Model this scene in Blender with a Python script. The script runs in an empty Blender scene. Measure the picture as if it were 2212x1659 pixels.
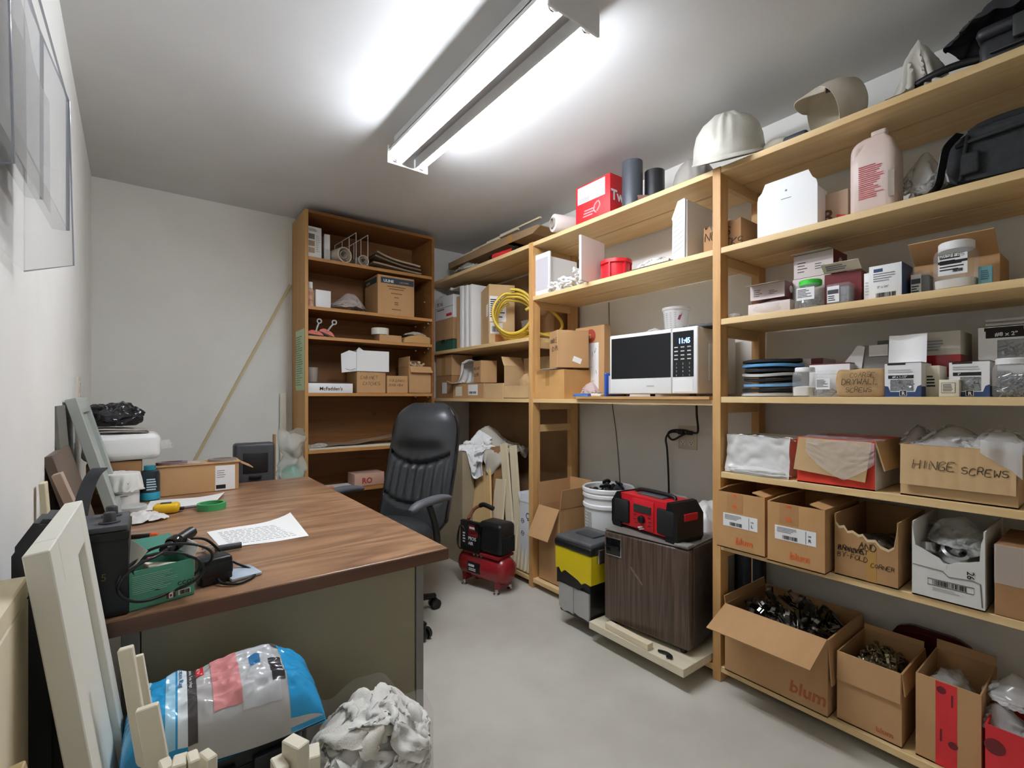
import bpy, bmesh, math, random
import numpy as np
from mathutils import Vector, Matrix, noise
random.seed(7)
scene = bpy.context.scene
C = scene.collection
PI = math.pi
# ------------------------------------------------------------------ camera
FPX, EYE, HOR = 1030.0, 1.2, 856.0           # focal length in pixels of the 2212 x 1659 frame, eye height, horizon row
YAW = math.atan((1106-325)/FPX)
cam_d = bpy.data.cameras.new('camera'); cam = bpy.data.objects.new('camera', cam_d); C.objects.link(cam)
cam_d.sensor_width = 36; cam_d.lens = 36*FPX/2212; cam_d.shift_y = (HOR-829.5)/2212; cam_d.clip_start = .02
cam.location = (0, 0, EYE); cam.rotation_euler = (PI/2, 0, -YAW)
scene.camera = cam
# ------------------------------------------------------------------ world, exposure
w = bpy.data.worlds.new('world'); scene.world = w; w.use_nodes = True
w.node_tree.nodes['Background'].inputs[0].default_value = (.88, .93, .98, 1)
w.node_tree.nodes['Background'].inputs[1].default_value = 0.0         # closed room: the ceiling fixture is the only light
vs = scene.view_settings
vs.view_transform = 'Standard'; vs.look = 'None'; vs.gamma = 1; vs.use_curve_mapping = False
vs.exposure = 1.0
TUBE_POWER = 48.0                            # emission of the fluorescent tubes
# ------------------------------------------------------------------ measured planes of the room
XL, XF, XW = -.26, 1.91, 2.335               # left wall, front of the shelving, right wall
YB, YN, ZC = 3.70, -.75, 2.485               # back wall, near wall, ceiling
_s, _c = math.sin(YAW), math.cos(YAW)
def ray(u, v): r = (u-1106)/FPX; return _s+r*_c, _c-r*_s, (HOR-v)/FPX
def sy(u, x): d = ray(u, 0); return d[1]*x/d[0]
def sz(u, v, x): d = ray(u, v); return EYE+d[2]*x/d[0]
def bx(u, y): d = ray(u, 0); return d[0]*y/d[1]
def bz(u, v, y): d = ray(u, v); return EYE+d[2]*y/d[1]
def fl(u, v, z): d = ray(u, v); t = (z-EYE)/d[2]; return t*d[0], t*d[1]
def RI(u0, u1, vt, x, z):                     # span on a plane X = x: centre Y, width, height above z
    a, b = sy(u0, x), sy(u1, x); return (a+b)/2, abs(a-b), sz((u0+u1)/2, vt, x)-z
def BI(u0, u1, vt, y, z):
    a, b = bx(u0, y), bx(u1, y); return (a+b)/2, abs(a-b), bz((u0+u1)/2, vt, y)-z
# ------------------------------------------------------------------ materials
def lin(h):
    h = h.lstrip('#'); v = [int(h[i:i+2], 16)/255 for i in (0, 2, 4)]
    return tuple(a/12.92 if a <= .04045 else ((a+.055)/1.055)**2.4 for a in v)+(1,)
MATS = {}
def nd(nt, t, **k):
    n = nt.nodes.new(t)
    for a, b in k.items(): setattr(n, a, b)
    return n
def mat(name, col, rough=.6, col2=None, scale=8, stretch=(1, 1, 1), metal=0, alpha=1, bump=0, bscale=60, detail=4, spec=None, emit=None, trans=0, dist=0, lo=.35, hi=.65):
    if name in MATS: return MATS[name]
    m = bpy.data.materials.new(name); m.use_nodes = True; nt = m.node_tree
    b = nt.nodes['Principled BSDF']
    b.inputs['Base Color'].default_value = lin(col); b.inputs['Roughness'].default_value = rough
    b.inputs['Metallic'].default_value = metal; b.inputs['Alpha'].default_value = alpha
    if spec is not None: b.inputs['Specular IOR Level'].default_value = spec
    if trans: b.inputs['Transmission Weight'].default_value = trans
    if emit: b.inputs['Emission Color'].default_value = lin(emit[0]); b.inputs['Emission Strength'].default_value = emit[1]
    tc = mp = None
    if col2 or bump:
        tc = nd(nt, 'ShaderNodeTexCoord'); mp = nd(nt, 'ShaderNodeMapping'); mp.inputs['Scale'].default_value = stretch
        nt.links.new(tc.outputs['Object'], mp.inputs['Vector'])
    if col2:
        n = nd(nt, 'ShaderNodeTexNoise'); n.inputs['Scale'].default_value = scale; n.inputs['Detail'].default_value = detail
        n.inputs['Distortion'].default_value = dist
        nt.links.new(mp.outputs[0], n.inputs['Vector'])
        mr = nd(nt, 'ShaderNodeMapRange'); mr.inputs[1].default_value = lo; mr.inputs[2].default_value = hi
        nt.links.new(n.outputs['Fac'], mr.inputs[0])
        mx = nd(nt, 'ShaderNodeMix', data_type='RGBA'); mx.inputs['A'].default_value = lin(col); mx.inputs['B'].default_value = lin(col2)
        nt.links.new(mr.outputs[0], mx.inputs['Factor']); nt.links.new(mx.outputs['Result'], b.inputs['Base Color'])
    if bump:
        n2 = nd(nt, 'ShaderNodeTexNoise'); n2.inputs['Scale'].default_value = bscale; n2.inputs['Detail'].default_value = 3
        nt.links.new(mp.outputs[0], n2.inputs['Vector'])
        bp = nd(nt, 'ShaderNodeBump'); bp.inputs['Strength'].default_value = bump; bp.inputs['Distance'].default_value = .004
        nt.links.new(n2.outputs['Fac'], bp.inputs['Height']); nt.links.new(bp.outputs[0], b.inputs['Normal'])
    MATS[name] = m; return m
def wood(name, c1, c2, axis, rough=.55, ring=9, knots=None, nscale=None, ndist=.4, along=.07):
    """long grain along one axis: stretched noise bands plus knots"""
    if name in MATS: return MATS[name]
    m = bpy.data.materials.new(name); m.use_nodes = True; nt = m.node_tree; b = nt.nodes['Principled BSDF']
    b.inputs['Roughness'].default_value = rough
    tc = nd(nt, 'ShaderNodeTexCoord'); mp = nd(nt, 'ShaderNodeMapping')
    sc = [1, 1, 1]; sc[axis] = along; mp.inputs['Scale'].default_value = sc
    nt.links.new(tc.outputs['Object'], mp.inputs['Vector'])
    n0 = nd(nt, 'ShaderNodeTexNoise'); n0.inputs['Scale'].default_value = nscale or ring*.9; n0.inputs['Detail'].default_value = 2; n0.inputs['Distortion'].default_value = ndist
    nt.links.new(mp.outputs[0], n0.inputs['Vector'])
    mul = nd(nt, 'ShaderNodeMath', operation='MULTIPLY'); mul.inputs[1].default_value = ring
    fr = nd(nt, 'ShaderNodeMath', operation='PINGPONG'); fr.inputs[1].default_value = 1
    nt.links.new(n0.outputs['Fac'], mul.inputs[0]); nt.links.new(mul.outputs[0], fr.inputs[0])
    n1 = nd(nt, 'ShaderNodeTexNoise'); n1.inputs['Scale'].default_value = 90; n1.inputs['Detail'].default_value = 2
    nt.links.new(mp.outputs[0], n1.inputs['Vector'])
    av = nd(nt, 'ShaderNodeMath', operation='MULTIPLY_ADD'); av.inputs[1].default_value = .55
    nt.links.new(fr.outputs[0], av.inputs[0])
    h = nd(nt, 'ShaderNodeMath', operation='MULTIPLY'); h.inputs[1].default_value = .45
    nt.links.new(n1.outputs['Fac'], h.inputs[0]); nt.links.new(h.outputs[0], av.inputs[2])
    mx = nd(nt, 'ShaderNodeMix', data_type='RGBA'); mx.inputs['A'].default_value = lin(c1); mx.inputs['B'].default_value = lin(c2)
    nt.links.new(av.outputs[0], mx.inputs['Factor'])
    out = mx.outputs['Result']
    if knots:
        vo = nd(nt, 'ShaderNodeTexVoronoi'); vo.inputs['Scale'].default_value = 3.2
        mp2 = nd(nt, 'ShaderNodeMapping'); s2 = [1, 1, 1]; s2[axis] = .55; mp2.inputs['Scale'].default_value = s2
        nt.links.new(tc.outputs['Object'], mp2.inputs['Vector']); nt.links.new(mp2.outputs[0], vo.inputs['Vector'])
        mr = nd(nt, 'ShaderNodeMapRange'); mr.inputs[1].default_value = .035; mr.inputs[2].default_value = .075; mr.inputs[3].default_value = 1; mr.inputs[4].default_value = 0
        nt.links.new(vo.outputs['Distance'], mr.inputs[0])
        m2 = nd(nt, 'ShaderNodeMix', data_type='RGBA'); m2.inputs['B'].default_value = lin(knots)
        nt.links.new(mr.outputs[0], m2.inputs['Factor']); nt.links.new(out, m2.inputs['A']); out = m2.outputs['Result']
    nt.links.new(out, b.inputs['Base Color'])
    MATS[name] = m; return m
WALL = mat('wall_paint', '#EDECE5', .85, '#E8E6DF', 3, bump=.05, bscale=140)
CEIL = mat('ceiling_paint', '#DEDEDD', .9, '#D8D8D7', 2)
FLOOR = mat('painted_concrete', '#CFCBBF', .6, '#BDB8AB', 2.2, detail=10, bump=.06, bscale=40)
PINE_Y = wood('pine_along', '#ECD09C', '#DDB87E', 1, knots='#B4854A')
PINE_X = wood('pine_across', '#DDBB84', '#C79E66', 0)
PINE_Z = wood('pine_upright', '#D8AC70', '#BF8C50', 2, knots='#8F5E2E')
PALE_Y = wood('pale_wood_along', '#EFE2C4', '#E2CFA8', 1)
PALE_Z = wood('pale_wood_upright', '#EFE3C6', '#E1CEA6', 2)
PALE_X = wood('pale_wood_across', '#EEE0C2', '#E0CCA4', 0)
CASE_SIDE = wood('bookcase_side_pine', '#C79B5F', '#B5864A', 2, knots='#6E4420')
CASE_IN = wood('bookcase_stained', '#946332', '#7A4E22', 0, knots='#54351A')
CASE_EDGE = wood('bookcase_edge', '#C18D50', '#AE7A40', 0)
HARDB = mat('hardboard', '#9A7650', .7, '#8C6A45', 5)
DESKTOP = wood('walnut_laminate', '#B78F6C', '#633F29', 0, rough=.33, ring=13, nscale=4.2, ndist=1.6, along=.16)
DESKEDGE = wood('walnut_edge', '#6E4830', '#4E3120', 0, rough=.4)
BEIGE = mat('beige_metal', '#9C9479', .42, '#958D72', 3)
GREYM = mat('grey_metal', '#8C8A82', .4)
CARD = mat('cardboard', '#C39A6B', .8, '#B88E5F', 6, stretch=(1, 1, .2))
CARD2 = mat('cardboard_pale', '#D2B182', .8, '#C6A373', 6)
CARD3 = mat('cardboard_brown', '#A97F55', .8, '#9B7249', 6)
CARDIN = mat('cardboard_inside', '#A37B52', .85)
GREYCARD = mat('cardboard_grey', '#A89A80', .8, '#9D8F75', 4)
TAPE = mat('packing_tape', '#B78C4E', .25)
WHITE = mat('white_plastic', '#F2F2F0', .4)
WPAPER = mat('white_card', '#F1F0EE', .7)
PAPER = mat('paper', '#EFEEEA', .8)
CREAM = mat('cream_card', '#E6DEC8', .75)
OFFW = mat('offwhite_plastic', '#E5E1D8', .5)
BLACK = mat('black_plastic', '#101113', .42)
BLACKG = mat('black_gloss', '#0E0F10', .12)
DGREY = mat('dark_grey_plastic', '#3A3C3E', .5)
MGREY = mat('mid_grey', '#7D7E7E', .5)
LGREY = mat('light_grey', '#BDBCB8', .5)
RED = mat('red_print', '#D62B30', .45)
DRED = mat('maroon', '#6E1A20', .45)
REDG = mat('red_enamel', '#9A1F22', .25)
ORANGE = mat('orange_print', '#E2672A', .6)
BLUE = mat('blue_plastic', '#2B57B5', .4)
NAVY = mat('navy_print', '#2E4470', .6)
SLATE = mat('slate_blue', '#5A7890', .6)
SKY = mat('sky_blue_film', '#2AA6DC', .2)
TEAL = mat('teal_print', '#2F9AA8', .5)
GREEN = mat('green_tape', '#3F9C5E', .5)
LIME = mat('lime_lid', '#3ED13A', .4)
YELLOW = mat('yellow_plastic', '#E6CE1C', .4)
INK = mat('black_ink', '#22201E', .8)
PENINK = mat('marker_ink', '#3A2E26', .8)
GREYINK = mat('grey_print', '#8B8B8B', .8)
CHROME = mat('steel', '#C9CBCC', .25, metal=1)
DARKM = mat('dark_nickel', '#77746C', .26, metal=.95)
BRASSY = mat('aged_steel', '#8A7F66', .32, metal=.9)
CLEAR = mat('clear_film', '#F3F2EF', .1, alpha=.2, spec=.8)
CLEARD = mat('clear_film_dense', '#ECEAE6', .15, alpha=.4, spec=.8)
CLEARP = mat('clear_rigid_plastic', '#E9ECEC', .06, alpha=.17, spec=.8)
ACRYL = mat('acrylic_sheet', '#E4E7EA', .04, alpha=.16)
ACRYLE = mat('acrylic_edge', '#A9AEBB', .1, alpha=.6)
CLOTH = mat('white_rag', '#ECEAE4', .9, '#DEDBD2', 7, bump=.25, bscale=300)
CLOTHG = mat('grey_rag', '#CFC9BC', .9, '#BDB6A8', 7, bump=.25, bscale=300)
LEATHER = mat('black_leather', '#2C2D2F', .36, '#37383A', 5, bump=.12, bscale=260)
# ------------------------------------------------------------------ mesh helpers
def nb(): return bmesh.new()
I4 = Matrix.Identity(4)
def T(x, y, z): return Matrix.Translation((x, y, z))
def RX(a): return Matrix.Rotation(math.radians(a), 4, 'X')
def RY(a): return Matrix.Rotation(math.radians(a), 4, 'Y')
def RZ(a): return Matrix.Rotation(math.radians(a), 4, 'Z')
def box(bm, x0, x1, y0, y1, z0, z1, M=None, bev=0, seg=2):
    r = bmesh.ops.create_cube(bm, size=1); vs_ = r['verts']
    for v in vs_: v.co = Vector(((x0+x1)/2+v.co.x*(x1-x0), (y0+y1)/2+v.co.y*(y1-y0), (z0+z1)/2+v.co.z*(z1-z0)))
    if bev:
        es = list({e for v in vs_ for e in v.link_edges})
        q = bmesh.ops.bevel(bm, geom=es, offset=bev, segments=seg, affect='EDGES', profile=.5)
        vs_ = list({v for f in q['faces'] for v in f.verts} | {v for v in vs_ if v.is_valid})
    if M is not None: bmesh.ops.transform(bm, matrix=M, verts=vs_)
    return vs_
def poly(bm, pts, M=None):
    vs_ = [bm.verts.new(M @ Vector(p) if M else p) for p in pts]; return bm.faces.new(vs_)
def prism(bm, pts, d, M=None):
    """polygon in local x,z; extruded along +y by d"""
    a = [bm.verts.new((p[0], 0, p[1])) for p in pts]; b = [bm.verts.new((p[0], d, p[1])) for p in pts]
    n = len(pts); bm.faces.new(a); bm.faces.new(b[::-1])
    for i in range(n): bm.faces.new((a[i], b[i], b[(i+1) % n], a[(i+1) % n]))
    if M is not None: bmesh.ops.transform(bm, matrix=M, verts=a+b)
    return a+b
def lathe(bm, prof, n=28, M=None, sx=1, sy_=1, sq=None):
    """profile of (r, z); sq > 2 squares the section"""
    rings = []; new = []
    for r, z in prof:
        if r <= 1e-6: v = bm.verts.new((0, 0, z)); rings.append([v]); new.append(v); continue
        ring = []
        for i in range(n):
            a = 2*PI*i/n; ca, sa = math.cos(a), math.sin(a); k = 1
            if sq: k = (abs(ca)**sq+abs(sa)**sq)**(-1/sq)
            v = bm.verts.new((r*k*ca*sx, r*k*sa*sy_, z)); ring.append(v)
        rings.append(ring); new += ring
    for a, b in zip(rings, rings[1:]):
        if len(a) == 1 and len(b) == 1: continue
        for i in range(n):
            j = (i+1) % n
            if len(a) == 1: bm.faces.new((a[0], b[j], b[i]))
            elif len(b) == 1: bm.faces.new((a[i], a[j], b[0]))
            else: bm.faces.new((a[i], a[j], b[j], b[i]))
    if M is not None: bmesh.ops.transform(bm, matrix=M, verts=new)
    return new
def smoothpath(pts, k=6, closed=False):
    p = [Vector(q) for q in pts]; n = len(p); out = []
    rng = range(n) if closed else range(n-1)
    for i in rng:
        if closed: a, b, c, d = p[(i-1) % n], p[i], p[(i+1) % n], p[(i+2) % n]
        else: a, b, c, d = p[max(i-1, 0)], p[i], p[i+1], p[min(i+2, n-1)]
        for j in range(k):
            t = j/k
            out.append(.5*((2*b)+(c-a)*t+(2*a-5*b+4*c-d)*t*t+(3*b-a-3*c+d)*t**3))
    if not closed: out.append(p[-1])
    return out
def tube(bm, pts, r, n=8, smooth=0, closed=False, M=None):
    p = smoothpath(pts, smooth, closed) if smooth else [Vector(q) for q in pts]
    N = len(p); rings = []; new = []; up = None
    for i in range(N):
        if closed: t = p[(i+1) % N]-p[i-1]
        else: t = p[min(i+1, N-1)]-p[max(i-1, 0)]
        if t.length < 1e-9: t = Vector((0, 0, 1))
        t.normalize()
        if up is None: up = t.orthogonal().normalized()
        up = (up-t*up.dot(t))
        up = up.normalized() if up.length > 1e-6 else t.orthogonal().normalized()
        q = t.cross(up); rr = r(i/(N-1)) if callable(r) else r
        ring = [bm.verts.new(p[i]+up*rr*math.cos(2*PI*k/n)+q*rr*math.sin(2*PI*k/n)) for k in range(n)]
        rings.append(ring); new += ring
    m = N if closed else N-1
    for i in range(m):
        a, b = rings[i], rings[(i+1) % N]
        for k in range(n): bm.faces.new((a[k], a[(k+1) % n], b[(k+1) % n], b[k]))
    if not closed: bm.faces.new(rings[0][::-1]); bm.faces.new(rings[-1])
    if M is not None: bmesh.ops.transform(bm, matrix=M, verts=new)
    return new
def cyl(bm, p0, p1, r0, r1=None, n=20):
    r1 = r0 if r1 is None else r1
    return tube(bm, [p0, p1], lambda t: r0+(r1-r0)*t, n)
def thicken(bm, g, th):
    """second skin behind a grid of vertices, closed round the rim"""
    bm.normal_update(); n0, n1 = len(g), len(g[0])
    k = [[bm.verts.new(v.co-v.normal*th) for v in r] for r in g]
    for i in range(n0-1):
        for j in range(n1-1): bm.faces.new((k[i][j+1], k[i+1][j+1], k[i+1][j], k[i][j]))
    rim = [(i, 0) for i in range(n0)]+[(n0-1, j) for j in range(1, n1)]+[(i, n1-1) for i in range(n0-2, -1, -1)]+[(0, j) for j in range(n1-2, 0, -1)]
    for (a, b), (c, d) in zip(rim, rim[1:]+rim[:1]): bm.faces.new((g[a][b], k[a][b], k[c][d], g[c][d]))
    return [v for r in k for v in r]
def sheet(bm, nx, ny, fn, thick=0, M=None):
    g = [[bm.verts.new(fn(i/nx, j/ny)) for j in range(ny+1)] for i in range(nx+1)]
    fs = [bm.faces.new((g[i][j], g[i+1][j], g[i+1][j+1], g[i][j+1])) for i in range(nx) for j in range(ny)]
    new = [v for r in g for v in r]
    if thick:
        new += thicken(bm, g, thick)
    if M is not None: bmesh.ops.transform(bm, matrix=M, verts=list(set(new)))
    return new
def nz(p, f, seed): return noise.noise(Vector((p[0]*f+seed*7.3, p[1]*f+seed*3.1, p[2]*f-seed*5.7)))
def blob(bm, sx, sy_, szz, seed=1, amp=.15, freq=3, sub=4, flat=True, ridge=.0, M=None, pw=1):
    freq *= .62; sub = max(sub, 4)
    """lumpy closed form standing on z = 0, about 2sx by 2sy by szz"""
    r = bmesh.ops.create_icosphere(bm, subdivisions=sub, radius=1); vs_ = r['verts']
    for v in vs_:
        d = v.co.normalized()
        k = 1+amp*nz(d, freq, seed)+amp*.5*nz(d, freq*2.3, seed+4)
        if ridge:
            wv = Vector((d.x+.3*nz(d, 2, seed+2), d.y+.3*nz(d, 2, seed+3), d.z*.6)); k += ridge*.9*(.35-abs(nz(wv, freq*1.9, seed+9))*1.6)+ridge*.25*(.3-abs(nz(wv, freq*5, seed+1)))
        z = d.z*k
        if flat: z = max(z, -.72+.02*nz(d, 4, seed))
        zz = (z+.72)/1.72 if flat else (z+1)/2
        v.co = Vector((d.x*k*sx, d.y*k*sy_, szz*zz))
    if M is not None: bmesh.ops.transform(bm, matrix=M, verts=vs_)
    return vs_
def drape(bm, rx, ry, h, seed, n=34, amp=.25, edge=.35, M=None, thick=.003, droop=None):
    """crumpled cloth lying as a heap: folds by warped ridges, ragged edge drooping to z = 0"""
    def fn(u, v):
        a, b = u*2-1, v*2-1
        ca = a*math.sqrt(max(0, 1-b*b/2)); cb = b*math.sqrt(max(0, 1-a*a/2))
        q = math.hypot(ca, cb)
        wx = ca+.35*noise.noise(Vector((ca*1.4+seed, cb*1.4, seed*2.1))); wy = cb+.35*noise.noise(Vector((ca*1.4, cb*1.4+seed, seed*1.7+9)))
        r1 = 1-2*abs(noise.noise(Vector((wx*1.9+seed, wy*1.9, 3.3)))); r2 = 1-2*abs(noise.noise(Vector((wx*4.1, wy*4.1+seed, 7.7))))
        f = amp*(.65*r1+.35*r2)
        z = h*max(0, (1-q**2.2))*(1-amp*.5)+h*f*(1-.35*q)
        kk = 1+edge*.6*noise.noise(Vector((math.cos(math.atan2(cb, ca))*1.6+seed, math.sin(math.atan2(cb, ca))*1.6, 1)))
        z = max(z, .004+.02*h*abs(r2))
        if droop: z -= droop*max(0, q-.72)/.28*(1+.6*noise.noise(Vector((ca*3, cb*3, seed))))
        return Vector((ca*kk*rx+.06*rx*r2, cb*kk*ry+.06*ry*r1, z))
    return sheet(bm, n, n, fn, thick, M)
class Ground:
    """height field that cloths fall on; cloths are added to it one after another"""
    def __init__(s, x0, x1, y0, y1, fn, n=120):
        s.x0, s.y0, s.dx, s.dy, s.n = x0, y0, (x1-x0)/(n-1), (y1-y0)/(n-1), n
        s.z = np.array([[fn(x0+i*s.dx, y0+j*s.dy) for j in range(n)] for i in range(n)], float)
    def idx(s, x, y): return np.clip(((x-s.x0)/s.dx+.5).astype(int), 0, s.n-1), np.clip(((y-s.y0)/s.dy+.5).astype(int), 0, s.n-1)
    def at(s, x, y): i, j = s.idx(x, y); return s.z[i, j]
    def add(s, P, t=.004):
        for a in (0, .34, .67):
            for c in (0, .34, .67):
                Q = (P[:-1, :-1]*(1-a)+P[1:, :-1]*a)*(1-c)+(P[:-1, 1:]*(1-a)+P[1:, 1:]*a)*c
                i, j = s.idx(Q[..., 0], Q[..., 1]); np.maximum.at(s.z, (i.ravel(), j.ravel()), (Q[..., 2]+t).ravel())
def simcloth(w_, h_, n, seed, comp, ground, c, z0, amp=.05, steps=150, rot=0, wall=None):
    """drop a sheet of w_ x h_, squeezed to comp of its size, on a ground and let it fold"""
    rs = np.random.RandomState(seed); g = np.linspace(-.5, .5, n); gx, gy = np.meshgrid(g, g, indexing='ij')
    z = np.zeros_like(gx); ox = np.zeros_like(gx); oy = np.zeros_like(gx)
    for k in range(7):
        f = rs.uniform(3, 11); a = rs.uniform(0, 6.28); ph = rs.uniform(0, 6.28); q = np.sin((gx*math.cos(a)+gy*math.sin(a))*f+ph)
        z += q*amp/3; ox += .03*q*rs.randn(); oy += .03*q*rs.randn()
    X, Y = (gx+ox)*w_*comp, (gy+oy)*h_*comp; cr, sr = math.cos(rot), math.sin(rot)
    P = np.stack([c[0]+X*cr-Y*sr, c[1]+X*sr+Y*cr, z0+z-z.min()], -1); V = np.zeros_like(P)
    lx, ly = w_/(n-1), h_/(n-1); ld = math.hypot(lx, ly); dt = .014
    def con(A, B, L, k):
        d_ = B-A; l_ = np.sqrt((d_*d_).sum(-1, keepdims=True))+1e-9; q = d_*((l_-L)/l_)*(.5*k); A += q; B -= q
    for it in range(steps):
        O = P.copy(); V[..., 2] -= 9.8*dt; V *= .94; P += V*dt
        for r in range(7):
            for st in (0, 1):
                con(P[st:-1:2], P[st+1::2], lx, 1) if P[st:-1:2].shape == P[st+1::2].shape else con(P[st:-1:2], P[st+1::2][:P[st:-1:2].shape[0]], lx, 1)
                A, B = P[:, st:-1:2], P[:, st+1::2]; con(A, B[:, :A.shape[1]], ly, 1)
            for st in (0, 1):
                A, B = P[st:-1:2, :-1], P[st+1::2, 1:]; con(A[:, ::2], B[:A.shape[0], ::2], ld, .6); con(A[:, 1::2], B[:A.shape[0], 1::2], ld, .6)
            for st in range(4):
                A, B = P[st:-2:4], P[st+2::4]; m_ = min(A.shape[0], B.shape[0]); con(A[:m_], B[:m_], 2*lx*.93, .25)
                A, B = P[:, st:-2:4], P[:, st+2::4]; m_ = min(A.shape[1], B.shape[1]); con(A[:, :m_], B[:, :m_], 2*ly*.93, .25)
            if wall is not None:
                ex = (P[..., 0]-wall[0])/wall[2]; ey = (P[..., 1]-wall[1])/wall[3]; q = np.sqrt(ex*ex+ey*ey); f = np.where(q > 1, 1/np.maximum(q, 1e-6), 1)
                P[..., 0] = wall[0]+(P[..., 0]-wall[0])*f; P[..., 1] = wall[1]+(P[..., 1]-wall[1])*f
            gz = ground.at(P[..., 0], P[..., 1])+.003; hit = P[..., 2] < gz
            wallhit = hit & (gz-O[..., 2] > .03)                       # ran sideways into a step: stay where it was
            P[..., 0] = np.where(wallhit, O[..., 0], P[..., 0]); P[..., 1] = np.where(wallhit, O[..., 1], P[..., 1])
            P[..., 2] = np.where(hit & ~wallhit, gz, P[..., 2])
        D = P-O; l_ = np.sqrt((D*D).sum(-1, keepdims=True))+1e-9; P = O+D*np.minimum(1, .010/l_)
        V = (P-O)/dt
        gz = ground.at(P[..., 0], P[..., 1])+.004; touch = P[..., 2] <= gz+.002; V[touch] *= .3
    return P
def cloth_obj(name, label, cat, P, m, group=None, th=.003, add=None):
    n0, n1 = P.shape[:2]; c = Vector((float(P[..., 0].mean()), float(P[..., 1].mean()), float(P[..., 2].min())))
    b = nb(); g = [[b.verts.new(Vector(P[i, j])-c) for j in range(n1)] for i in range(n0)]
    fs = [b.faces.new((g[i][j], g[i+1][j], g[i+1][j+1], g[i][j+1])) for i in range(n0-1) for j in range(n1-1)]
    bmesh.ops.smooth_vert(b, verts=b.verts, factor=.35, use_axis_x=True, use_axis_y=True, use_axis_z=True)
    thicken(b, g, th)
    o = obj(name, b, m, None, 75); o.location = c; tag(o, label, cat, group)
    if add: add.add(P)
    return o
def film(name, label, cat, x, y, z, rx, ry, h, seed, m, group=None, size=2.6, comp=.5, th=.0007, n=36, add=None, amp=None):
    """crumpled plastic film lying over a rounded heap of half-widths rx, ry and height h"""
    G = add or Ground(x-rx*1.6, x+rx*1.6, y-ry*1.6, y+ry*1.6, lambda a, c: z+h*math.exp(-((a-x)/(rx*.75))**2*1.1-((c-y)/(ry*.75))**2*1.1), 90)
    P = simcloth(rx*size*1.5, ry*size*1.5, n, seed, comp, G, (x, y), z+h*.9, (rx+ry)*.35 if amp is None else amp, 110, wall=(x, y, rx, ry))
    return cloth_obj(name, label, cat, P, m, group, th, add)
def obj(name, bm, m, parent=None, smooth=None, M=None):
    bmesh.ops.recalc_face_normals(bm, faces=bm.faces)
    me = bpy.data.meshes.new(name); bm.to_mesh(me); bm.free()
    me.materials.append(m)
    if smooth is not None:
        for p in me.polygons: p.use_smooth = True
        me.set_sharp_from_angle(angle=math.radians(smooth))
    o = bpy.data.objects.new(name, me); C.objects.link(o)
    if parent is not None: o.parent = parent
    if M is not None: o.matrix_local = M
    return o
def tag(o, label, cat, group=None, kind=None):
    o['label'] = label; o['category'] = cat
    if group: o['group'] = group
    if kind: o['kind'] = kind
    return o
def thing(name, label, cat, loc, rz=0, group=None):
    o = bpy.data.objects.new(name, None); o.empty_display_size = .05; C.objects.link(o)
    o.location = loc; o.rotation_euler = (0, 0, math.radians(rz))
    return tag(o, label, cat, group)
def struct(name, bm, m, parent=None, smooth=None):
    o = obj(name, bm, m, parent, smooth)
    if parent is None: o['kind'] = 'structure'
    return o
def copy_tree(o, parent=None):
    c = o.copy(); C.objects.link(c)
    if parent: c.parent = parent
    for ch in list(o.children): copy_tree(ch, c)
    return c
# ------------------------------------------------------------------ faces of a box-like thing (x -w/2..w/2, y 0..d, z 0..h)
def fm(face, w, d, h):
    if face == 'front': return Matrix(((1, 0, 0, 0), (0, 0, -1, 0), (0, 1, 0, 0), (0, 0, 0, 1)))
    if face == 'right': return Matrix(((0, 0, 1, w/2), (1, 0, 0, d/2), (0, 1, 0, 0), (0, 0, 0, 1)))
    if face == 'left': return Matrix(((0, 0, -1, -w/2), (-1, 0, 0, d/2), (0, 1, 0, 0), (0, 0, 0, 1)))
    if face == 'top': return Matrix(((1, 0, 0, 0), (0, 1, 0, 0), (0, 0, 1, h), (0, 0, 0, 1)))
def patch(par, name, m, x, z, w_, h_, mt, o=.0006, t=.0006):
    b = nb(); box(b, x, x+w_, z, z+h_, o-t, o, m); return obj(name, b, mt, par)
def lines(par, m, x, z, w_, h_, n, mt=GREYINK, o=.0013, seed=0, th=.5, name='print_lines'):
    b = nb(); rr = random.Random(seed+n)
    for i in range(n):
        zz = z+h_*(1-(i+.5)/n); L = w_*rr.uniform(.55, 1)
        box(b, x, x+L, zz-h_/n*th/2, zz+h_/n*th/2, o-.0006, o, m)
    return obj(name, b, mt, par)
def barcode(par, m, x, z, w_, h_, mt=INK, o=.0013, seed=1):
    b = nb(); rr = random.Random(seed); q = 0
    while q < w_:
        k = w_*rr.choice((.012, .02, .035)); box(b, x+q, x+min(q+k, w_), z, z+h_, o-.0006, o, m); q += k+w_*rr.choice((.015, .025, .04))
    return obj('barcode', b, mt, par)
_fonts = {}
def txt(par, m, x, z, size, s, mt=INK, o=.0012, name='lettering', align='LEFT', bold=0, shear=0, sx=1, rot=0):
    cu = bpy.data.curves.new('t', 'FONT'); cu.body = s; cu.size = size; cu.align_x = align; cu.extrude = .0003; cu.resolution_u = 2
    cu.offset = bold*size; cu.shear = shear
    to = bpy.data.objects.new('t', cu); C.objects.link(to)
    dg = bpy.context.evaluated_depsgraph_get(); me = bpy.data.meshes.new_from_object(to.evaluated_get(dg))
    bpy.data.objects.remove(to); bpy.data.curves.remove(cu)
    me.transform(m @ T(x, z, o) @ RZ(rot) @ Matrix.Diagonal((sx, 1, 1, 1)))
    me.materials.clear(); me.materials.append(mt); me.name = name
    ob = bpy.data.objects.new(name, me); C.objects.link(ob); ob.parent = par; return ob
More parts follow.
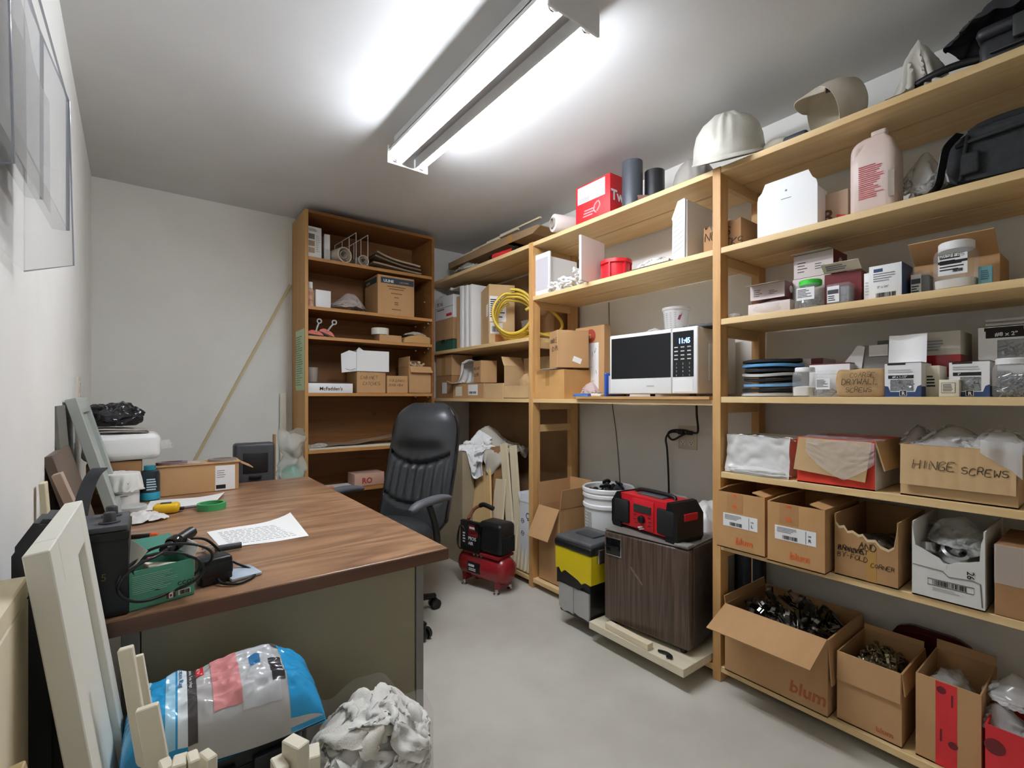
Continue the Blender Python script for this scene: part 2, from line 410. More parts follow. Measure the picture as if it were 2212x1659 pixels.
STROKES = {'A': '00,36,60;13,53', 'B': '00,06,46,44,03,43,51,40,00', 'C': '65,46,15,02,10,50,61', 'D': '00,06,36,63,40,00', 'E': '60,00,06,66;03,43', 'F': '00,06,66;03,43', 'G': '65,46,15,02,10,50,52,32', 'H': '00,06;60,66;03,63', 'I': '30,36', 'J': '01,20,41,46', 'K': '00,06;66,03,60', 'L': '06,00,60', 'M': '00,06,33,66,60', 'N': '00,06,60,66', 'O': '30,02,04,36,64,62,30', 'P': '00,06,46,54,43,03', 'Q': '30,02,04,36,64,62,30;41,70', 'R': '00,06,46,54,43,03;33,60', 'S': '65,36,05,13,53,61,30,01', 'T': '30,36;06,66', 'U': '06,01,20,40,61,66', 'V': '06,30,66', 'W': '06,10,33,50,66', 'X': '00,66;06,60', 'Y': '06,33,66;33,30', 'Z': '06,66,00,60', '-': '13,53', '2': '05,36,65,00,60', '8': '30,02,64,36,04,62,30', '/': '00,66', '.': '30,31'}
def hand(par, m, x, z, size, s, mt=PENINK, th=.045, o=.0008, name='handwriting', slant=.12, seed=3):
    b = nb(); rr = random.Random(seed+len(s)); q = 0
    for ch in s:
        if ch == ' ': q += size*.6; continue
        jz = rr.uniform(-.08, .08)*size; sc = rr.uniform(.88, 1.08)
        for st in STROKES[ch].split(';'):
            P = []
            for k in st.split(','):
                a, c_ = int(k[0])/6*.62*size*sc, int(k[1])/6*size*sc+jz
                P.append(Vector((x+q+a+slant*c_+rr.uniform(-.02, .02)*size, z+c_, o)))
            P = smoothpath(P, 2) if len(P) > 3 else P
            tube(b, P, th*size, 4, M=m)
        q += size*.8
    for v in b.verts: pass
    return obj(name, b, mt, par)
def spread(o, mt):
    o.data.materials.clear(); o.data.materials.append(mt); return o
# ------------------------------------------------------------------ cartons
def flap(par, side, w, d, h, ang, L, mt, inset=0, t=.004, curl=0, name='flap'):
    """a lid flap hinged on one rim; 0 = straight up, 90 = level outward, 180 = folded down, negative = inward"""
    b = nb(); W = (w if side in 'fb' else d)-.004
    box(b, -W/2+inset, W/2-inset, -t/2, t/2, 0, L)
    base = {'f': T(0, 0, h) @ RX(ang), 'b': T(0, d, h) @ RZ(180) @ RX(ang), 'l': T(-w/2, d/2, h) @ RZ(-90) @ RX(ang), 'r': T(w/2, d/2, h) @ RZ(90) @ RX(ang)}[side]
    return obj(name, b, mt, par, M=base)
def shell(w, d, h, t=.004, front=None, bottom=True):
    """open box walls; front = list of (x fraction 0..1, z fraction) for a torn front edge"""
    b = nb()
    if front: prism(b, [(-w/2, 0), (w/2, 0)]+[(-w/2+w*a, h*z) for a, z in reversed(front)], t)
    else: box(b, -w/2, w/2, 0, t, 0, h)
    box(b, -w/2, w/2, d-t, d, 0, h)
    box(b, -w/2, -w/2+t, t, d-t, 0, h); box(b, w/2-t, w/2, t, d-t, 0, h)
    if bottom: box(b, -w/2, w/2, 0, d, 0, t)
    return b
def carton(label, loc, w, d, h, rz=-90, mt=None, open_=False, flaps=(), tape=None, name='cardboard_box', cat='box', group=None, front=None, seam=True):
    mt = mt or CARD
    t = thing(name, label, cat, loc, rz, group)
    if open_:
        obj('body', shell(w, d, h, front=front), mt, t)
        for (sd, a, L) in flaps: flap(t, sd, w, d, h, a, L, mt)
    else:
        b = nb(); box(b, -w/2, w/2, 0, d, 0, h-.003, bev=.0025, seg=1); obj('body', b, mt, t)
        if seam:
            b = nb(); box(b, -w/2+.001, w/2-.001, .001, d/2-.001, h-.004, h); obj('flap', b, mt, t)
            b = nb(); box(b, -w/2+.001, w/2-.001, d/2+.001, d-.001, h-.004, h); obj('flap', b, mt, t)
    if tape:
        patch(t, 'tape', fm('front', w, d, h), -tape/2, h*.45, tape, h*.55-.002, TAPE, .0005)
        if not open_: patch(t, 'tape', fm('top', w, d, h), -tape/2, 0, tape, d, TAPE, .0012)
    return t
def pbox(name, label, cat, loc, w, d, h, rz, mt, group=None, bev=.0015):
    """a packet: body mesh under a thing"""
    t = thing(name, label, cat, loc, rz, group)
    b = nb(); box(b, -w/2, w/2, 0, d, 0, h, bev=bev, seg=2); obj('body', b, mt, t, 40)
    return t
# ================================================================== STRUCTURE
b = nb(); box(b, XL-.2, XW+.1, YN-.1, YB+.1, -.1, 0); struct('floor', b, FLOOR)
b = nb(); box(b, XL-.2, XW+.1, YN-.1, YB+.1, ZC, ZC+.1); struct('ceiling', b, CEIL)
def wl(y): return -.1825-.025*y                # the left wall runs slightly out of square
b = nb(); M_ = Matrix(((1, 0, 0, 0), (0, 1, 0, 0), (0, 0, 1, 0), (0, 0, 0, 1))); vv = box(b, -.1, 0, YN-.1, YB+.1, 0, ZC)
for v in vv: v.co.x += wl(v.co.y)
struct('wall_left', b, WALL)
b = nb(); box(b, XW, XW+.1, YN-.1, YB+.1, 0, ZC); struct('wall_right', b, WALL)
b = nb(); box(b, XL-.1, XW, YB, YB+.1, 0, ZC); struct('wall_back', b, WALL)
b = nb(); box(b, XL-.1, .1, YN-.1, YN, 0, ZC); box(b, .95, XW, YN-.1, YN, 0, ZC); box(b, .1, .95, YN-.1, YN, 2.05, ZC); struct('wall_front', b, WALL)
b = nb(); box(b, .101, .949, YN-.06, YN-.02, .001, 2.049, bev=.002); dr = struct('door_1', b, WHITE)
b = nb(); cyl(b, (.87, YN-.02, 1), (.87, YN+.04, 1), .012); lathe(b, [(0, -.02), (.026, -.01), (.028, .01), (.012, .025)], 20, T(.87, YN+.05, 1) @ RX(-90)); obj('door_handle', b, CHROME, dr, 40)
# ================================================================== CEILING LIGHT
L = thing('ceiling_light', 'twin tube white fluorescent ceiling light fixture with end plates', 'light', (1.035, 1.64, ZC))
LW = mat('fixture_white', '#EDEDEC', .45)
TUBE = mat('fluorescent_tube', '#FFFFFF', .4, emit=('#EFF5FF', TUBE_POWER))
b = nb(); box(b, -.075, .075, -.59, .59, -.055, 0); obj('housing', b, LW, L)
for s in (-1, 1):
    x = s*.070
    b = nb()
    for q in ([(.037, -.078), (.104, -.068), (.104, -.072), (.037, -.082)], [(.036, -.128), (.039, -.128), (.039, -.078), (.036, -.078)], [(.101, -.088), (.104, -.088), (.104, -.068), (.101, -.068)]):
        prism(b, [(s*a, z) for a, z in q], 1.17, T(0, -.585, 0))
    obj('reflector', b, LW, L)
    b = nb(); cyl(b, (x, -.565, -.108), (x, .565, -.108), .0175, n=20); obj('tube', b, TUBE, L, 40)
    for e in (-1, 1):
        b = nb(); cyl(b, (x, e*.565, -.108), (x, e*.578, -.108), .0178, n=20); obj('tube_cap', b, CHROME, L, 40)
        b = nb(); box(b, x-.014, x+.014, e*.578-.006, e*.578+.006, -.128, -.08, bev=.003); obj('lamp_holder', b, WHITE, L)
b = nb(); box(b, -.034, .034, -.58, .58, -.062, -.055); obj('centre_channel', b, LW, L)
for e in (-1, 1):
    b = nb(); box(b, -.108, .108, e*.592-.004, e*.592+.004, -.138, -.05, bev=.001, seg=1); obj('end_plate', b, LW, L)
# ================================================================== SHELVING UNIT
S = thing('shelving_unit', 'tall pine ladder shelving with three bays along the right wall', 'shelving', (XF, 0, 0))
SM = T(-XF, 0, 0)
def spart(name, m, *boxes, bev=.0015):
    b = nb()
    for q in boxes: box(b, *q, SM, bev=bev, seg=1)
    return obj(name, b, m, S)
PO = ((2.300, 2.340), (1.066, 1.102), (-.175, -.139))
TOPS = {0: (2.165, 1.575, 1.185, .06), 1: (2.165, 1.825, 1.185, .06), 2: (2.165, 1.825, 1.525, 1.198, .884, .58, .066)}
for y0, y1 in PO:
    spart('post', PINE_Z, (1.907, 1.968, y0, y1, 0, 2.167))
    spart('post', PINE_Z, (2.242, 2.303, y0, y1, 0, 2.167))
for i, (y0, y1) in enumerate(PO):
    zs = sorted(set(TOPS[min(i, 2)])|set(TOPS[max(0, min(i+1, 2))]))
    if i == 0: zs = sorted(set(TOPS[0])|set(TOPS[1]))+[1.045]
    if i == 1: zs = sorted(set(TOPS[1])|set(TOPS[2]))
    for z in zs:
        if z < .1: spart('rail', PINE_X, (1.968, 2.242, y0+.006, y1-.006, max(.002, z-.064), z-.026)); continue
        if i == 1 and z == 1.185: continue
        spart('rail', PINE_X, (1.968, 2.242, y0+.006, y1-.006, z-.07, z-.026))
SPAN = {0: (2.32, 3.695), 1: (1.084, 2.32), 2: (-.157, 1.084)}
for k, tops in TOPS.items():
    for z in tops:
        th = .025
        spart('shelf_board', PINE_Y, (1.91, 2.099, SPAN[k][0]+.0005, SPAN[k][1]-.0005, z-th, z))
        spart('shelf_board', PINE_Y, (2.111, 2.300, SPAN[k][0]+.0005, SPAN[k][1]-.0005, z-th, z))
b = nb(); box(b, 2.312, XW-.001, 2.315, YB-.002, .002, 2.13); tag(obj('hardboard_panel', b, HARDB), 'brown hardboard sheet covering the wall behind the corner shelves', 'panel')
b = nb(); box(b, 1.895, 2.17, 1.11, sy(1243, 1.895), 1.1855, 1.199, bev=.001); tag(obj('counter_board', b, wood('counter_ply', '#C99A62', '#B48450', 1)), 'thin brown plywood board lying under the white microwave', 'board')
# ================================================================== BOOKCASE
BX0, BX1, BY0, BY1, BZ = .812, 1.765, 3.33, 3.692, 2.44
K = thing('bookcase', 'tall stained pine bookcase with dark back against the back wall', 'bookcase', (BX0, BY0, 0))
KM = T(-BX0, -BY0, 0)
def kpart(name, m, *q, bev=.001):
    b = nb(); box(b, *q, KM, bev=bev, seg=1); return obj(name, b, m, K)
kpart('side_panel', CASE_SIDE, BX0, BX0+.021, BY0, BY1, 0, BZ)
kpart('side_panel', CASE_IN, BX1-.021, BX1, BY0, BY1, 0, BZ)
kpart('top_panel', CASE_IN, BX0+.021, BX1-.021, BY0, BY1, BZ-.021, BZ)
kpart('back_panel', CASE_IN, BX0+.021, BX1-.021, BY1-.008, BY1, .02, BZ-.02)
BS = [2.128, 1.80, 1.602, 1.222, .838, .555, .09]
for i, z in enumerate(BS):
    s_ = kpart('shelf', CASE_IN, BX0+.021, BX1-.021, BY0+.004, BY1-.009, z-.02, z)
    b = nb(); box(b, BX0+.0215, BX1-.0215, BY0-.001, BY0+.0045, z-.021, z+.0005, KM); obj('edge_strip', b, CASE_EDGE, s_)
    if 0 < i < 6:
        for y in (BY0+.05, BY1-.09):
            b = nb(); cyl(b, (BX1-.0215, y, z-.028), (BX1-.034, y, z-.028), .006, n=10); bmesh.ops.transform(b, matrix=KM, verts=b.verts); obj('shelf_pin', b, WHITE, K, 40)
for i in range(9):
    b = nb(); z = .55+i*.2; cyl(b, (BX1-.0212, BY0+.12, z), (BX1-.028, BY0+.12, z), .004, n=8); bmesh.ops.transform(b, matrix=KM, verts=b.verts); obj('shelf_pin', b, WHITE, K, 40)
e = [bx(657, BY0), bz(657, 712, BY0)]
GP = mat('pale_green_paper', '#CBDDB6', .8)
t = thing('note_sheet', 'pale green handwritten sheet taped to the side of the bookcase', 'paper', (BX0-.0015, 3.335, 1.24))
b = nb(); sheet(b, 10, 16, lambda u, v: Vector((-.002*math.sin(v*7)*(u), u*.235, v*.41)), .0004); obj('page', b, GP, t, 60)
m_ = Matrix(((0, 0, -1, -.003), (-1, 0, 0, .235), (0, 1, 0, 0), (0, 0, 0, 1)))
lines(t, m_, .02, .03, .18, .34, 22, mat('green_ink', '#6F8A66', .8), seed=4, th=.28)
# ================================================================== DESK
DZ = .75
D = thing('office_desk', 'metal desk with walnut laminate top and beige end panels', 'desk', (-.2, 1.245, 0))
DM = T(.2, -1.245, 0)
def dpart(name, m, *q, bev=.0015, par=None):
    b = nb(); box(b, *q, DM, bev=bev, seg=2); return obj(name, b, m, par or D)
tp = dpart('desk_top', DESKTOP, -.2, .705, 1.245, 2.83, DZ-.034, DZ, bev=.003)
b = nb(); box(b, -.2005, .7055, 1.2435, 1.2455, DZ-.034, DZ-.003, DM); box(b, .7045, .7065, 1.244, 2.831, DZ-.034, DZ-.003, DM); obj('edge_band', b, DESKEDGE, tp)
dpart('end_panel', BEIGE, -.016, .63, 1.31, 1.325, .03, DZ-.034)
dpart('leg', GREYM, .632, .656, 1.306, 1.34, 0, DZ-.034)
dpart('leg', GREYM, -.05, -.018, 1.306, 1.34, 0, DZ-.034)
dpart('leg', GREYM, .632, .656, 2.73, 2.765, 0, DZ-.034)
dpart('leg', GREYM, -.05, -.018, 2.73, 2.765, 0, DZ-.034)
dpart('end_panel', BEIGE, -.016, .63, 2.745, 2.76, .03, DZ-.034)
dpart('modesty_panel', BEIGE, -.03, -.018, 1.34, 2.73, .2, DZ-.034)
for y0 in (1.345, 2.36):
    dpart('pedestal', BEIGE, .05, .632, y0, y0+.37, .1, DZ-.036)
    for k in range(3):
        dw = dpart('drawer', BEIGE, .632, .648, y0+.008, y0+.362, .11+k*.2, .30+k*.2)
        b = nb(); box(b, .648, .662, y0+.13, y0+.24, .24+k*.2, .252+k*.2, DM, bev=.003); obj('handle', b, CHROME, dw)
# ================================================================== OFFICE CHAIR
CH = thing('office_chair', 'high-backed black leather swivel chair pulled up to the desk', 'chair', (.985, 2.42, 0), -62)
def backpt(a, t):
    """a around the section (0..1), t up the back (0..1)"""
    z = .44+.72*t; ang = 2*PI*a
    wd = .235*(1-.06*abs(t-.45))*(1 if t < .72 else math.sqrt(max(.02, 1-((t-.72)/.30)**2.6))*.94+.06)
    if t < .08: wd *= .80+2.5*t
    th_ = .055*(1 if t < .9 else max(.15, 1-((t-.9)/.1)**2*.8))
    n_ = 3.2; ca, sa = math.cos(ang), math.sin(ang); k = (abs(ca)**n_+abs(sa)**n_)**(-1/n_)
    x, y = wd*k*ca, th_*k*sa
    lean = .235+.18*t**1.15+.02*math.sin(t*PI)
    if sa < 0:
        f = min(1, -sa*1.5); xr = x/.22
        # head pillow, shoulder arc and ruched lower back
        pil = math.exp(-((t-.80)/.14)**4)*(1-min(1, abs(xr))**3)
        arc = .60-.09*(1-min(1, abs(xr))**2)
        y -= f*(.040*pil+.018*(1-min(1, abs(xr))**2))
        g = math.exp(-((t-arc)/.018)**2)*(1 if abs(xr) < .95 else 0); y += f*.028*g
        g2 = math.exp(-((t-(.27-.07*(1-min(1, abs(xr))**2)))/.018)**2)*(1 if abs(xr) < .95 else 0); y += f*.018*g2
        if .20 < t < .58 and abs(xr) < .98:
            kk = math.sin(PI*(t-.2)/.38); y += f*.010*kk*math.sin(xr*24+1.2*math.sin(t*5)+4*xr*(t-.4))
    return Vector((x, lean+y, z))
b = nb(); NA, NT = 180, 72
g = [[b.verts.new(backpt(i/NA, j/NT)) for i in range(NA)] for j in range(NT+1)]
for j in range(NT):
    for i in range(NA): b.faces.new((g[j][i], g[j][(i+1) % NA], g[j+1][(i+1) % NA], g[j+1][i]))
b.faces.new(g[0][::-1]); b.faces.new(g[-1])
bk = obj('backrest', b, LEATHER, CH, 50)
b = nb(); tube(b, [backpt(-.035, .02+.94*i/40)+Vector((0, -.004, 0)) for i in range(41)], .0055, 6); tube(b, [backpt(.535, .02+.94*i/40)+Vector((0, -.004, 0)) for i in range(41)], .0055, 6); obj('piping', b, BLACKG, bk, 60)
b = nb(); blob(b, .26, .27, .15, 5, .04, 2, 4, M=T(0, -.01, .40), pw=1); obj('seat', b, LEATHER, CH, 60)
b = nb(); box(b, -.17, .17, -.17, .2, .385, .41, bev=.01); obj('seat_plate', b, BLACK, CH, 40)
b = nb(); tube(b, [(0, .16, .39), (0, .25, .40), (0, .30, .47), (0, .31, .6)], .022, 8, smooth=5); obj('back_support', b, BLACK, CH, 50)
b = nb(); cyl(b, (0, 0, .12), (0, 0, .40), .026); cyl(b, (0, 0, .06), (0, 0, .2), .036); obj('gas_column', b, BLACK, CH, 40)
for s in (-1, 1):
    b = nb(); tube(b, [(s*.20, .08, .40), (s*.29, .06, .44), (s*.305, .02, .56), (s*.30, -.02, .655)], .018, 8, smooth=5); ar = obj('armrest', b, BLACK, CH, 50)
    b = nb(); tube(b, [(s*.30, .17, .655), (s*.305, .05, .678), (s*.305, -.1, .678), (s*.30, -.17, .650)], lambda q: .030*(1-.5*abs(2*q-1)**3), 12, smooth=6)
    for v in b.verts: v.co.z = .667+(v.co.z-.667)*.72
    obj('arm_pad', b, mat('arm_pad_grey', '#5E6064', .5), ar, 60)
for i in range(5):
    a = math.radians(90+72*i-28)
    b = nb(); tube(b, [(0, 0, .10), (.15*math.cos(a), .15*math.sin(a), .088), (.30*math.cos(a), .30*math.sin(a), .07)], lambda q: .028-.012*q, 8); lg = obj('base_leg', b, BLACK, CH, 50)
    cx, cy = .30*math.cos(a), .30*math.sin(a)
    b = nb(); cyl(b, (cx, cy, .045), (cx, cy, .075), .009, n=10)
    tx, ty = -math.sin(a), math.cos(a)
    for s in (-1, 1): cyl(b, (cx+tx*s*.008, cy+ty*s*.008, .028), (cx+tx*s*.026, cy+ty*s*.026, .028), .028, n=18)
    obj('caster', b, BLACK, lg, 40)
# ================================================================== WALL FITTINGS
def outlet(label, loc, rz, w_, h_, slots):
    t = thing('wall_outlet', label, 'outlet', loc, rz)
    b = nb(); box(b, -w_/2, w_/2, -.006, 0, -h_/2, h_/2, bev=.002); obj('cover_plate', b, mat('ivory_plate', '#D6CCB6', .5), t, 40)
    for (x, z) in slots:
        b = nb(); box(b, x-.017, x+.017, -.0085, -.005, z-.014, z+.014, bev=.003); s_ = obj('socket', b, OFFW, t, 40)
        b = nb()
        for q in (-.007, .007): box(b, x+q-.0013, x+q+.0013, -.0088, -.008, z-.002, z+.007)
        cyl(b, (x, -.0088, z-.008), (x, -.008, z-.008), .003, n=8); obj('slot', b, INK, s_)
    return t
outlet('double wall outlet with black plugs below the microwave shelf', (XW, 1.492, .975), -90, .112, .128, [(-.025, .028), (.025, .028), (-.025, -.028), (.025, -.028)])
outlet('white wall outlet on the left wall above the desk', (wl(2.80), 2.80, 1.225), 88.6, .075, .118, [(0, .026), (0, -.026)])
# cords and plugs at the outlet
t = thing('black_cable', 'black microwave cord looping down to the wall outlet', 'cord', (XW-.03, 1.43, 1.17))
o_ = Vector((XW-.03, 1.43, 1.17))
b = nb(); tube(b, [Vector(p)-o_ for p in ((2.27, 1.40, 1.158), (2.28, 1.405, 1.10), (2.30, 1.41, 1.02), (2.30, 1.43, 1.005), (2.298, 1.50, 1.017), (2.298, 1.57, 1.01), (2.295, 1.59, .985), (2.295, 1.56, .96), (2.298, 1.51, .985), (2.306, 1.475, 1.003))], .0055, 8, smooth=6); obj('cable', b, BLACK, t, 60)
b = nb(); box(b, 2.300, 2.3265, 1.452, 1.482, .992, 1.014, T(*-o_), bev=.005); obj('plug', b, BLACK, t, 40)
t = thing('black_cable', 'black cord hanging from the outlet down behind the radio', 'cord', (XW-.03, 1.58, .62)); o_ = Vector((XW-.03, 1.58, .62))
b = nb(); tube(b, [Vector(p)-o_ for p in ((2.306, 1.53, 1.003), (2.296, 1.575, 1.0), (2.29, 1.60, .965), (2.295, 1.595, .90), (2.30, 1.59, .75), (2.305, 1.585, .45), (2.31, 1.58, .35))], .0055, 8, smooth=6); obj('cable', b, BLACK, t, 60)
b = nb(); box(b, 2.300, 2.3265, 1.502, 1.535, .992, 1.014, T(*-o_), bev=.005); obj('plug', b, BLACK, t, 40)
b = nb(); tube(b, [(XW-.003, 2.052, 1.80), (XW-.003, 2.045, 1.5), (XW-.003, 2.03, 1.2), (XW-.003, 1.99, .95), (XW-.003, 1.962, .66), (XW-.003, 1.96, .4)], .0028, 6, smooth=4); tag(obj('thin_cable', b, mat('cable_brown', '#6B6252', .6), None, 60), 'thin dark cable running down the wall behind the shelving', 'cable')
# ------------------------------------------------------------------ acrylic wall rack
A = thing('wall_file_rack', 'clear acrylic pocket rack mounted on the left wall', 'file rack', (-.214, 1.35, 1.45))
AM = T(.214, -1.35, -1.45); Y0, Y1 = .80, 1.35
def apl(name, m, *q, par=None):
    b = nb(); box(b, *q, AM); return obj(name, b, m, par or A)
apl('back_plate', ACRYL, -.2025, -.2, Y0, Y1, 1.45, 2.02)
for (x, z0, z1) in ((-.176, 1.60, 1.93), (-.137, 1.545, 1.815)):
    p_ = apl('pocket_pane', ACRYL, x-.0012, x+.0012, Y0, Y1, z0, z1)
    b = nb(); box(b, x-.0028, x+.0028, Y1-.004, Y1+.001, z0, z1, AM); box(b, x-.0015, x+.0015, Y0, Y1, z1-.0025, z1, AM); obj('pane_edge', b, ACRYLE, p_)
    apl('pocket_floor', ACRYL, x-.024, x, Y0, Y1, z0-.0012, z0+.0012, par=p_)
for y in (Y0, Y1):
    pts = [(-.202, 1.45), (-.128, 1.474), (-.135, 1.815), (-.19, 1.975), (-.202, 2.02)]
    b = nb(); prism(b, pts, .003, AM @ T(0, y-.0015, 0)); sp = obj('side_plate', b, ACRYL, A)
    b = nb(); tube(b, [(q[0]+.214, y-1.35, q[1]-1.45) for q in pts], .0015, 6); obj('plate_edge', b, ACRYLE, sp)
for (z0, z1, x) in ((1.61, 1.88, -.19), (1.56, 1.78, -.157)):
    b = nb(); sheet(b, 8, 8, lambda u, v: Vector((x+.006*math.sin(u*6)*v, .88+.42*u, z0+(z1-z0)*v)), .0004, AM); obj('sleeve', b, CLEARD, A, 60)
# ------------------------------------------------------------------ strips leaning on the back wall
def stick(name, label, p0, p1, w_, t_, m, cat='wood strip', group=None, z=None):
    p0, p1 = Vector(p0), Vector(p1); d_ = p1-p0; L_ = d_.length
    q = d_.to_track_quat('Z', 'Y').to_matrix().to_4x4()
    o = obj(name, (lambda b: (box(b, -w_/2, w_/2, -t_/2, t_/2, 0, L_, bev=min(w_, t_)*.12, seg=1), b)[1])(nb()), m)
    o.matrix_world = Matrix.Translation(p0) @ q
    return tag(o, label, cat, group)
WSTR = wood('strip_wood', '#D8C69A', '#C4AE7C', 2)
stick('wood_strip', 'long thin wooden strip leaning diagonally on the back wall', (.02, 3.685, .35), (.80, 3.685, 2.0), .012, .016, WSTR)
# ================================================================== BAY 3 (the one with the dense hardware boxes)
E3 = .0006
def crinkle(par, w_, d_, h_, seed, m=None, name='wrap', M=None, amp=.1, n=4, ridge=.1):
    b = nb(); blob(b, w_/2, d_/2, h_, seed, amp, 2.6, n, ridge=ridge); return obj(name, b, m or CLEAR, par, 70, M)
# ---- bottom shelf
Z = .066+E3
x = 1.90; yc, W, H = RI(1566, 1788, 1415, x, Z); H = sz(1785, 1382, x)-Z; Dp = .35
G1 = thing('cardboard_box', 'large open cardboard box full of dark cup hinges on the bottom shelf', 'box', (x, yc, Z), -90)
obj('body', shell(W, Dp, H), CARD, G1)
ff = flap(G1, 'f', W, Dp, H, 112, .155, CARD)
b = nb(); tube(b, [(-.05, -.0035, .075), (-.03, -.0035, .088), (.03, -.0035, .088), (.05, -.0035, .075)], .0014, 4, smooth=4); obj('hand_hole', b, CARD3, ff)
flap(G1, 'r', W, Dp, H, 176, .16, CARD)
flap(G1, 'l', W, Dp, H, 8, .03, CARD)
txt(G1, fm('front', W, Dp, H), W*.16, H*.13, .062, 'blum', mat('faded_orange', '#B4623A', .7), bold=.022, shear=.12)
hinge_spots = []
def hinge_mesh():
    b = nb()
    lathe(b, [(0, 0), (.016, 0), (.0175, .002), (.0175, .011), (.012, .012), (.011, .004), (0, .004)], 14, T(0, 0, -.004) @ RX(0))
    box(b, -.024, .024, -.006, .006, .009, .012, bev=.001, seg=1)
    prism(b, [(0, 0), (.022, .004), (.05, .010), (.062, .004), (.062, -.006), (.03, -.004), (.01, -.008)], .016, T(.004, -.008, .008))
    box(b, .035, .066, -.010, .010, -.008, -.004)
    for v in b.verts: v.co *= 1.0
    return b
HM = obj('cup_hinge', hinge_mesh(), DARKM, None, 35)
tag(HM, 'dark nickel cup hinge in the large open cardboard box', 'hinge', 'cup hinges in the large open box')
rr = random.Random(5)
first = True
def heap(proto, n, par_loc, W_, D_, z0, z1, mound, rr, sc=(1, 1)):
    """scatter copies of proto in a heap inside a box whose front centre is par_loc (rotated -90)"""
    for i in range(n):
        a = (rr.random()-.5)*W_; c_ = rr.random()*D_
        k = 1-((2*a/W_)**2*.5+((c_/D_)*2-1)**2*.5)
        z = z0+(z1-z0)*(i/n)*1.0+mound*k
        o = proto if i == 0 else proto.copy()
        if i: C.objects.link(o)
        o.location = (par_loc[0]+c_, par_loc[1]-a, z); s_ = rr.uniform(*sc); o.scale = (s_, s_, s_)
        o.rotation_euler = (rr.uniform(-1.3, 1.3), rr.uniform(-1.3, 1.3), rr.uniform(0, 6.28))
b = nb(); box(b, -W/2+.005, W/2-.005, .005, Dp-.005, .004, H*.62); obj('hinge_fill', b, DARKM, G1)
heap(HM, 110, (x+.05, yc), W-.10, Dp-.10, Z+H*.62, Z+H*.80, .06, rr)
x = 1.925; yc, W, H = RI(1808, 1948, 1440, x, Z); H = sz(1880, 1432, x)-Z; Dp = .27
G2 = thing('cardboard_box', 'smaller open cardboard box of brassy hinge plates with flap folded down', 'box', (x, yc, Z), -90)
obj('body', shell(W, Dp, H), CARD, G2)
flap(G2, 'f', W, Dp, H, 176, .095, CARD); flap(G2, 'r', W, Dp, H, 174, .07, CARD); flap(G2, 'b', W, Dp, H, 10, .02, CARD)
txt(G2, fm('front', W, Dp, H), W*.12, .02, .024, 'blum', mat('faded_orange', '#B4623A', .7), bold=.02)
b = nb(); box(b, -W/2+.005, W/2-.005, .005, Dp-.005, .004, H*.70); obj('plate_fill', b, BRASSY, G2)
b = nb(); box(b, -.026, .026, -.008, .008, 0, .006, bev=.002, seg=1); box(b, -.012, .012, -.006, .006, .006, .013, bev=.002, seg=1); cyl(b, (.018, 0, 0), (.018, 0, .011), .005, n=8); cyl(b, (-.018, 0, 0), (-.018, 0, .011), .005, n=8)
PM = tag(obj('hinge_plate', b, BRASSY, None, 35), 'brassy hinge mounting plate in the smaller open box', 'hinge plate', 'hinge plates in the smaller open box')
heap(PM, 80, (x+.045, yc), W-.075, Dp-.09, Z+H*.71, Z+H*.80, .035, rr)
x = 1.93; yc, W, H = RI(1978, 2120, 1478, x, Z); H = sz(2050, 1478, x)-Z; Dp = .25
G3 = thing('cardboard_box', 'open cardboard box with a wide red tape band down its front', 'box', (x, yc, Z), -90)
obj('body', shell(W, Dp, H), CARD, G3); flap(G3, 'b', W, Dp, H, 4, .03, CARD)
mf = fm('front', W, Dp, H)
patch(G3, 'red_tape', mf, -W*.18, 0.002, W*.33, H-.004, RED)
for (px, pz) in ((-.09, .90), (.09, .30)):
    b = nb(); lathe(b, [(0, 0), (W*.075, 0), (W*.075, .0006), (0, .0006)], 20, mf @ T(W*px, H*pz, .0007)); obj('round_emblem', b, DRED, G3)
for (px, pz) in ((.06, .74), (-.11, .30)): patch(G3, 'tape_mark', mf, W*px, H*pz, W*.03, H*.14, DRED, .0013)
crinkle(G3, W*.75, Dp*.7, H*.55, 11, CLEARD, 'plastic_liner', T(-.01, Dp*.48, H*.42), .2)
x = 1.90; yc, W, H = RI(2128, 2290, 1590, x, Z); H = sz(2160, 1575, x)-Z
G4 = thing('cardboard_box', 'low bright red open box holding clear plastic bags', 'box', (x, yc, Z), -90)
obj('body', shell(W, .24, H), RED, G4)
b = nb(); lathe(b, [(0, 0), (.022, 0), (.022, .0006), (0, .0006)], 20, fm('front', W, .24, H) @ T(-W*.36, H*.72, .0007)); obj('round_emblem', b, DRED, G4)
b = nb(); box(b, -W/2+.005, W/2-.005, .005, .235, .004, H*.7); obj('contents', b, CARD, G4)
for i, (a, c_, s_) in enumerate(((-.05, .10, .15), (.04, .09, .14), (-.02, .15, .16), (.07, .16, .12))):
    film('plastic_bag', ('crumpled clear plastic bag in the low red box, underneath the others', 'crumpled clear plastic bag lying atop the low red box')[i > 1], 'bag', x+c_, yc-a, Z+H*.7+.003+(.07 if i > 1 else 0), s_*.5, s_*.5, s_*.55, 20+i, CLEARD, 'plastic bags in the low red box')
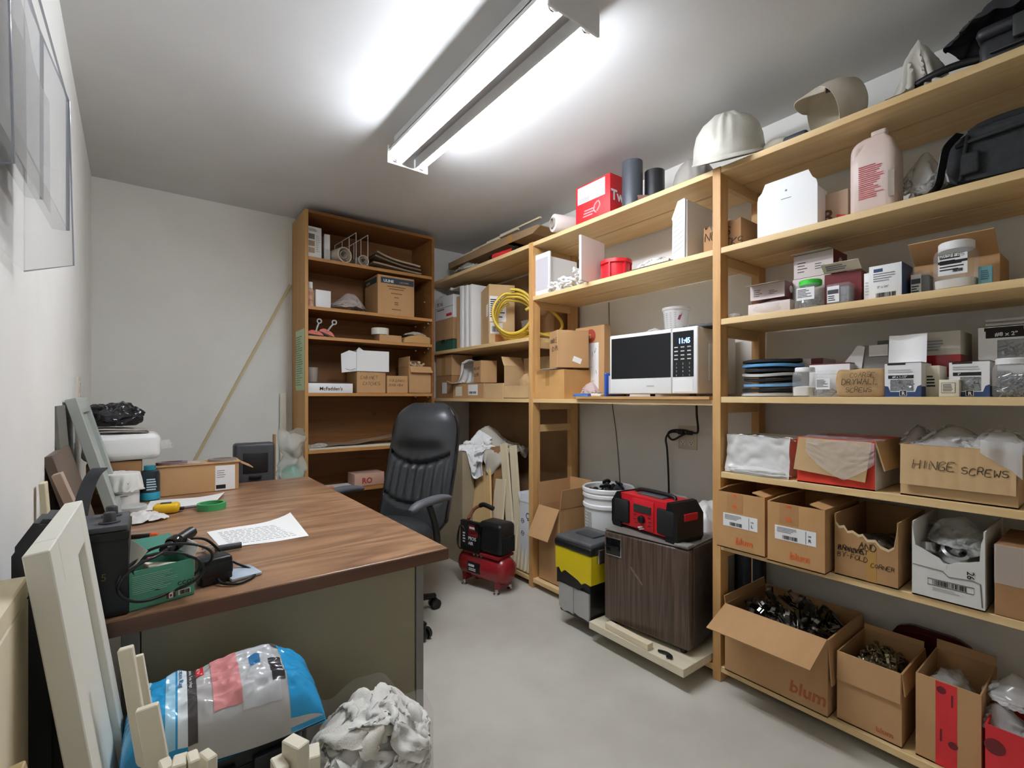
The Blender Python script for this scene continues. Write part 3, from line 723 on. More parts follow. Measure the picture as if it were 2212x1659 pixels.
# maroon tray behind
x = 2.245; y0, y1 = sy(1925, x), sy(2118, x); z1 = sz(1960, 1348, x); z2 = sz(2100, 1395, x)
b = nb(); P = []
Lw = y0-y1
for i in range(17): a = PI*i/16; P.append((Lw/2+(-math.cos(a))*Lw/2*(1 if True else 1), 0))
pts = [(0, 0), (Lw, 0), (Lw, z1-Z-.06), (Lw-.02, z1-Z-.025), (Lw-.06, z1-Z-.004), (.06, z1-Z), (.02, z1-Z-.015), (0, z1-Z-.05)]
prism(b, pts, .03, T(0, 0, 0)); 
bmesh.ops.bevel(b, geom=[e for e in b.edges], offset=.006, segments=2, affect='EDGES')
t = thing('tray', 'dark maroon glossy curved tray standing against the wall behind boxes', 'tray', (x, y0, Z), -90)
obj('panel', b, mat('maroon_gloss', '#4A1216', .2), t, 50)
b = nb(); tube(b, [(.04, -.002, z1-Z-.03), (Lw*.5, -.004, z1-Z-.018), (Lw-.06, -.002, z1-Z-.034)], .004, 6, smooth=5); obj('rim', b, MATS['maroon_gloss'], t, 50)
# dark pipes standing behind the large carton
for i, (u, r) in enumerate(((1578, .034), (1612, .04), (1640, .03))):
    x = 2.262; y = sy(u, x); b = nb(); lathe(b, [(r, 0), (r, .56-i*.02), (r-.006, .56-i*.02), (r-.006, .02), (0, .02), (0, 0)][::-1] if False else [(0, 0), (r, 0), (r, .47-i*.02), (r-.006, .47-i*.02), (r-.006, .02), (0, .02)], 20)
    o = tag(obj('pipe', b, mat('black_abs', '#232427', .35), None, 40), 'black plastic pipe standing behind the large hinge box', 'pipe', 'black pipes behind the hinge box'); o.location = (x, y, Z)
# ---- shelf 6
Z = .58+E3
def blum_box(label, u0, u1, vt, x, letter, big):
    yc, W, _ = RI(u0, u1, vt, x, Z); H = sz(u0+5, vt, x)-Z; Dp = .33
    t = thing('cardboard_box', label, 'box', (x, yc, Z), -90)
    obj('body', shell(W, Dp, H), mat('carton_orange_print', '#C69A68', .8, '#BA8D5A', 5), t); mf = fm('front', W, Dp, H)
    flap(t, 'l', W, Dp, H, -60, .05, MATS['carton_orange_print']); flap(t, 'r', W, Dp, H, -75, .05, MATS['carton_orange_print'])
    patch(t, 'tape', mf, -W*.28, H*.66, W*.34, H*.335, mat('tape_brown', '#B4875A', .3))
    patch(t, 'address_label', mf, -W*.36, H*.40, W*.72, H*.23, WPAPER, .0012)
    lines(t, mf, -W*.32, H*.52, W*.38, H*.09, 4, GREYINK, .0019, seed=2)
    barcode(t, mf, -W*.22, H*.42, W*.26, H*.06, o=.0019)
    patch(t, 'label_rule', mf, W*.185, H*.41, W*.006, H*.2, INK, .0019)
    txt(t, mf, W*.23, H*.45, H*.07, letter, INK, .0016, bold=.02); txt(t, mf, W*.22, H*.53, H*.035, '100', INK, .0016, bold=.01)
    txt(t, mf, -W*.10, H*.12, H*.155, 'blum', ORANGE, bold=.022, shear=.1, sx=1.0)
    lines(t, mf, -W*.16, H*.72, W*.12, H*.07, 3, ORANGE, seed=8, name='tape_print', th=.6); lines(t, mf, -W*.15, H*.93, W*.10, H*.05, 2, ORANGE, seed=3, name='tape_print', th=.6)
    b = nb(); box(b, -W/2+.006, W/2-.006, .006, Dp-.006, .004, H*.6); obj('contents', b, CARD, t)
    return t
blum_box('brown hinge carton with shipping label letter L and orange logo', 1549, 1652, 1060, 1.875, 'L', 0)
blum_box('brown hinge carton with shipping label letter R and orange logo', 1658, 1782, 1083, 1.862, 'R', 1)
x = 1.905; yc, W, H = RI(1803, 1940, 1105, x, Z); H = sz(1803, 1108, x)-Z; Dp = .31
t = thing('cardboard_box', 'torn open cardboard box with handwritten corner note', 'box', (x, yc, Z), -90)
tear = [(0, 1.0), (.02, .86), (.08, .80), (.16, .82), (.22, .74), (.30, .76), (.40, .71), (.46, .735), (.54, .66), (.66, .68), (.74, .60), (.86, .57), (.94, .63), (.97, .80), (1, .97)]
obj('body', shell(W, Dp, H, front=tear), mat('carton_torn', '#B48B5D', .8, '#A87F50', 6), t); mf = fm('front', W, Dp, H)
b = nb(); prism(b, [(-W/2+W*a, H*z+.001) for a, z in tear]+[(-W/2+W*a, H*z-.007) for a, z in reversed(tear)], .005, T(0, -.001, 0)); obj('torn_edge', b, mat('torn_paper', '#D8C09A', .9), t)
patch(t, 'tape', mf, W*.02, .003, W*.16, H*.52, TAPE)
hand(t, mf, -W*.1, H*.50, H*.10, 'AND', INK, .06); hand(t, mf, -W*.44, H*.42, H*.075, 'BRACKET', INK, .07); hand(t, mf, -W*.45, H*.31, H*.075, 'BY-FOLD', INK, .055); hand(t, mf, W*.09, H*.25, H*.065, 'CORNER', INK, .055)
b = nb(); tube(b, [mf @ Vector((-W*.44+W*.42*i/14, H*.455+(.008 if i % 2 else -.008), .001)) for i in range(15)], .0016, 4); obj('scribble', b, INK, t)
for i in range(3):
    b = nb(); blob(b, .05, .045, .05, 31+i, .25, 3, 3, ridge=.1); obj('contents', b, DARKM, t, 60, T(-.03+.04*i, .08+.04*i, H*.42))
b = nb(); box(b, -W/2+.006, W/2-.006, .006, Dp-.006, .004, H*.43); obj('fill', b, DARKM, t)
x = 1.905; yc, W, H = RI(1970, 2128, 1120, x, Z); H = sz(1970, 1125, x)-Z; Dp = .30
t = thing('cardboard_box', 'torn white carton with barcode holding bagged chrome hardware', 'box', (x, yc, Z), -90)
tear = [(0, .98), (.03, .80), (.05, .68), (.14, .655), (.28, .60), (.40, .56), (.46, .50), (.54, .51), (.62, .55), (.80, .585), (.93, .62), (.95, .85), (1, .98)]
obj('body', shell(W, Dp, H, front=tear), mat('carton_white', '#E4E2DB', .75, '#D9D6CD', 6), t); mf = fm('front', W, Dp, H)
b = nb(); tube(b, [mf @ Vector(q) for q in ((-W*.49, H*.42, .0008), (-W*.06, H*.40, .0008), (W*.02, H*.34, .0008), (W*.34, H*.36, .0008), (W*.44, H*.34, .0008), (W*.465, H*.05, .0008))], .0016, 4); obj('tear_line', b, MGREY, t)
b = nb(); prism(b, [(-W*.05, H*.5), (-.002, H*.44), (W*.0, H*.5)], .006, T(0, -.001, 0)); obj('tear_notch', b, MATS['carton_white'], t)
b = nb(); tube(b, [mf @ Vector(q) for q in ((-W*.27, H*.19, .001), (W*.36, H*.19, .001), (W*.36, H*.27, .001), (-W*.27, H*.27, .001))], .0008, 4, closed=True); obj('barcode_frame', b, INK, t)
barcode(t, mf, -W*.20, H*.2, W*.46, H*.06, o=.0012); lines(t, mf, -W*.2, H*.12, W*.46, H*.05, 2, LGREY, seed=1, o=.0012)
txt(t, mf, W*.27, H*.47, H*.10, '26', INK, rot=-90, bold=.01)
for i, (a, c_, r1) in enumerate(((-.06, .09, 20), (.0, .07, -15), (.055, .10, 40), (-.02, .16, 70))):
    b = nb(); lathe(b, [(.0, 0), (.030, 0), (.034, .004), (.034, .03), (.026, .034), (.024, .01), (0, .01)], 20); tube(b, [(.0, 0, .02), (.05, 0, .03), (.08, 0, .01)], .012, 8, smooth=3)
    o = tag(obj('chrome_bracket', b, CHROME, None, 40), 'chrome bracket lying in the torn white carton', 'bracket', 'chrome brackets in the torn white carton'); o.location = (x+c_, yc-a, Z+H*.47+.004+i*.012); o.rotation_euler = (.5*math.sin(i*2), .5*math.cos(i*3), math.radians(r1))
film('plastic_bag', 'clear plastic bag over chrome brackets in the torn white carton', 'bag', x+.14, yc-.01, Z+H*.47+.03, .10, .085, .10, 44, CLEAR)
b = nb(); box(b, -W/2+.006, W/2-.006, .006, Dp-.006, .004, H*.46); obj('fill', b, MATS['carton_white'], t)
x = 1.91; yc, W, H = RI(2148, 2290, 1180, x, Z); H = sz(2165, 1175, x)-Z
t = carton('brown cardboard box wrapped in clear stretch film beside the white carton', (x, yc, Z), W, .26, H, mt=CARD3, seam=False)
b = nb(); sheet(b, 30, 14, lambda u, v: Vector((-W/2+W*u, -.003-.004*abs(nz((u*4, v*9, 0), 2, 3)), H*.45+H*.54*v)), .0003); obj('stretch_film', b, CLEAR, t, 70)
# ---- shelf 5
Z = .884+E3
x = 1.945; yc, W, H = RI(1575, 1702, 948, x, Z); H = sz(1640, 945, x)-Z; Dp = .24
t = thing('cardboard_box', 'white open carton wrapped in crinkled white plastic', 'box', (x, yc, Z), -92)
obj('body', shell(W, Dp, H), CREAM, t)
def wrapfn(u, v):
    a = -W/2*1.04+W*1.08*u; n_ = nz((u*2.2+.4*v, v*1.2, 1), 1.6, 5)+.35*nz((u*5+v, v*3, 1), 1.5, 6)
    return Vector((a, -.007-.016*abs(n_)-.012*(1-v)**2, H*(.0+1.03*v)+.004*n_))
b = nb(); sheet(b, 40, 28, wrapfn, .0005); wr = obj('plastic_wrap', b, mat('white_film', '#F1F0EC', .2, alpha=.72), t, 70)
b = nb(); sheet(b, 40, 10, lambda u, v: Vector((-W/2*1.03+W*1.06*u, -.006+.05*v, H*(1.03-.10*v*v)+.012*nz((u*4, v*3, 2), 2, 3))), .0005); obj('plastic_wrap', b, MATS['white_film'], t, 70)
b = nb(); blob(b, W*.55, .03, .035, 9, .2, 3, 4, ridge=.15, M=T(0, -.012, .001)); obj('wrap_bunch', b, MATS['white_film'], t, 70)
mf = fm('front', W, Dp, H); patch(t, 'printed_panel', mf, W*.05, H*.18, W*.36, H*.64, WPAPER); lines(t, mf, W*.08, H*.35, W*.28, H*.4, 8, GREYINK, seed=6, th=.3)
b = nb(); prism(b, [(-W*.28, H*.62), (-W*.16, H*.62), (-W*.18, H*.78), (-W*.24, H*.84)], .0008, T(0, -.001, 0)); obj('blue_mark', b, SLATE, t)
x = 1.915; yc, W, H = RI(1722, 1890, 955, x, Z); H = sz(1800, 948, x)-Z; Dp = .28
t = thing('cardboard_box', 'red open box with a cardboard flap hanging over plastic liner', 'box', (x, yc, Z), -90)
obj('body', shell(W, Dp, H), mat('red_carton', '#DC3A22', .6), t)
b = nb(); box(b, W/2, W/2+.0008, .001, Dp-.001, .001, H-.001); obj('side_face', b, WPAPER, t)
b = nb(); prism(b, [(-W*.53, H*.28), (W*.40, H*.16), (W*.48, H*.98), (-W*.45, H*1.0)], .004, T(0, -.012, 0) @ RX(2)); hf = obj('flap', b, CARD2, t)
b = nb(); sheet(b, 36, 22, lambda u, v: Vector((-W*.34+W*.86*u, -.020-.008*abs(nz((u*3, v*3, 0), 2.2, 8)), H*(.98-.80*v*(1-.55*(2*abs(u-.55))**1.5))+.004*nz((u*5, v*5, 0), 2, 4))), .0004); obj('plastic_liner', b, CLEAR, t, 70)
b = nb(); sheet(b, 36, 16, lambda u, v: Vector((-W*.45+W*.98*u, -.018+.20*v, H*(.99+.07*math.sin(v*5)*nz((u*4, v*4, 0), 1.5, 2)+.05*v))), .0004); obj('plastic_liner', b, CLEAR, t, 70)
flap(t, 'r', W, Dp, H, 165, .10, CARD2)
x = 1.925; yc, W, H = RI(1945, 2200, 965, x, Z); H = sz(1945, 958, x)-Z; Dp = .26
t = thing('cardboard_box', 'cardboard box with a folded flap lettered in marker about screws', 'box', (x, yc, Z), -90)
obj('body', shell(W, Dp, H), CARD2, t)
b = nb(); pts = []
W2 = W*.98
sheet(b, 60, 8, lambda u, v: Vector((-W2/2+W2*u, -.010-.006*(1-v)-.0016*abs(math.sin(u*23)), H*(.99-.76*(1-v)))), .003); hf = obj('flap', b, CARD2, t, 30)
b = nb()
hand(t, T(0, -.0155, 0) @ fm('front', W, Dp, H), -W*.37, H*.56, H*.155, 'HINGE', PENINK, .04); hand(t, T(0, -.0145, 0) @ fm('front', W, Dp, H), W*.06, H*.53, H*.13, 'SCREWS', PENINK, .045)
b.free()
for i, (a, c_, sx_, h_) in enumerate(((-.02, .12, .11, .10), (.09, .09, .10, .09), (-.12, .16, .05, .09))):
    film('plastic_bag', 'clear plastic bag bunched up in the lettered screw box', 'bag', x+c_, yc-a, Z+H*.82, .10, sx_, h_*.85, 50+i, CLEARD, 'clear bags in the lettered screw box')
b = nb(); sheet(b, 20, 20, lambda u, v: Vector((W*.22+W*.32*u, -.02-.006*math.sin(u*8), H*(1.15-.62*v*(.35+.65*u))+.006*nz((u*6, v*6, 0), 1, 5))), .0004); obj('plastic_liner', b, CLEARD, t, 70)
b = nb(); box(b, -W/2+.006, W/2-.006, .006, Dp-.006, .004, H*.8); obj('contents', b, CARD2, t)
# ---- shelf 4 (eye level)
Z = 1.198+E3
x = 1.975; y0 = sy(1583, x-.02); y1 = sy(1704, x-.02); R_ = (y0-y1)/2
SAND = [('#B9BABA', 1.0), ('#1B1B1D', .96), ('#6FA3CF', .98), ('#1A1A1C', .95), ('#C2C2C0', .99), ('#1B1B1D', .97), ('#5E9AC9', 1.03), ('#222224', 1.0)]
zc = Z; hh = (sz(1640, 766, x-R_)-Z)/8*.98
for i, (c_, k) in enumerate(SAND):
    b = nb(); bow = .006 if i in (3, 4) else .002
    def disc(u, v, k=k, i=i, bow=bow): return Vector((0, 0, 0))
    lathe(b, [(0, 0), (R_*k*.9, 0), (R_*k, .0015), (R_*k, hh*.55), (R_*k*.97, hh*.62), (0, hh*.62)], 40)
    for v in b.verts: v.co.z += bow*((v.co.y/R_)**2)+.0015*math.sin(v.co.x*40+i)
    o = tag(obj('sanding_disc', b, mat('sand_%d' % i, c_, .8), None, 35), {'#B9BABA': 'light grey sanding disc at the bottom of the stack', '#C2C2C0': 'light grey sanding disc in the middle of the stack', '#6FA3CF': 'lower pale blue sanding disc in the stack', '#5E9AC9': 'upper blue sanding disc near the top of the stack'}.get(c_, 'black sanding disc in the stack by the shelf post'), 'sanding disc', 'stack of sanding discs')
    o.location = (x+R_-.03+.002*i, (y0+y1)/2+.004*math.sin(i*2.1), zc); zc += hh*.62+.0075
def printed(name, label, u0, u1, vt, x, Dp, mt, z=None, cat='box', rz=-90, group=None):
    z = Z if z is None else z
    yc, W, H = RI(u0, u1, vt, x, z)
    t = pbox(name, label, cat, (x, yc, z), W, Dp, H, rz, mt, group)
    return t, W, H, fm('front', W, Dp, H)
# maroon flat box behind the discs
t, W, H, mf = printed('abrasive_box', 'white and maroon abrasive box lying behind the sanding discs', 1712, 1778, 775, 2.15, .13, WPAPER)
patch(t, 'maroon_band', mf, W*.12, 0, W*.38, H, DRED); lines(t, mf, -W*.4, H*.55, W*.3, H*.2, 3, GREYINK)
# small jars
def jar(label, u0, u1, vt, x, z, lidm, lidh=.018, content=LGREY, cl=.4, sq=4, labelm=WPAPER, name='jar', lidk=.9, band=True, textlines=6):
    yc, W, H = RI(u0, u1, vt, x, z); R = W/2; yc = sy((u0+u1)/2, x+R*.7)
    t = thing(name, label, 'jar', (x+R, yc, z), -90)
    b = nb(); lathe(b, [(0, .001), (R*.92, .001), (R, .006), (R, H*.70), (R*.93, H*.80), (R*lidk*.96, H*.84), (R*lidk*.96, H-lidh)], 32, sq=sq); body = obj('body', b, CLEARP, t, 50)
    b = nb(); lathe(b, [(R*lidk*.97, H-lidh-.004), (R*lidk, H-lidh-.003), (R*lidk, H-.003), (R*lidk*.93, H), (0, H)], 32); obj('lid', b, lidm, t, 40)
    if cl: 
        b = nb(); lathe(b, [(0, .004), (R*.9, .004), (R*.94, H*cl*.9), (R*.7, H*cl), (0, H*cl*1.05)], 28, sq=sq); obj('contents', b, content, t, 40)
    if labelm:
        m_ = T(0, -R, 0) @ fm('front', W, W, H); patch(t, 'jar_label', m_, -R*.66, H*.28, R*1.32, H*.42, labelm, .001)
        lines(t, m_, -R*.58, H*.36, R*1.1, H*.3, textlines, INK, .0016, seed=int(u0), th=.4)
    return t, R, H
def screws(n, cx, cy, cz, rx_, ry_, rz_, m, seed, par, L=.035, name='screw'):
    """loose screws seen through a window or a jar"""
    rr = random.Random(seed)
    b = nb()
    for i in range(n):
        M_ = T(cx+rr.uniform(-rx_, rx_), cy+rr.uniform(-ry_, ry_), cz+rr.uniform(-rz_, rz_)) @ RZ(rr.uniform(0, 360)) @ RX(rr.uniform(40, 140)) 
        vs_ = tube(b, [(0, 0, -L/2), (0, 0, L/2-.004), (0, 0, L/2)], lambda q: .0014 if q < .6 else .0034, 6, M=M_)
    o = obj('screws', b, m, par, 40); o['kind'] = 'stuff'; return o
ZN = mat('zinc_screw', '#B9BDC2', .3, metal=.9)
jar('small clear jar with white lid and pale contents next to sanding discs', 1713, 1759, 793, 1.93, Z, WHITE, .013, OFFW, .35, labelm=None)
t, R, H = jar('short clear jar of long zinc screws with white label', 1760, 1806, 800, 1.93, Z, CLEARP, .01, LGREY, 0, lidk=.95)
screws(16, 0, 0, H*.2, R*.6, R*.6, H*.12, ZN, 3, t, .035)
t, W, H, mf = printed('small_box', 'plain white box behind the two small screw jars', 1748, 1836, 787, 2.03, .12, WPAPER)
b = nb(); box(b, -W/2, W/2, .0, .1, H, H+.004, RX(0)); obj('lid', b, DRED, t)
x = 1.92; yc, W, H = RI(1806, 1908, 797, x, Z)
t = thing('paper_bag', 'crumpled brown paper bag of drywall screws with handwriting', 'bag', (x, yc, Z), -90)
b = nb(); vs_ = box(b, -W/2, W/2, 0, .09, 0, H, bev=.008, seg=2); bmesh.ops.subdivide_edges(b, edges=b.edges[:], cuts=5, use_grid_fill=True)
for v in b.verts: v.co += Vector((nz(v.co, 22, 1)*.005, nz(v.co, 24, 2)*.006, nz(v.co, 25, 3)*.005*(v.co.z/H)))
obj('body', b, mat('kraft_paper', '#BC9A6E', .85, '#AF8C60', 20), t, 30); mf = T(0, -.004, 0) @ fm('front', W, .09, H)
hand(t, mf, -W*.18, H*.70, H*.16, 'COARSE', INK, .05, .003); hand(t, mf, -W*.36, H*.44, H*.2, 'DRYWALL', INK, .05, .003); hand(t, mf, -W*.27, H*.17, H*.17, 'SCREWS', INK, .05, .003)
def screwbox(label, u0, u1, vt, x, Dp, title, win, z=None, label2=None, bluef=.32):
    """white cut-front screw carton with a blue foot, clear window and screws inside"""
    z = Z if z is None else z
    yc, W, H = RI(u0, u1, vt, x, z)
    t = thing('screw_box', label, 'box', (x, yc, z), -90)
    mf = fm('front', W, Dp, H); wx0, wx1, wz0, wz1 = [win[0]*W, win[1]*W, win[2]*H, win[3]*H]
    b = nb(); box(b, -W/2, wx0, 0, .002, 0, H); box(b, wx1, W/2, 0, .002, 0, H); box(b, wx0, wx1, 0, .002, 0, wz0); box(b, wx0, wx1, 0, .002, wz1, H)
    box(b, -W/2, W/2, Dp-.002, Dp, 0, H); box(b, -W/2, -W/2+.002, .002, Dp-.002, 0, H); box(b, W/2-.002, W/2, .002, Dp-.002, 0, H); box(b, -W/2, W/2, 0, Dp, 0, .002); box(b, -W/2, W/2, 0, Dp, H-.002, H)
    obj('body', b, WPAPER, t)
    b = nb(); prism(b, [(-W/2, 0), (W/2, 0), (W/2, H*.34), (W*.40, H*.30), (W*.34, H*.14), (-W*.34, H*.14), (-W*.40, H*.30), (-W/2, H*bluef)], .0006, T(0, -.0007, 0)); obj('blue_foot', b, NAVY, t)
    patch(t, 'side_foot', fm('right', W, Dp, H), -Dp/2, 0, Dp, H*.3, NAVY)
    b = nb(); box(b, wx0, wx1, .0004, .0010, wz0, wz1); obj('window_film', b, CLEARP, t)
    screws(46, (wx0+wx1)/2, .014, (wz0+wz1)/2, (wx1-wx0)*.42, .006, (wz1-wz0)*.40, ZN, int(u0), t, .03)
    b = nb(); box(b, wx0, wx1, .026, .028, wz0, wz1); obj('inner_card', b, WPAPER, t)
    patch(t, 'black_title_bar', mf, -W*.4, wz1+H*.03, W*.7, H*.10, INK); txt(t, mf, -W*.28, wz1+H*.055, H*.075, title, WPAPER, bold=.02)
    lines(t, mf, -W*.4, wz1+H*.19, W*.75, H*.12, 2, LGREY, seed=3)
    patch(t, 'emblem', mf, -W*.08, H*.02, W*.2, H*.16, WPAPER, .0014); patch(t, 'emblem_field', mf, -W*.065, H*.03, W*.17, H*.14, INK, .0019); txt(t, mf, -W*.02, H*.05, H*.13, 'R', WPAPER, o=.0024, bold=.02)
    patch(t, 'top_print', mf, -W*.42, H*.93, W*.5, H*.05, INK)
    return t, W, H
screwbox('white and navy screw box with window and size bar', 1911, 1990, 783, 1.915, .12, '#8 x 1-1/2"', (-.34, .30, .16, .50))
t, W, H, mf = printed('side_box', 'beige flat box with small dark print between screw boxes', 1990, 2030, 790, 1.965, .10, CREAM)
lines(t, mf, -W*.2, H*.3, W*.5, H*.4, 4, INK, seed=9)
t, W, H, mf = printed('label_box', 'small cream box with framed label in front of screw boxes', 2028, 2072, 820, 1.935, .06, CREAM)
patch(t, 'framed_label', mf, -W*.38, H*.22, W*.7, H*.6, INK); patch(t, 'label_face', mf, -W*.36, H*.24, W*.66, H*.56, CREAM, .0012); lines(t, mf, -W*.3, H*.3, W*.5, H*.45, 5, INK, .0018, th=.35)
screwbox('white and navy screw box with empty-looking window beside a jar', 2050, 2138, 780, 1.955, .12, '2"', (-.22, .30, .16, .56))
t, R, H = jar('large clear jar full of loose zinc screws with white lid', 2142, 2235, 772, 1.93, Z, WHITE, .014, LGREY, 0, labelm=None, sq=5)
screws(150, 0, 0, H*.30, R*.62, R*.62, H*.26, ZN, 12, t, .03)
t, W, H = screwbox('tall white and navy screw box standing at the back of the shelf', 2113, 2290, 700, 2.10, .14, '#8 x 2"', (-.25, .35, .48, .80))
# grey open carton and white-red box behind
x = 2.08; yc, W, H = RI(1862, 1935, 745, x, Z)
t = thing('cardboard_box', 'grey open carton with splayed white flaps behind the screw bag', 'box', (x, yc, Z), -90)
obj('body', shell(W, .16, H), mat('grey_carton', '#8B8680', .8), t); b = nb(); prism(b, [(-W*1.15, H*.60), (-W*.62, H*1.02), (-W*.40, H*.98), (-W*.50, H*.55)], .002, T(0, -.004, 0)); obj('flap', b, WPAPER, t); flap(t, 'f', W, .16, H, 178, .04, WPAPER, inset=.02); flap(t, 'b', W, .16, H, 10, .03, MGREY)
t, W, H, mf = printed('filter_box', 'white box with red shrink film on its lower half', 1995, 2075, 716, 2.06, .17, mat('greige_card', '#C9C3B6', .75))
patch(t, 'red_film', mf, -W/2, H*.30, W, H*.34, mat('red_film', '#A31F28', .15)); patch(t, 'red_film', fm('right', W, .17, H), -.085, H*.30, .17, H*.34, MATS['red_film'])
lines(t, mf, -W*.42, H*.70, W*.5, H*.18, 4, GREYINK, seed=2); patch(t, 'picture', mf, -W*.45, H*.70, W*.42, H*.2, LGREY, .0009)
x = 2.055; yc, W, H = RI(1930, 2012, 722, x, Z+.20)
t = thing('loose_flap', 'bent white card flap sticking out in front of the red filmed box', 'card', (x-.045, yc, Z), -90)
b = nb(); sheet(b, 10, 10, lambda u, v: Vector((-W/2+W*u, -.02*(1-v)+.006*math.sin(u*5), (sz(1970, 778, x)-Z)*0+.0+(sz(1970, 725, x)-Z)*v)), .001); obj('sheet', b, WPAPER, t, 40)
# ---- shelf 3
Z = 1.525+E3
x = 1.955
b = nb(); blob(b, .03, .03, .03, 3, .15, 3, 3, ridge=.1); o = tag(obj('plastic_packet', b, CLEARD, None, 70), 'small crumpled clear packet beside the shelf post', 'packet'); o.location = (1.99, sy(1582, 1.97), Z)
yc, W, H = RI(1604, 1712, 645, 1.935, Z)
t = pbox('wrapped_box', 'flat box in clear plastic under a maroon and white box', 'box', (1.95, yc, Z), W*.84, .12, H*.8, -90, mat('pale_pink_card', '#D9CBC4', .6))
b = nb(); blob(b, W*.5, .075, H*1.05, 61, .08, 2.5, 4, ridge=.08, M=T(0, .062, 0)); obj('plastic_wrap', b, CLEAR, t, 70)
Hw = H
def maroon_box(label, u0, u1, vt, x, z, Dp, lidang=100, lidL=.05, h_=None):
    yc, W, H = RI(u0, u1, vt, x, z); H = h_ or H
    t = thing('abrasive_box', label, 'box', (x, yc, z), -90)
    b = nb(); box(b, -W/2, W/2, 0, Dp, 0, H, bev=.001, seg=1); obj('body', b, DRED, t); mf = fm('front', W, Dp, H)
    patch(t, 'white_front', mf, -W*.5, 0, W, H*.97, mat('pinkish_white', '#D9CBC8', .7)); lines(t, mf, -W*.4, H*.2, W*.3, H*.5, 4, INK, .0013, seed=3, th=.25); lines(t, mf, W*.05, H*.25, W*.25, H*.3, 3, INK, .0013, seed=5, th=.25)
    fl_ = flap(t, 'f', W*1.02, Dp, H, lidang, lidL, mat('grey_card', '#B7AEA4', .8), t=.0015, name='lid_flap')
    b = nb(); lathe(b, [(0, 0), (Dp*.13, 0), (Dp*.13, .0005), (0, .0005)], 18, fm('right', W, Dp, H) @ T(0, H*.55, .0004)); obj('round_mark', b, OFFW, t)
    return t, W, H
maroon_box('maroon and white abrasive box with open lid on the wrapped flat box', 1621, 1695, 612, 1.96, Z+Hw*1.06+.001, .11)
t, W, H, mf = printed('abrasive_box', 'white front abrasive box carrying another maroon box on top', 1712, 1795, 598, 2.03, .14, mat('pinkish_white', '#D9CBC8', .7)); patch(t, 'maroon_side', fm('right', W, .14, H), -.07, 0, .14, H, DRED); lines(t, mf, -W*.1, H*.75, W*.3, H*.12, 2, INK)
zt = Z+H+.001
maroon_box('maroon and white abrasive box with open lid highest on its stack', 1715, 1800, 560, 2.03, zt, .14, 95, .035, h_=sz(1757, 545, 2.03)-zt)
t, R, H = jar('clear jar of screws with bright green lid', 1718, 1777, 601, 1.925, Z, LIME, .016, LGREY, 0, sq=4, lidk=.82); screws(60, 0, 0, H*.22, R*.6, R*.6, H*.16, ZN, 8, t, .025)
yc, W, H = RI(1782, 1860, 580, 1.975, Z)
t = thing('abrasive_box', 'dark maroon open box with a cream lid folded forward', 'box', (1.975, yc, Z), -86)
obj('body', shell(W, .12, H*.9), DRED, t); fl_ = flap(t, 'f', W*1.05, .12, H*.93, 60, .05, CREAM, t=.0015, name='lid_flap'); b = nb(); box(b, -W/2+.003, W/2-.003, .004, .116, .002, H*.8); obj('contents', b, DRED, t)
lines(fl_, Matrix(((1, 0, 0, 0), (0, 0, -1, -.001), (0, 1, 0, 0), (0, 0, 0, 1))), -W*.4, .012, W*.7, .03, 3, GREYINK, .0012)
def tub(label, u0, u1, vt, x, Dp, fill, lab=True):
    yc, W, H = RI(u0, u1, vt, x, Z)
    t = thing('clear_tub', label, 'container', (x, yc, Z), -90)
    b = nb(); box(b, -W/2, W/2, 0, Dp, 0, H, bev=.006, seg=3); obj('body', b, CLEARP, t, 50)
    b = nb(); box(b, -W/2+.004, W/2-.004, .004, Dp-.004, .003, H*.82, bev=.004); obj('contents', b, fill, t, 40); mf = fm('front', W, Dp, H)
    if lab: patch(t, 'tub_label', mf, -W*.44, H*.1, W*.5, H*.78, WPAPER); patch(t, 'label_picture', mf, -W*.42, H*.5, W*.45, H*.2, DGREY, .0013); lines(t, mf, -W*.4, H*.15, W*.42, H*.3, 3, INK, .0014, seed=int(u0), th=.4)
    return t
tub('small clear tub of grey screws with white label', 1784, 1836, 611, 1.925, .06, mat('screw_fill', '#8E8F94', .5, '#6F7075', 90))
t, W, H, mf = printed('sanding_belt_box', 'white and navy sanding belt box with barcode', 1877, 1948, 571, 1.94, .12, WPAPER)
patch(t, 'navy_side', fm('right', W, .12, H), -.06, 0, .12, H, NAVY); patch(t, 'brand_mark', mf, -W*.35, H*.80, W*.28, H*.1, NAVY); lines(t, mf, -W*.36, H*.50, W*.72, H*.28, 4, GREYINK, seed=2, th=.35); txt(t, mf, -W*.25, H*.32, H*.09, '3" x 24"', GREYINK); barcode(t, mf, -W*.28, H*.04, W*.6, H*.13)
t, W, H, mf = printed('white_card_box', 'slim white box leaning at the end of the sanding belts', 1866, 1882, 590, 1.965, .10, WPAPER); lines(t, mf, -W*.3, H*.2, W*.5, H*.5, 5, LGREY)
tub('dark clear tub with barcode label between belts and jar', 1965, 2010, 585, 1.99, .08, DGREY)
t, R, H = jar('big clear square jar with white lid and handwritten lid label', 2015, 2112, 516, 1.925, Z, WHITE, .022, OFFW, .22, sq=4, lidk=.84, textlines=5)
m_ = T(0, -R, 0) @ fm('front', 2*R, 2*R, H); patch(t, 'label_band', m_, -R*.66, H*.52, R*1.32, H*.05, INK, .0016); barcode(t, m_, R*.0, H*.33, R*.45, H*.06, o=.0022); hand(t, m_, -R*.6, H*.64, H*.07, 'WASHERS', INK, .05, .0015)
x = 2.09; yc, W, H = RI(1975, 2160, 560, x, Z)
t = thing('cardboard_box', 'brown open carton with a raised back flap behind the big jar', 'box', (x, yc, Z), -90)
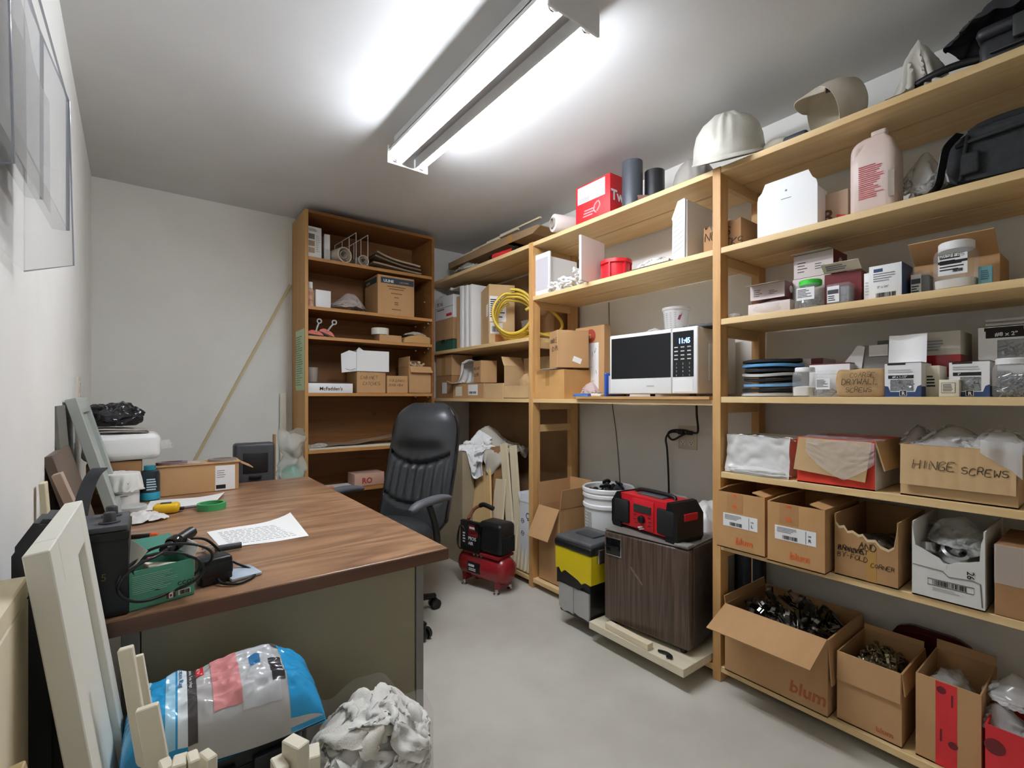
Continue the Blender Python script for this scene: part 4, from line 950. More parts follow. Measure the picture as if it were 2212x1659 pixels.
obj('body', shell(W, .17, H), CARD, t); flap(t, 'f', W, .17, H, 55, .10, CARD); patch(t, 'tape', fm('front', W, .17, H), W*.12, 0, W*.1, H, TAPE)
yc, W, H = RI(2113, 2143, 574, 1.955, Z)
t = pbox('packet', 'small teal packet beside the big jar', 'packet', (1.955, yc, Z), W, .03, H, -86, mat('teal_packet', '#7FBFC8', .5)); lines(t, fm('front', W, .03, H), -W*.3, H*.3, W*.6, H*.5, 5, SLATE)
# ---- shelf 2
Z = 1.825+E3
x = 1.945; yc, W, H = RI(1637, 1765, 372, x, Z); H = sz(1755, 362, x)-Z; z_l = sz(1645, 395, x)-Z
t = thing('display_card', 'plain white display box with clipped corners and a hang slot', 'box', (x, yc, Z), -88)
cc = W*.16
b = nb(); prism(b, [(-W/2, 0), (W/2, 0), (W/2, H*.72), (W/2-.004, H*.80), (W*.42, H*.86), (W*.36, H), (-W*.36, H*.98), (-W*.42, H*.84), (-W/2+.004, H*.78), (-W/2, H*.70)], .004, T(0, 0, 0)); obj('front_panel', b, WHITE, t)
b = nb(); box(b, -W/2, W/2, .004, .10, 0, H*.70, bev=.002); obj('body', b, WPAPER, t)
mf = fm('front', W, .1, H); b = nb(); lathe(b, [(0, 0), (.004, 0), (.004, .0005), (0, .0005)], 12, mf @ T(0, H*.76, .0003)); box(b, -.018, .018, -.0008, 0, H*.62-.0012, H*.62+.0012); obj('hang_slot', b, GREYINK, t)
yc, W, H = RI(1772, 1832, 415, 2.03, Z)
t = pbox('hardware_box', 'brown and white box with letter R and red stripe', 'box', (2.03, yc, Z), W, .13, H, -90, mat('pale_brown_card', '#C9AE95', .7)); mf = fm('front', W, .13, H)
txt(t, mf, -W*.42, H*.2, H*.5, 'R', mat('brown_ink', '#5A4432', .8), bold=.02); patch(t, 'red_stripe', mf @ RZ(-18), -W*.05, H*.25, W*.5, H*.12, RED, .001)
# jug
x = 1.935; yc, W, H = RI(1836, 1943, 268, x, Z); H = sz(1890, 266, x)-Z
JUG = mat('translucent_pink_hdpe', '#E3CFC6', .4)
t = thing('plastic_jug', 'translucent pinkish white jug with handle and red printed text', 'jug', (x+.075, sy(1890, x+.06), Z), -90)
b = nb(); lathe(b, [(0, 0), (W*.46, 0), (W*.5, .006), (W*.5, H*.62), (W*.485, H*.68), (W*.30, H*.86), (W*.16, H*.93), (W*.15, H*.95), (W*.165, H*.955), (W*.165, H), (W*.10, H), (0, H*.995)], 40, sy_=.72, sq=5)
for v in b.verts:
    if v.co.z > H*.66: v.co.x += W*.07*min(1, (v.co.z-H*.66)/(H*.22))
obj('body', b, JUG, t, 45)
b = nb(); tube(b, [(W*.0, 0, H*.90), (-W*.22, 0, H*.905), (-W*.40, 0, H*.86), (-W*.43, 0, H*.72), (-W*.42, 0, H*.60)], .017, 12, smooth=6); tube(b, [(-W*.06, 0, H*.86), (-W*.14, 0, H*.76), (-W*.26, 0, H*.66)], .02, 10, smooth=4); obj('handle', b, JUG, t, 60)
m_ = T(0, -W*.36, 0) @ fm('front', W, W, H); lines(t, m_, -W*.27, H*.18, W*.56, H*.40, 17, mat('pink_red_ink', '#C85A62', .8), .002, seed=4, th=.45); patch(t, 'side_patch', m_, W*.34, H*.14, W*.12, H*.3, mat('grey_brown_patch', '#A39788', .7), .0012)  # darker grey-brown patch low on the jug's right side
# clear bag behind, black bag
yc, W, H = RI(1948, 2050, 300, 2.08, Z)
film('plastic_bag', 'crinkled clear plastic bag between the jug and black bag', 'bag', 2.10, yc, Z, .10, W*.55, H*.85, 71, CLEARD, size=3.2)
x = 1.96; y0, y1 = sy(2040, x), sy(2330, x); W = y0-y1; yc = (y0+y1)/2; H = sz(2150, 262, x)-Z
t = thing('tool_bag', 'black nylon soft tool bag with shoulder strap on upper shelf', 'bag', (x, yc, Z+.007), -90)
FAB = mat('black_nylon', '#202326', .75, '#2A2D31', 30, bump=.3, bscale=200)
b = nb(); prism(b, [(-W*.47, .012), (-W*.40, 0), (W*.5, 0), (W*.5, H*.96), (-W*.18, H), (-W*.36, H*.92), (-W*.5, H*.62), (-W*.49, H*.3)], .2)
bmesh.ops.bevel(b, geom=b.edges[:], offset=.014, segments=3, affect='EDGES'); bmesh.ops.subdivide_edges(b, edges=b.edges[:], cuts=1, use_grid_fill=True)
for v in b.verts: v.co += Vector((nz(v.co, 9, 1), nz(v.co, 9, 2), nz(v.co, 9, 3)))*.010
bb_ = obj('body', b, FAB, t, 60)
b = nb(); tube(b, [(-W*.40, -.004, H*.72), (-W*.2, -.008, H*.75), (W*.2, -.008, H*.78), (W*.5, -.006, H*.80)], .007, 6, smooth=5); tube(b, [(-W*.36, -.004, .02), (-W*.33, -.010, H*.5), (-W*.30, -.008, H*.85)], .005, 6, smooth=4); obj('piping', b, FAB, bb_, 60)
def ribbon(b, pts, wv, th_=.002, k=8):
    p = smoothpath(pts, k); w_ = Vector(wv); vs_ = []
    for a, c_ in zip(p, p[1:]):
        q = [b.verts.new(a-w_/2), b.verts.new(a+w_/2), b.verts.new(c_+w_/2), b.verts.new(c_-w_/2)]; b.faces.new(q)
    bmesh.ops.remove_doubles(b, verts=b.verts, dist=1e-5)
    bmesh.ops.recalc_face_normals(b, faces=b.faces); bmesh.ops.solidify(b, geom=b.faces[:], thickness=th_)
b = nb(); ribbon(b, [(-W*.36, -.012, H*.92), (-W*.46, -.03, H*.70), (-W*.50, -.03, H*.40), (-W*.54, -.02, H*.12), (-W*.62, .0, .004), (-W*.56, .01, .003), (-W*.42, -.02, H*.05)], (.012, .03, .0)); obj('strap', b, BLACK, t, 60)
b = nb(); tube(b, [(-W*.30, .05, H*.98), (-W*.2, .06, H*1.08), (-W*.0, .07, H*1.13), (W*.2, .07, H*1.10), (W*.3, .06, H*.96)], .016, 8, smooth=6); obj('carry_handle', b, FAB, t, 60)
b = nb(); patchm = fm('front', W, .2, H); box(b, -W*.36, -W*.20, -.016, -.004, H*.18, H*.55, bev=.006); obj('side_pocket', b, FAB, t, 50)
# ---- top shelf of bays 2 and 3
Z = 2.165+E3
HAT = mat('dirty_white_hat', '#E6E3D8', .4, '#CFCBBE', 9, detail=6)
def hardhat(label, c_, M_, m, r=.135):
    t = thing('hard_hat', label, 'hard hat', c_, 0)
    b = nb(); lathe(b, [(r*1.0, 0), (r*1.03, .004), (r*1.0, .03), (r*.97, .065), (r*.87, .11), (r*.66, .145), (r*.36, .166), (0, .172)], 96, sx=1.12)
    for v in b.verts:
        if v.co.z > .05:
            for q in (-.034, 0, .034): v.co *= 1+.045*math.exp(-((v.co.y-q)/.009)**2)*min(1, (v.co.z-.05)/.05)
    bmesh.ops.transform(b, matrix=M_, verts=b.verts); obj('shell', b, m, t, 60)
    b = nb()
    def br(u, v):
        a = 2*PI*u; k = 1+.05*v+.28*v*max(0, math.cos(a))**3; return Vector((r*1.12*k*math.cos(a), r*k*math.sin(a), .006-.012*v*(.4+max(0, math.cos(a)))))
    sheet(b, 48, 4, br, .003, M_); obj('brim', b, m, t, 60)
    return t
x = 2.02; hardhat('dirty white hard hat lying tilted on the top shelf', (x, sy(1580, x), Z), T(-.025, 0, .066) @ RZ(200) @ RY(22), HAT, .14)
x = 2.06; y = sy(1498, x)
hardhat('grey hard hat lying behind the white one', (x+.05, y+.03, Z), T(0, 0, .008) @ RZ(40), mat('grey_hat', '#A7A29A', .5), .10)
# beige cap
BE = mat('beige_cloth', '#CFC6B4', .85, '#C2B8A5', 12); x = 2.03; y = sy(1800, x)
t = thing('baseball_cap', 'beige cap with dark printed patch on the top shelf', 'cap', (x, y, Z), 0)
M_ = T(0, -.01, .102) @ RZ(40) @ RX(68)
b = nb(); lathe(b, [(.098, -.05), (.10, -.02), (.096, .02), (.078, .06), (.045, .082), (0, .09)], 32, M_, sx=1.12)
vv = [v for v in b.verts]; r_ = bmesh.ops.solidify(b, geom=b.faces[:], thickness=.002); obj('crown', b, BE, t, 60)
b = nb(); sheet(b, 16, 8, lambda u, v: Vector((.085*(2*u-1)*(1-.12*v), .100-.040*(2*u-1)**2-.01*v, -.05-.065*v*math.sin(PI*u)**.6)), .003, M_); obj('visor', b, BE, t, 60)
b = nb(); box(b, -.022, .022, -.001, .001, -.013, .013, T(-.088, -.03, .135) @ RZ(-80) @ RX(-22)); obj('patch', b, DGREY, t)
b = nb(); blob(b, .06, .07, .075, 77, .12, 2, 4, M=T(-.03, .19, 0)); tag(obj('cloth_cap', b, BE, None, 60), 'beige rounded soft cap lying beside the printed cap', 'cap').location = (x+.03, y, Z)
b = nb(); box(b, -.035, .035, -.045, .045, 0, .05, bev=.012, seg=3); o = tag(obj('dark_case', b, mat('dark_slate', '#3C4146', .5), None, 50), 'small dark case between the two beige caps', 'case'); o.location = (x-.02, y+.115, Z)
b = nb(); lathe(b, [(0, 0), (.022, 0), (.026, .01), (.022, .035), (.012, .045), (0, .046)], 20, RY(70)); o = tag(obj('small_cup', b, mat('cup_beige', '#B7B09F', .5), None, 50), 'small beige cup with black edge beside the white hard hat', 'cup'); o.location = (2.0, sy(1668, 2.0), Z+.027)
# plastic sheet heap
x = 2.06; y = sy(1990, x)
G_ = Ground(1.8, 2.4, y-.4, y+.4, lambda a, c: (Z if a < 2.325 else Z+.4)+.05*math.exp(-((a-x)/.09)**2-((c-y)/.16)**2)+.20*math.exp(-((a-x+.01)/.030)**2-((c-y+.0)/.035)**2), 140)
cloth_obj('plastic_sheet', 'milky plastic sheet heaped into a peak on the top shelf', 'sheet', simcloth(.46, .56, 44, 9, .62, G_, (x, y), Z+.10, .08, 150, wall=(x, y, .17, .23)), mat('milky_film', '#DDD8CD', .3, alpha=.93), th=.001)
b = nb(); tube(b, [(0, .16, .03), (-.02, .10, .055), (-.03, .02, .06), (-.02, -.06, .05), (.0, -.10, .03)], .012, 8, smooth=6); tube(b, [(0, .12, .015), (-.03, .04, .02), (-.02, -.08, .018)], .010, 8, smooth=6); o = tag(obj('black_hose', b, BLACK, None, 60), 'short black hose beside the plastic sheet on the top shelf', 'hose'); o.location = (2.02, sy(2075, 2.02), Z)
b = nb(); blob(b, .06, .09, .05, 91, .2, 3, 4, ridge=.15); o = tag(obj('plastic_bag', b, CLEARD, None, 70), 'clear plastic bag lying under the short black hose', 'bag'); o.location = (2.0+.05, sy(2065, 2.05), Z)
# black tool case and bag on it
x = 1.975; y0, y1 = sy(2112, x), sy(2420, x); W = y0-y1; H = sz(2140, 50, x)-Z
t = thing('tool_case', 'black plastic tool case with latch at the shelf end', 'case', (x, (y0+y1)/2, Z), -90)
CASEM = mat('tool_case_black', '#2C2E33', .45)
b = nb(); box(b, -W/2, W/2, 0, .24, 0, H*.72, bev=.02, seg=3); obj('body', b, CASEM, t, 50)
b = nb(); box(b, -W/2-.006, W/2+.006, -.006, .246, H*.72, H, bev=.018, seg=3); obj('lid', b, CASEM, t, 50)
b = nb(); box(b, -W*.22, -W*.02, -.022, -.002, H*.42, H*.90, bev=.006); lt = obj('latch', b, DGREY, t, 40)
b = nb(); box(b, -W*.40, W*.4, -.012, .0, H*.30, H*.36, bev=.004); obj('rib', b, CASEM, t, 40)
b = nb(); drape(b, .17, .12, .11, 3.7, 36, .45, .4, thick=.002); o = tag(obj('black_cloth_bag', b, mat('charcoal_cloth', '#3B3C3F', .8, '#2C2D30', 14), None, 60), 'rumpled charcoal cloth bag on top of the tool case', 'bag'); o.location = (x+.10, (y0+y1)/2+.03, Z+H+.001); o.rotation_euler = (0, 0, PI/2)
# ================================================================== BAY 2
# ---- top shelf
Z = 2.165+E3
x = 1.93
FILM = mat('stretch_film_roll', '#E9DFD8', .25)
c0 = Vector((1.885, sy(1195, 1.885), Z+.052)); dirv = Vector((.96, -.28, 0)).normalized()
t = thing('film_roll', 'roll of clear stretch film lying at the front of the top shelf', 'roll', (c0.x, c0.y, Z), math.degrees(math.atan2(dirv.y, dirv.x)))
b = nb(); lathe(b, [(.030, 0), (.050, .0), (.052, .004), (.052, .246), (.050, .25), (.030, .25)], 36, T(0, 0, .052) @ RY(90)); obj('film', b, FILM, t, 40)
b = nb(); lathe(b, [(.030, -.012), (.030, .262), (.0255, .262), (.0255, -.012), (.030, -.012)], 32, T(0, 0, .052) @ RY(90)); obj('core', b, mat('tube_card', '#B3A79A', .8), t, 40)
x = 1.925; y0, y1 = sy(1244, x), sy(1318, x); W = y0-y1; H = sz(1318, 372, x)-Z
t = pbox('glove_box', 'red and white glove box on the top shelf', 'box', (x, (y0+y1)/2, Z), W, .15, H, -90, mat('red_card', '#CC2229', .5)); mf = fm('front', W, .15, H); mr_ = fm('right', W, .15, H)
patch(t, 'white_panel', mf, -W*.44, H*.52, W*.80, H*.44, WPAPER); lines(t, mf, -W*.36, H*.68, W*.6, H*.2, 5, LGREY, .0013, th=.35); patch(t, 'picture', mf, -W*.40, H*.54, W*.32, H*.12, LGREY, .0013)
b = nb()
for i in range(3): box(b, -W*.28+i*W*.02, W*.0+i*W*.04, -.0009, -.0003, H*(.14+.07*i), H*(.17+.07*i))
tube(b, [mf @ Vector(q) for q in ((W*.12, H*.14, .001), (W*.05, H*.24, .001), (W*.08, H*.36, .001), (W*.18, H*.42, .001), (W*.22, H*.30, .001), (W*.14, H*.18, .001))], .004, 5, smooth=4); obj('glove_print', b, mat('pale_red', '#E9A6A6', .7), t)
txt(t, mr_, -.068, H*.36, H*.36, 'Tw', WPAPER, bold=.03)
ABS = MATS['black_abs']
def pipe(label, u, v0, v1, x, R, m, tilt=None):
    y = sy(u, x); H = sz(u, v1, x)-Z
    b = nb(); lathe(b, [(R-.005, .0), (R, .0), (R, H), (R-.005, H), (R-.005, .0)], 36)
    o = tag(obj('pipe', b, m, None, 40), label, 'pipe'); o.location = (x, y, Z); return o
pipe('tall dark grey plastic pipe offcut standing on the top shelf', 1366, 440, 352, 1.975, .052, mat('grey_abs', '#4A4E55', .3))
pipe('short black plastic pipe offcut standing on the top shelf', 1414, 410, 372, 2.06, .050, ABS)
b = nb(); lathe(b, [(.017, 0), (.021, 0), (.021, .12), (.017, .12), (.017, 0)], 24, T(0, 0, .021) @ RZ(-40) @ RY(90)); o = tag(obj('pipe_sleeve', b, mat('dusty_rose', '#8A625C', .7), None, 40), 'small brownish pink sleeve lying in front of the pipes', 'sleeve'); o.location = (1.945, sy(1372, 1.945)-.012, Z)
# ---- second shelf
Z = 1.825+E3
def panel(label, u0, u1, vt, x, rz, th_=.018, inset=False, m=None, name='cabinet_door', H=None, W=None):
    yc, W_, H_ = RI(u0, u1, vt, x, Z); W = W or W_; H = H or H_
    t = thing(name, label, 'panel', (x, yc, Z), rz)
    b = nb(); box(b, -W/2, W/2, 0, th_, 0, H, bev=.001, seg=1); obj('board', b, m or WHITE, t)
    if inset: patch(t, 'inset_panel', fm('front', W, th_, H), -W*.30, H*.12, W*.72, H*.76, mat('inset_grey', '#CFCBD0', .6))
    return t
panel('white sample panel with grey inset standing at the shelf end', 1150, 1187, 548, 1.93, -90, .012, True)
o = panel('plain white panel standing deep on the second shelf', 1186, 1240, 547, 2.02, 0, .016, W=.24, H=.24); o.location = (2.075, sy(1186, 1.955), Z)
panel('pale pinkish white panel standing upright beside the red pot', 1268, 1285, 518, 1.95, -172, .016, m=mat('pink_white', '#E6D6CF', .6), W=.22)
CL = obj('plastic_clip', (lambda b: (tube(b, [(-.035, 0, .004), (-.012, 0, .004), (0, 0, .012), (.01, 0, .02), (.02, 0, .012), (.012, 0, .002)], .0058, 6, smooth=3), box(b, .016, .034, -.007, .007, .004, .012, bev=.002, seg=1), b)[-1])(nb()), WHITE, None, 50)
tag(CL, 'white curved plastic clip in the pile beside the white panels', 'clip', 'pile of white plastic clips'); rr = random.Random(4)
ya, yb_ = sy(1180, 1.94), sy(1262, 1.96)
for i in range(34):
    o = CL if i == 0 else CL.copy()
    if i: C.objects.link(o)
    f_ = rr.random()**.8; o.location = (1.925+rr.uniform(0, .13), ya+(yb_-ya)*f_, Z+.014+.085*f_*rr.random()+.012*(i/34)); o.rotation_euler = (rr.uniform(-.9, .9), rr.uniform(-.6, .6), rr.uniform(0, 6.3)); o.scale = (1.35, 1.35, 1.35)
x = 1.955; yc, W, H = RI(1303, 1358, 553, x, Z); R = W/2
t = thing('red_pot', 'small red plastic pot with cut-out sides on second shelf', 'pot', (x+R, sy(1331, x+R), Z)); RP = mat('red_pot', '#D3232F', .35)
b = nb(); lathe(b, [(0, .002), (R*.72, .002), (R*.8, .004), (R*.86, H*.84), (R*.80, H*.84), (R*.72, .008), (0, .008)], 32); obj('body', b, RP, t, 40)
b = nb(); lathe(b, [(R*.84, H*.82), (R, H*.84), (R, H), (R*.94, H), (R*.92, H*.86), (R*.84, H*.82)], 32); obj('rim', b, RP, t, 40)
for a in range(6): b = nb(); box(b, R*.80, R*.97, -.004, .004, .0, H*.84, RZ(a*60+15)); obj('rib', b, RP, t)
G_ = Ground(1.9, 2.4, 1.0, 2.4, lambda x, y: (Z if x < 2.31 else Z+.5)+.075*math.exp(-((x-2.08)/.08)**2-((y-sy(1415, 2.06))/.13)**2)); yq = sy(1415, 2.06)
cloth_obj('rag', 'white rag lying behind the dark spacer strip on second shelf', 'rag', simcloth(.42, .38, 34, 5, .5, G_, (2.09, yq), Z+.01, .10, wall=(2.09, yq, .10, .19)), CLOTH)
t = thing('spacer_strip', 'dark strip with row of pale plastic pegs on the second shelf', 'strip', (1.935, sy(1405, 1.935), Z), -90)
L_ = sy(1352, 1.935)-sy(1462, 1.935)
b = nb(); box(b, -L_/2, L_/2, 0, .035, 0, .012, bev=.002); obj('base', b, mat('dark_brown', '#3A2E28', .6), t)
for i in range(9):
    b = nb(); box(b, -.007, .007, .004, .02, .012, .026+.004*(i % 2), T(-L_*.1+L_*.05*i, 0, 0) @ RY(12), bev=.002, seg=1); obj('peg', b, CREAM, t)
# white carton, bluish look of its lit front edge put into the colour
x = 1.925; y = sy(1466, x); H = sz(1466, 432, x)-Z
t = thing('light_box', 'tall white slotted panel box on second shelf', 'box', (x, y, Z), -90)
b = nb(); prism(b, [(-.035, .03), (-.028, 0), (.03, 0), (.033, H*.97), (.028, H), (-.005, H*.98), (-.037, H*.72), (-.032, H*.68)], .012); fp = obj('front_edge', b, mat('lit_front_white', '#E4EBEE', .5), t)
b = nb()
for i in range(8): tube(b, [(-.030, -.0006, H*(.12+.085*i)), (.026, -.0006, H*(.22+.085*i))], .0009, 4)
obj('groove', b, LGREY, fp)
b = nb(); box(b, -.012, .036, .012, .22, .0, H*.98, bev=.001, seg=1); obj('side_panel', b, WPAPER, t)
x = 1.955; y0, y1 = sy(1512, x), sy(1592, x); W = y0-y1; H = sz(1555, 478, x)-Z
t = thing('cardboard_box', 'torn brown carton with marker lettering passing behind the shelf post', 'box', (x+.02, (y0+y1)/2-.006, Z), -90)
obj('body', shell(W, .2, H, front=[(0, .96), (.08, .9), (.16, 1), (.24, .8), (.34, .86), (.42, .98), (.56, .9), (.7, 1), (.85, .93), (1, 1)]), CARD3, t)
hand(t, fm('front', W, .2, H), -W*.46, H*.5, H*.30, 'NUTS', INK, .05); hand(t, fm('front', W, .2, H), W*.10, H*.12, H*.26, 'CKS', INK, .05); b = nb(); box(b, -W/2+.005, W/2-.005, .006, .195, .004, H*.7); obj('fill', b, CARD3, t)
b = nb(); blob(b, .04, .05, .09, 66, .15, 2.4, 4, ridge=.12); o = tag(obj('plastic_bag', b, CLEAR, None, 70), 'clear bag poking out of the torn lettered carton', 'bag'); o.location = (x+.10, sy(1528, x)-.01, Z+H*.72)
# ---- counter level
Z = 1.185+E3
x = 1.925; y0, y1 = sy(1150, x), sy(1218, x); W = y0-y1; H = sz(1180, 800, x)-Z; Dp = .26
t = carton('taped brown carton under the handle clip carton on the counter', (x, (y0+y1)/2, Z), W, Dp, H, mt=mat('carton_amber', '#CE9F63', .7, '#C39355', 6), seam=True, tape=.035); zb = Z+H
yq = (y0+y1)/2
W2 = .185; H2 = sz(1205, 712, x)-zb-.014
t = carton('plain cardboard box lettered for clips resting on the taped carton', (x+.02, yq-.03, zb+.012), .15, .20, H2, rz=-114, mt=CARD, seam=True)
hand(t, fm('front', .15, .2, H2), -.055, H2*.68, .026, 'HANDLE', PENINK, .045); hand(t, fm('front', .15, .2, H2), -.02, H2*.46, .026, 'CLIPS', PENINK, .045)
mr_ = fm('right', .15, .2, H2); patch(t, 'torn_label', mr_ @ RZ(-20), -.02, H2*.16, .055, .032, WPAPER)
b = nb(); drape(b, .14, .11, .014, 2.2, 30, .8, .5, thick=.0008); o = tag(obj('plastic_sheet', b, CLEARD, None, 60), 'crumpled clear plastic sheet pressed between the two counter cartons', 'sheet'); o.location = (x+.08, yq-.01, zb+.0008)
# tall carton with round red mark
x = 2.15; y0, y1 = sy(1243, x), sy(1305, x); W = y0-y1; H = sz(1274, 704, x)-Z
t = carton('tall narrow brown carton with round red mark and drawing', (x, (y0+y1)/2, Z), W, .06, H, mt=CARD, seam=False); mf = fm('front', W, .06, H)
b = nb(); lathe(b, [(0, 0), (W*.17, 0), (W*.17, .0006), (0, .0006)], 24, mf @ T(W*.05, H*.86, .0003)); obj('round_mark', b, mat('dull_red', '#A8452F', .7), t); txt(t, mf, -W*.05, H*.82, H*.09, 'G', CARD2, o=.0016, bold=.01)
patch(t, 'white_panel', mf, -W*.02, H*.06, W*.34, H*.70, WPAPER); b = nb(); rr = random.Random(3)
for i in range(9): 
    p = Vector((W*.03+W*.24*rr.random(), H*(.1+.6*rr.random()), .0012)); tube(b, [mf @ p, mf @ (p+Vector((rr.uniform(-.02, .02), rr.uniform(-.03, .03), 0)))], .0012, 4)
obj('drawing', b, GREYINK, t)
# bag with red, blue bits
film('plastic_bag', 'pinkish clear bag with red contents left of the microwave', 'bag', 2.03, sy(1277, 2.03), 1.1995, .055, .075, .08, 83, mat('pinkish_film', '#EBD6D0', .2, alpha=.5))
b = nb(); blob(b, .028, .02, .03, 84, .12, 2.4, 3); o = tag(obj('red_ball', b, RED, None, 60), 'small red lump inside the pinkish bag', 'lump'); o.location = (2.03, sy(1268, 2.03), 1.225)
b = nb(); box(b, -.05, .05, -.02, .02, 0, .006, bev=.002); box(b, -.05, .045, -.015, .02, .007, .014, T(.0, 0, 0) @ RZ(3), bev=.002); o = tag(obj('blue_scraper', b, mat('bright_blue', '#2E7FD0', .4), None, 40), 'two flat bright blue plastic pieces at the counter edge', 'scraper'); o.location = (1.925, sy(1255, 1.925)-.01, 1.1995); o.rotation_euler = (0, 0, math.radians(-80))
b = nb(); box(b, -.03, .03, -.02, .02, 0, .014, bev=.003); o = tag(obj('cream_block', b, CREAM, None, 40), 'small cream plastic block beside the blue pieces', 'block'); o.location = (1.93, sy(1291, 1.93), 1.1995); o.rotation_euler = (0, 0, math.radians(-80))
t = thing('blue_tray', 'blue plastic tray standing on edge beside the microwave', 'tray', (1.935, sy(1311, 1.935)+.006, 1.1995), -90)
b = nb(); box(b, -.016, .0, 0, .2, 0, .125, bev=.006, seg=3); obj('tray_back', b, BLUE, t, 50)
b = nb(); box(b, .0, .006, .02, .18, .012, .11, bev=.002); obj('inner_sheet', b, WHITE, t)
# microwave
x = 1.905; zc0 = 1.1995+.012
P0 = Vector((1.905, sy(1317, 1.905), 0)); P1 = Vector((1.925, sy(1507, 1.925), 0))
W = (P0-P1).length; rzm = -90+math.degrees(math.atan2(P1.x-P0.x, P0.y-P1.y)); H = sz(1507, 703, 1.925)-zc0; Dp = .36
MW = thing('microwave', 'white countertop microwave with black glass door on the shelf', 'microwave', ((P0.x+P1.x)/2, (P0.y+P1.y)/2, 1.1995), rzm)
MW_W = mat('microwave_white', '#EFEFEC', .3); MW_S = mat('microwave_side', '#ECEBE6', .45)
b = nb(); box(b, -W/2+.004, W/2-.002, .022, Dp, .012, H+.010, bev=.006, seg=3); obj('case', b, MW_S, MW, 40)
b = nb(); box(b, W/2-.003, W/2+.002, .10, .30, .07, H-.06, bev=.002); obj('side_emboss', b, MW_S, MW, 40)
b = nb(); box(b, -W/2, W*.235, 0, .024, .012, H+.012, bev=.006, seg=3); dr_ = obj('door', b, MW_W, MW, 40)
b = nb(); box(b, -W*.475, W*.228, -.0015, .004, .012+H*.255, H*.955+.008, bev=.0012); obj('glass', b, mat('black_glass', '#15161A', .08), dr_)
b = nb(); box(b, W*.239, W/2, 0, .024, .012, H+.012, bev=.006, seg=3); cp = obj('control_panel', b, MW_W, MW, 40)
b = nb(); box(b, W*.25, W*.462, -.0015, .004, .012+H*.255, H*.955+.008, bev=.0012); obj('keypad', b, MATS['black_glass'], cp)
mf = T(0, -.0016, 0) @ fm('front', W, Dp, H)
txt(cp, mf, W*.31, H*.80, H*.11, '11:45', mat('blue_led', '#3F7BFF', .5, emit=('#5C9BFF', 6)), bold=.02, name='clock_display', sx=.8)
for r_ in range(4):
    b = nb()
    for c_ in range(3): box(b, W*(.268+.066*c_), W*(.305+.066*c_), -.0026, -.0016, H*(.735-.06*r_), H*(.752-.06*r_))
    obj('button_print', b, LGREY, cp)
for r_ in range(4):
    for c_ in range(3): txt(cp, mf, W*(.285+.066*c_), H*(.48-.058*r_), H*.04, str((r_*3+c_+1) % 10), LGREY, name='digit')
b = nb(); box(b, W*.255, W*.455, -.0012, .001, .012+H*.03, .012+H*.22, bev=.001); obj('open_button', b, MW_W, cp)
b = nb(); box(b, -.02, .022, -.0008, 0, .012+H*.115, .012+H*.135); obj('badge', b, LGREY, dr_)
for sx_ in (-1, 1):
    for yy in (.05, Dp-.05): b = nb(); cyl(b, (sx_*(W/2-.05), yy, 0), (sx_*(W/2-.05), yy, .014), .014, n=14); obj('foot', b, BLACK, MW)
zt = 1.1995+H+.0105
x = 2.02; yc, Wc, Hc = RI(1434, 1485, 660, x, zt); R = Wc/2
t = thing('measuring_cup', 'clear plastic measuring cup standing on the microwave', 'cup', (x+R, sy(1460, x+R), zt), -90); CUPM = mat('cup_plastic', '#E6E4E0', .25, alpha=.55)
b = nb(); lathe(b, [(0, 0), (R*.76, 0), (R*.80, .003), (R*.95, Hc*.88), (R*1.02, Hc*.9), (R*1.02, Hc), (R*.97, Hc), (R*.90, Hc*.88), (R*.75, .006), (0, .006)], 36); obj('body', b, CUPM, t, 40)
b = nb()
for i in range(9):
    for k in range(4):
        a = math.radians(-125+22*k); rr_ = R*(.80+.15*(i/9))+.0008; z = Hc*(.12+.08*i); box(b, -.004, .004, -.0005, .0005, -.0012, .0012, T(rr_*math.cos(a), rr_*math.sin(a), z) @ RZ(math.degrees(a)+90))
obj('scale_marks', b, GREYINK, t)
b = nb(); box(b, -.006, .006, -.0006, .0006, -.018, .018, T(R*.9*math.cos(-.65), R*.9*math.sin(-.65), Hc*.62) @ RZ(53) @ RY(20)); obj('emblem', b, mat('emblem_redblue', '#8C3A52', .6), t)
b = nb(); drape(b, .05, .035, .02, 9.1, 24, .8, .5, thick=.0008); o = tag(obj('plastic_scrap', b, CLEARD, None, 60), 'crumpled clear wrapper beside the measuring cup', 'wrapper'); o.location = (1.985, sy(1415, 1.985), zt)
b = nb(); box(b, -.09, .09, -.08, .08, 0, .012, bev=.003); box(b, -.07, .07, -.06, .06, .012, .018, bev=.002); o = tag(obj('flat_case', b, DGREY, None, 40), 'flat dark booklet lying on the microwave by the post', 'booklet'); o.location = (2.06, sy(1530, 2.06), zt); o.rotation_euler = (0, 0, .1)
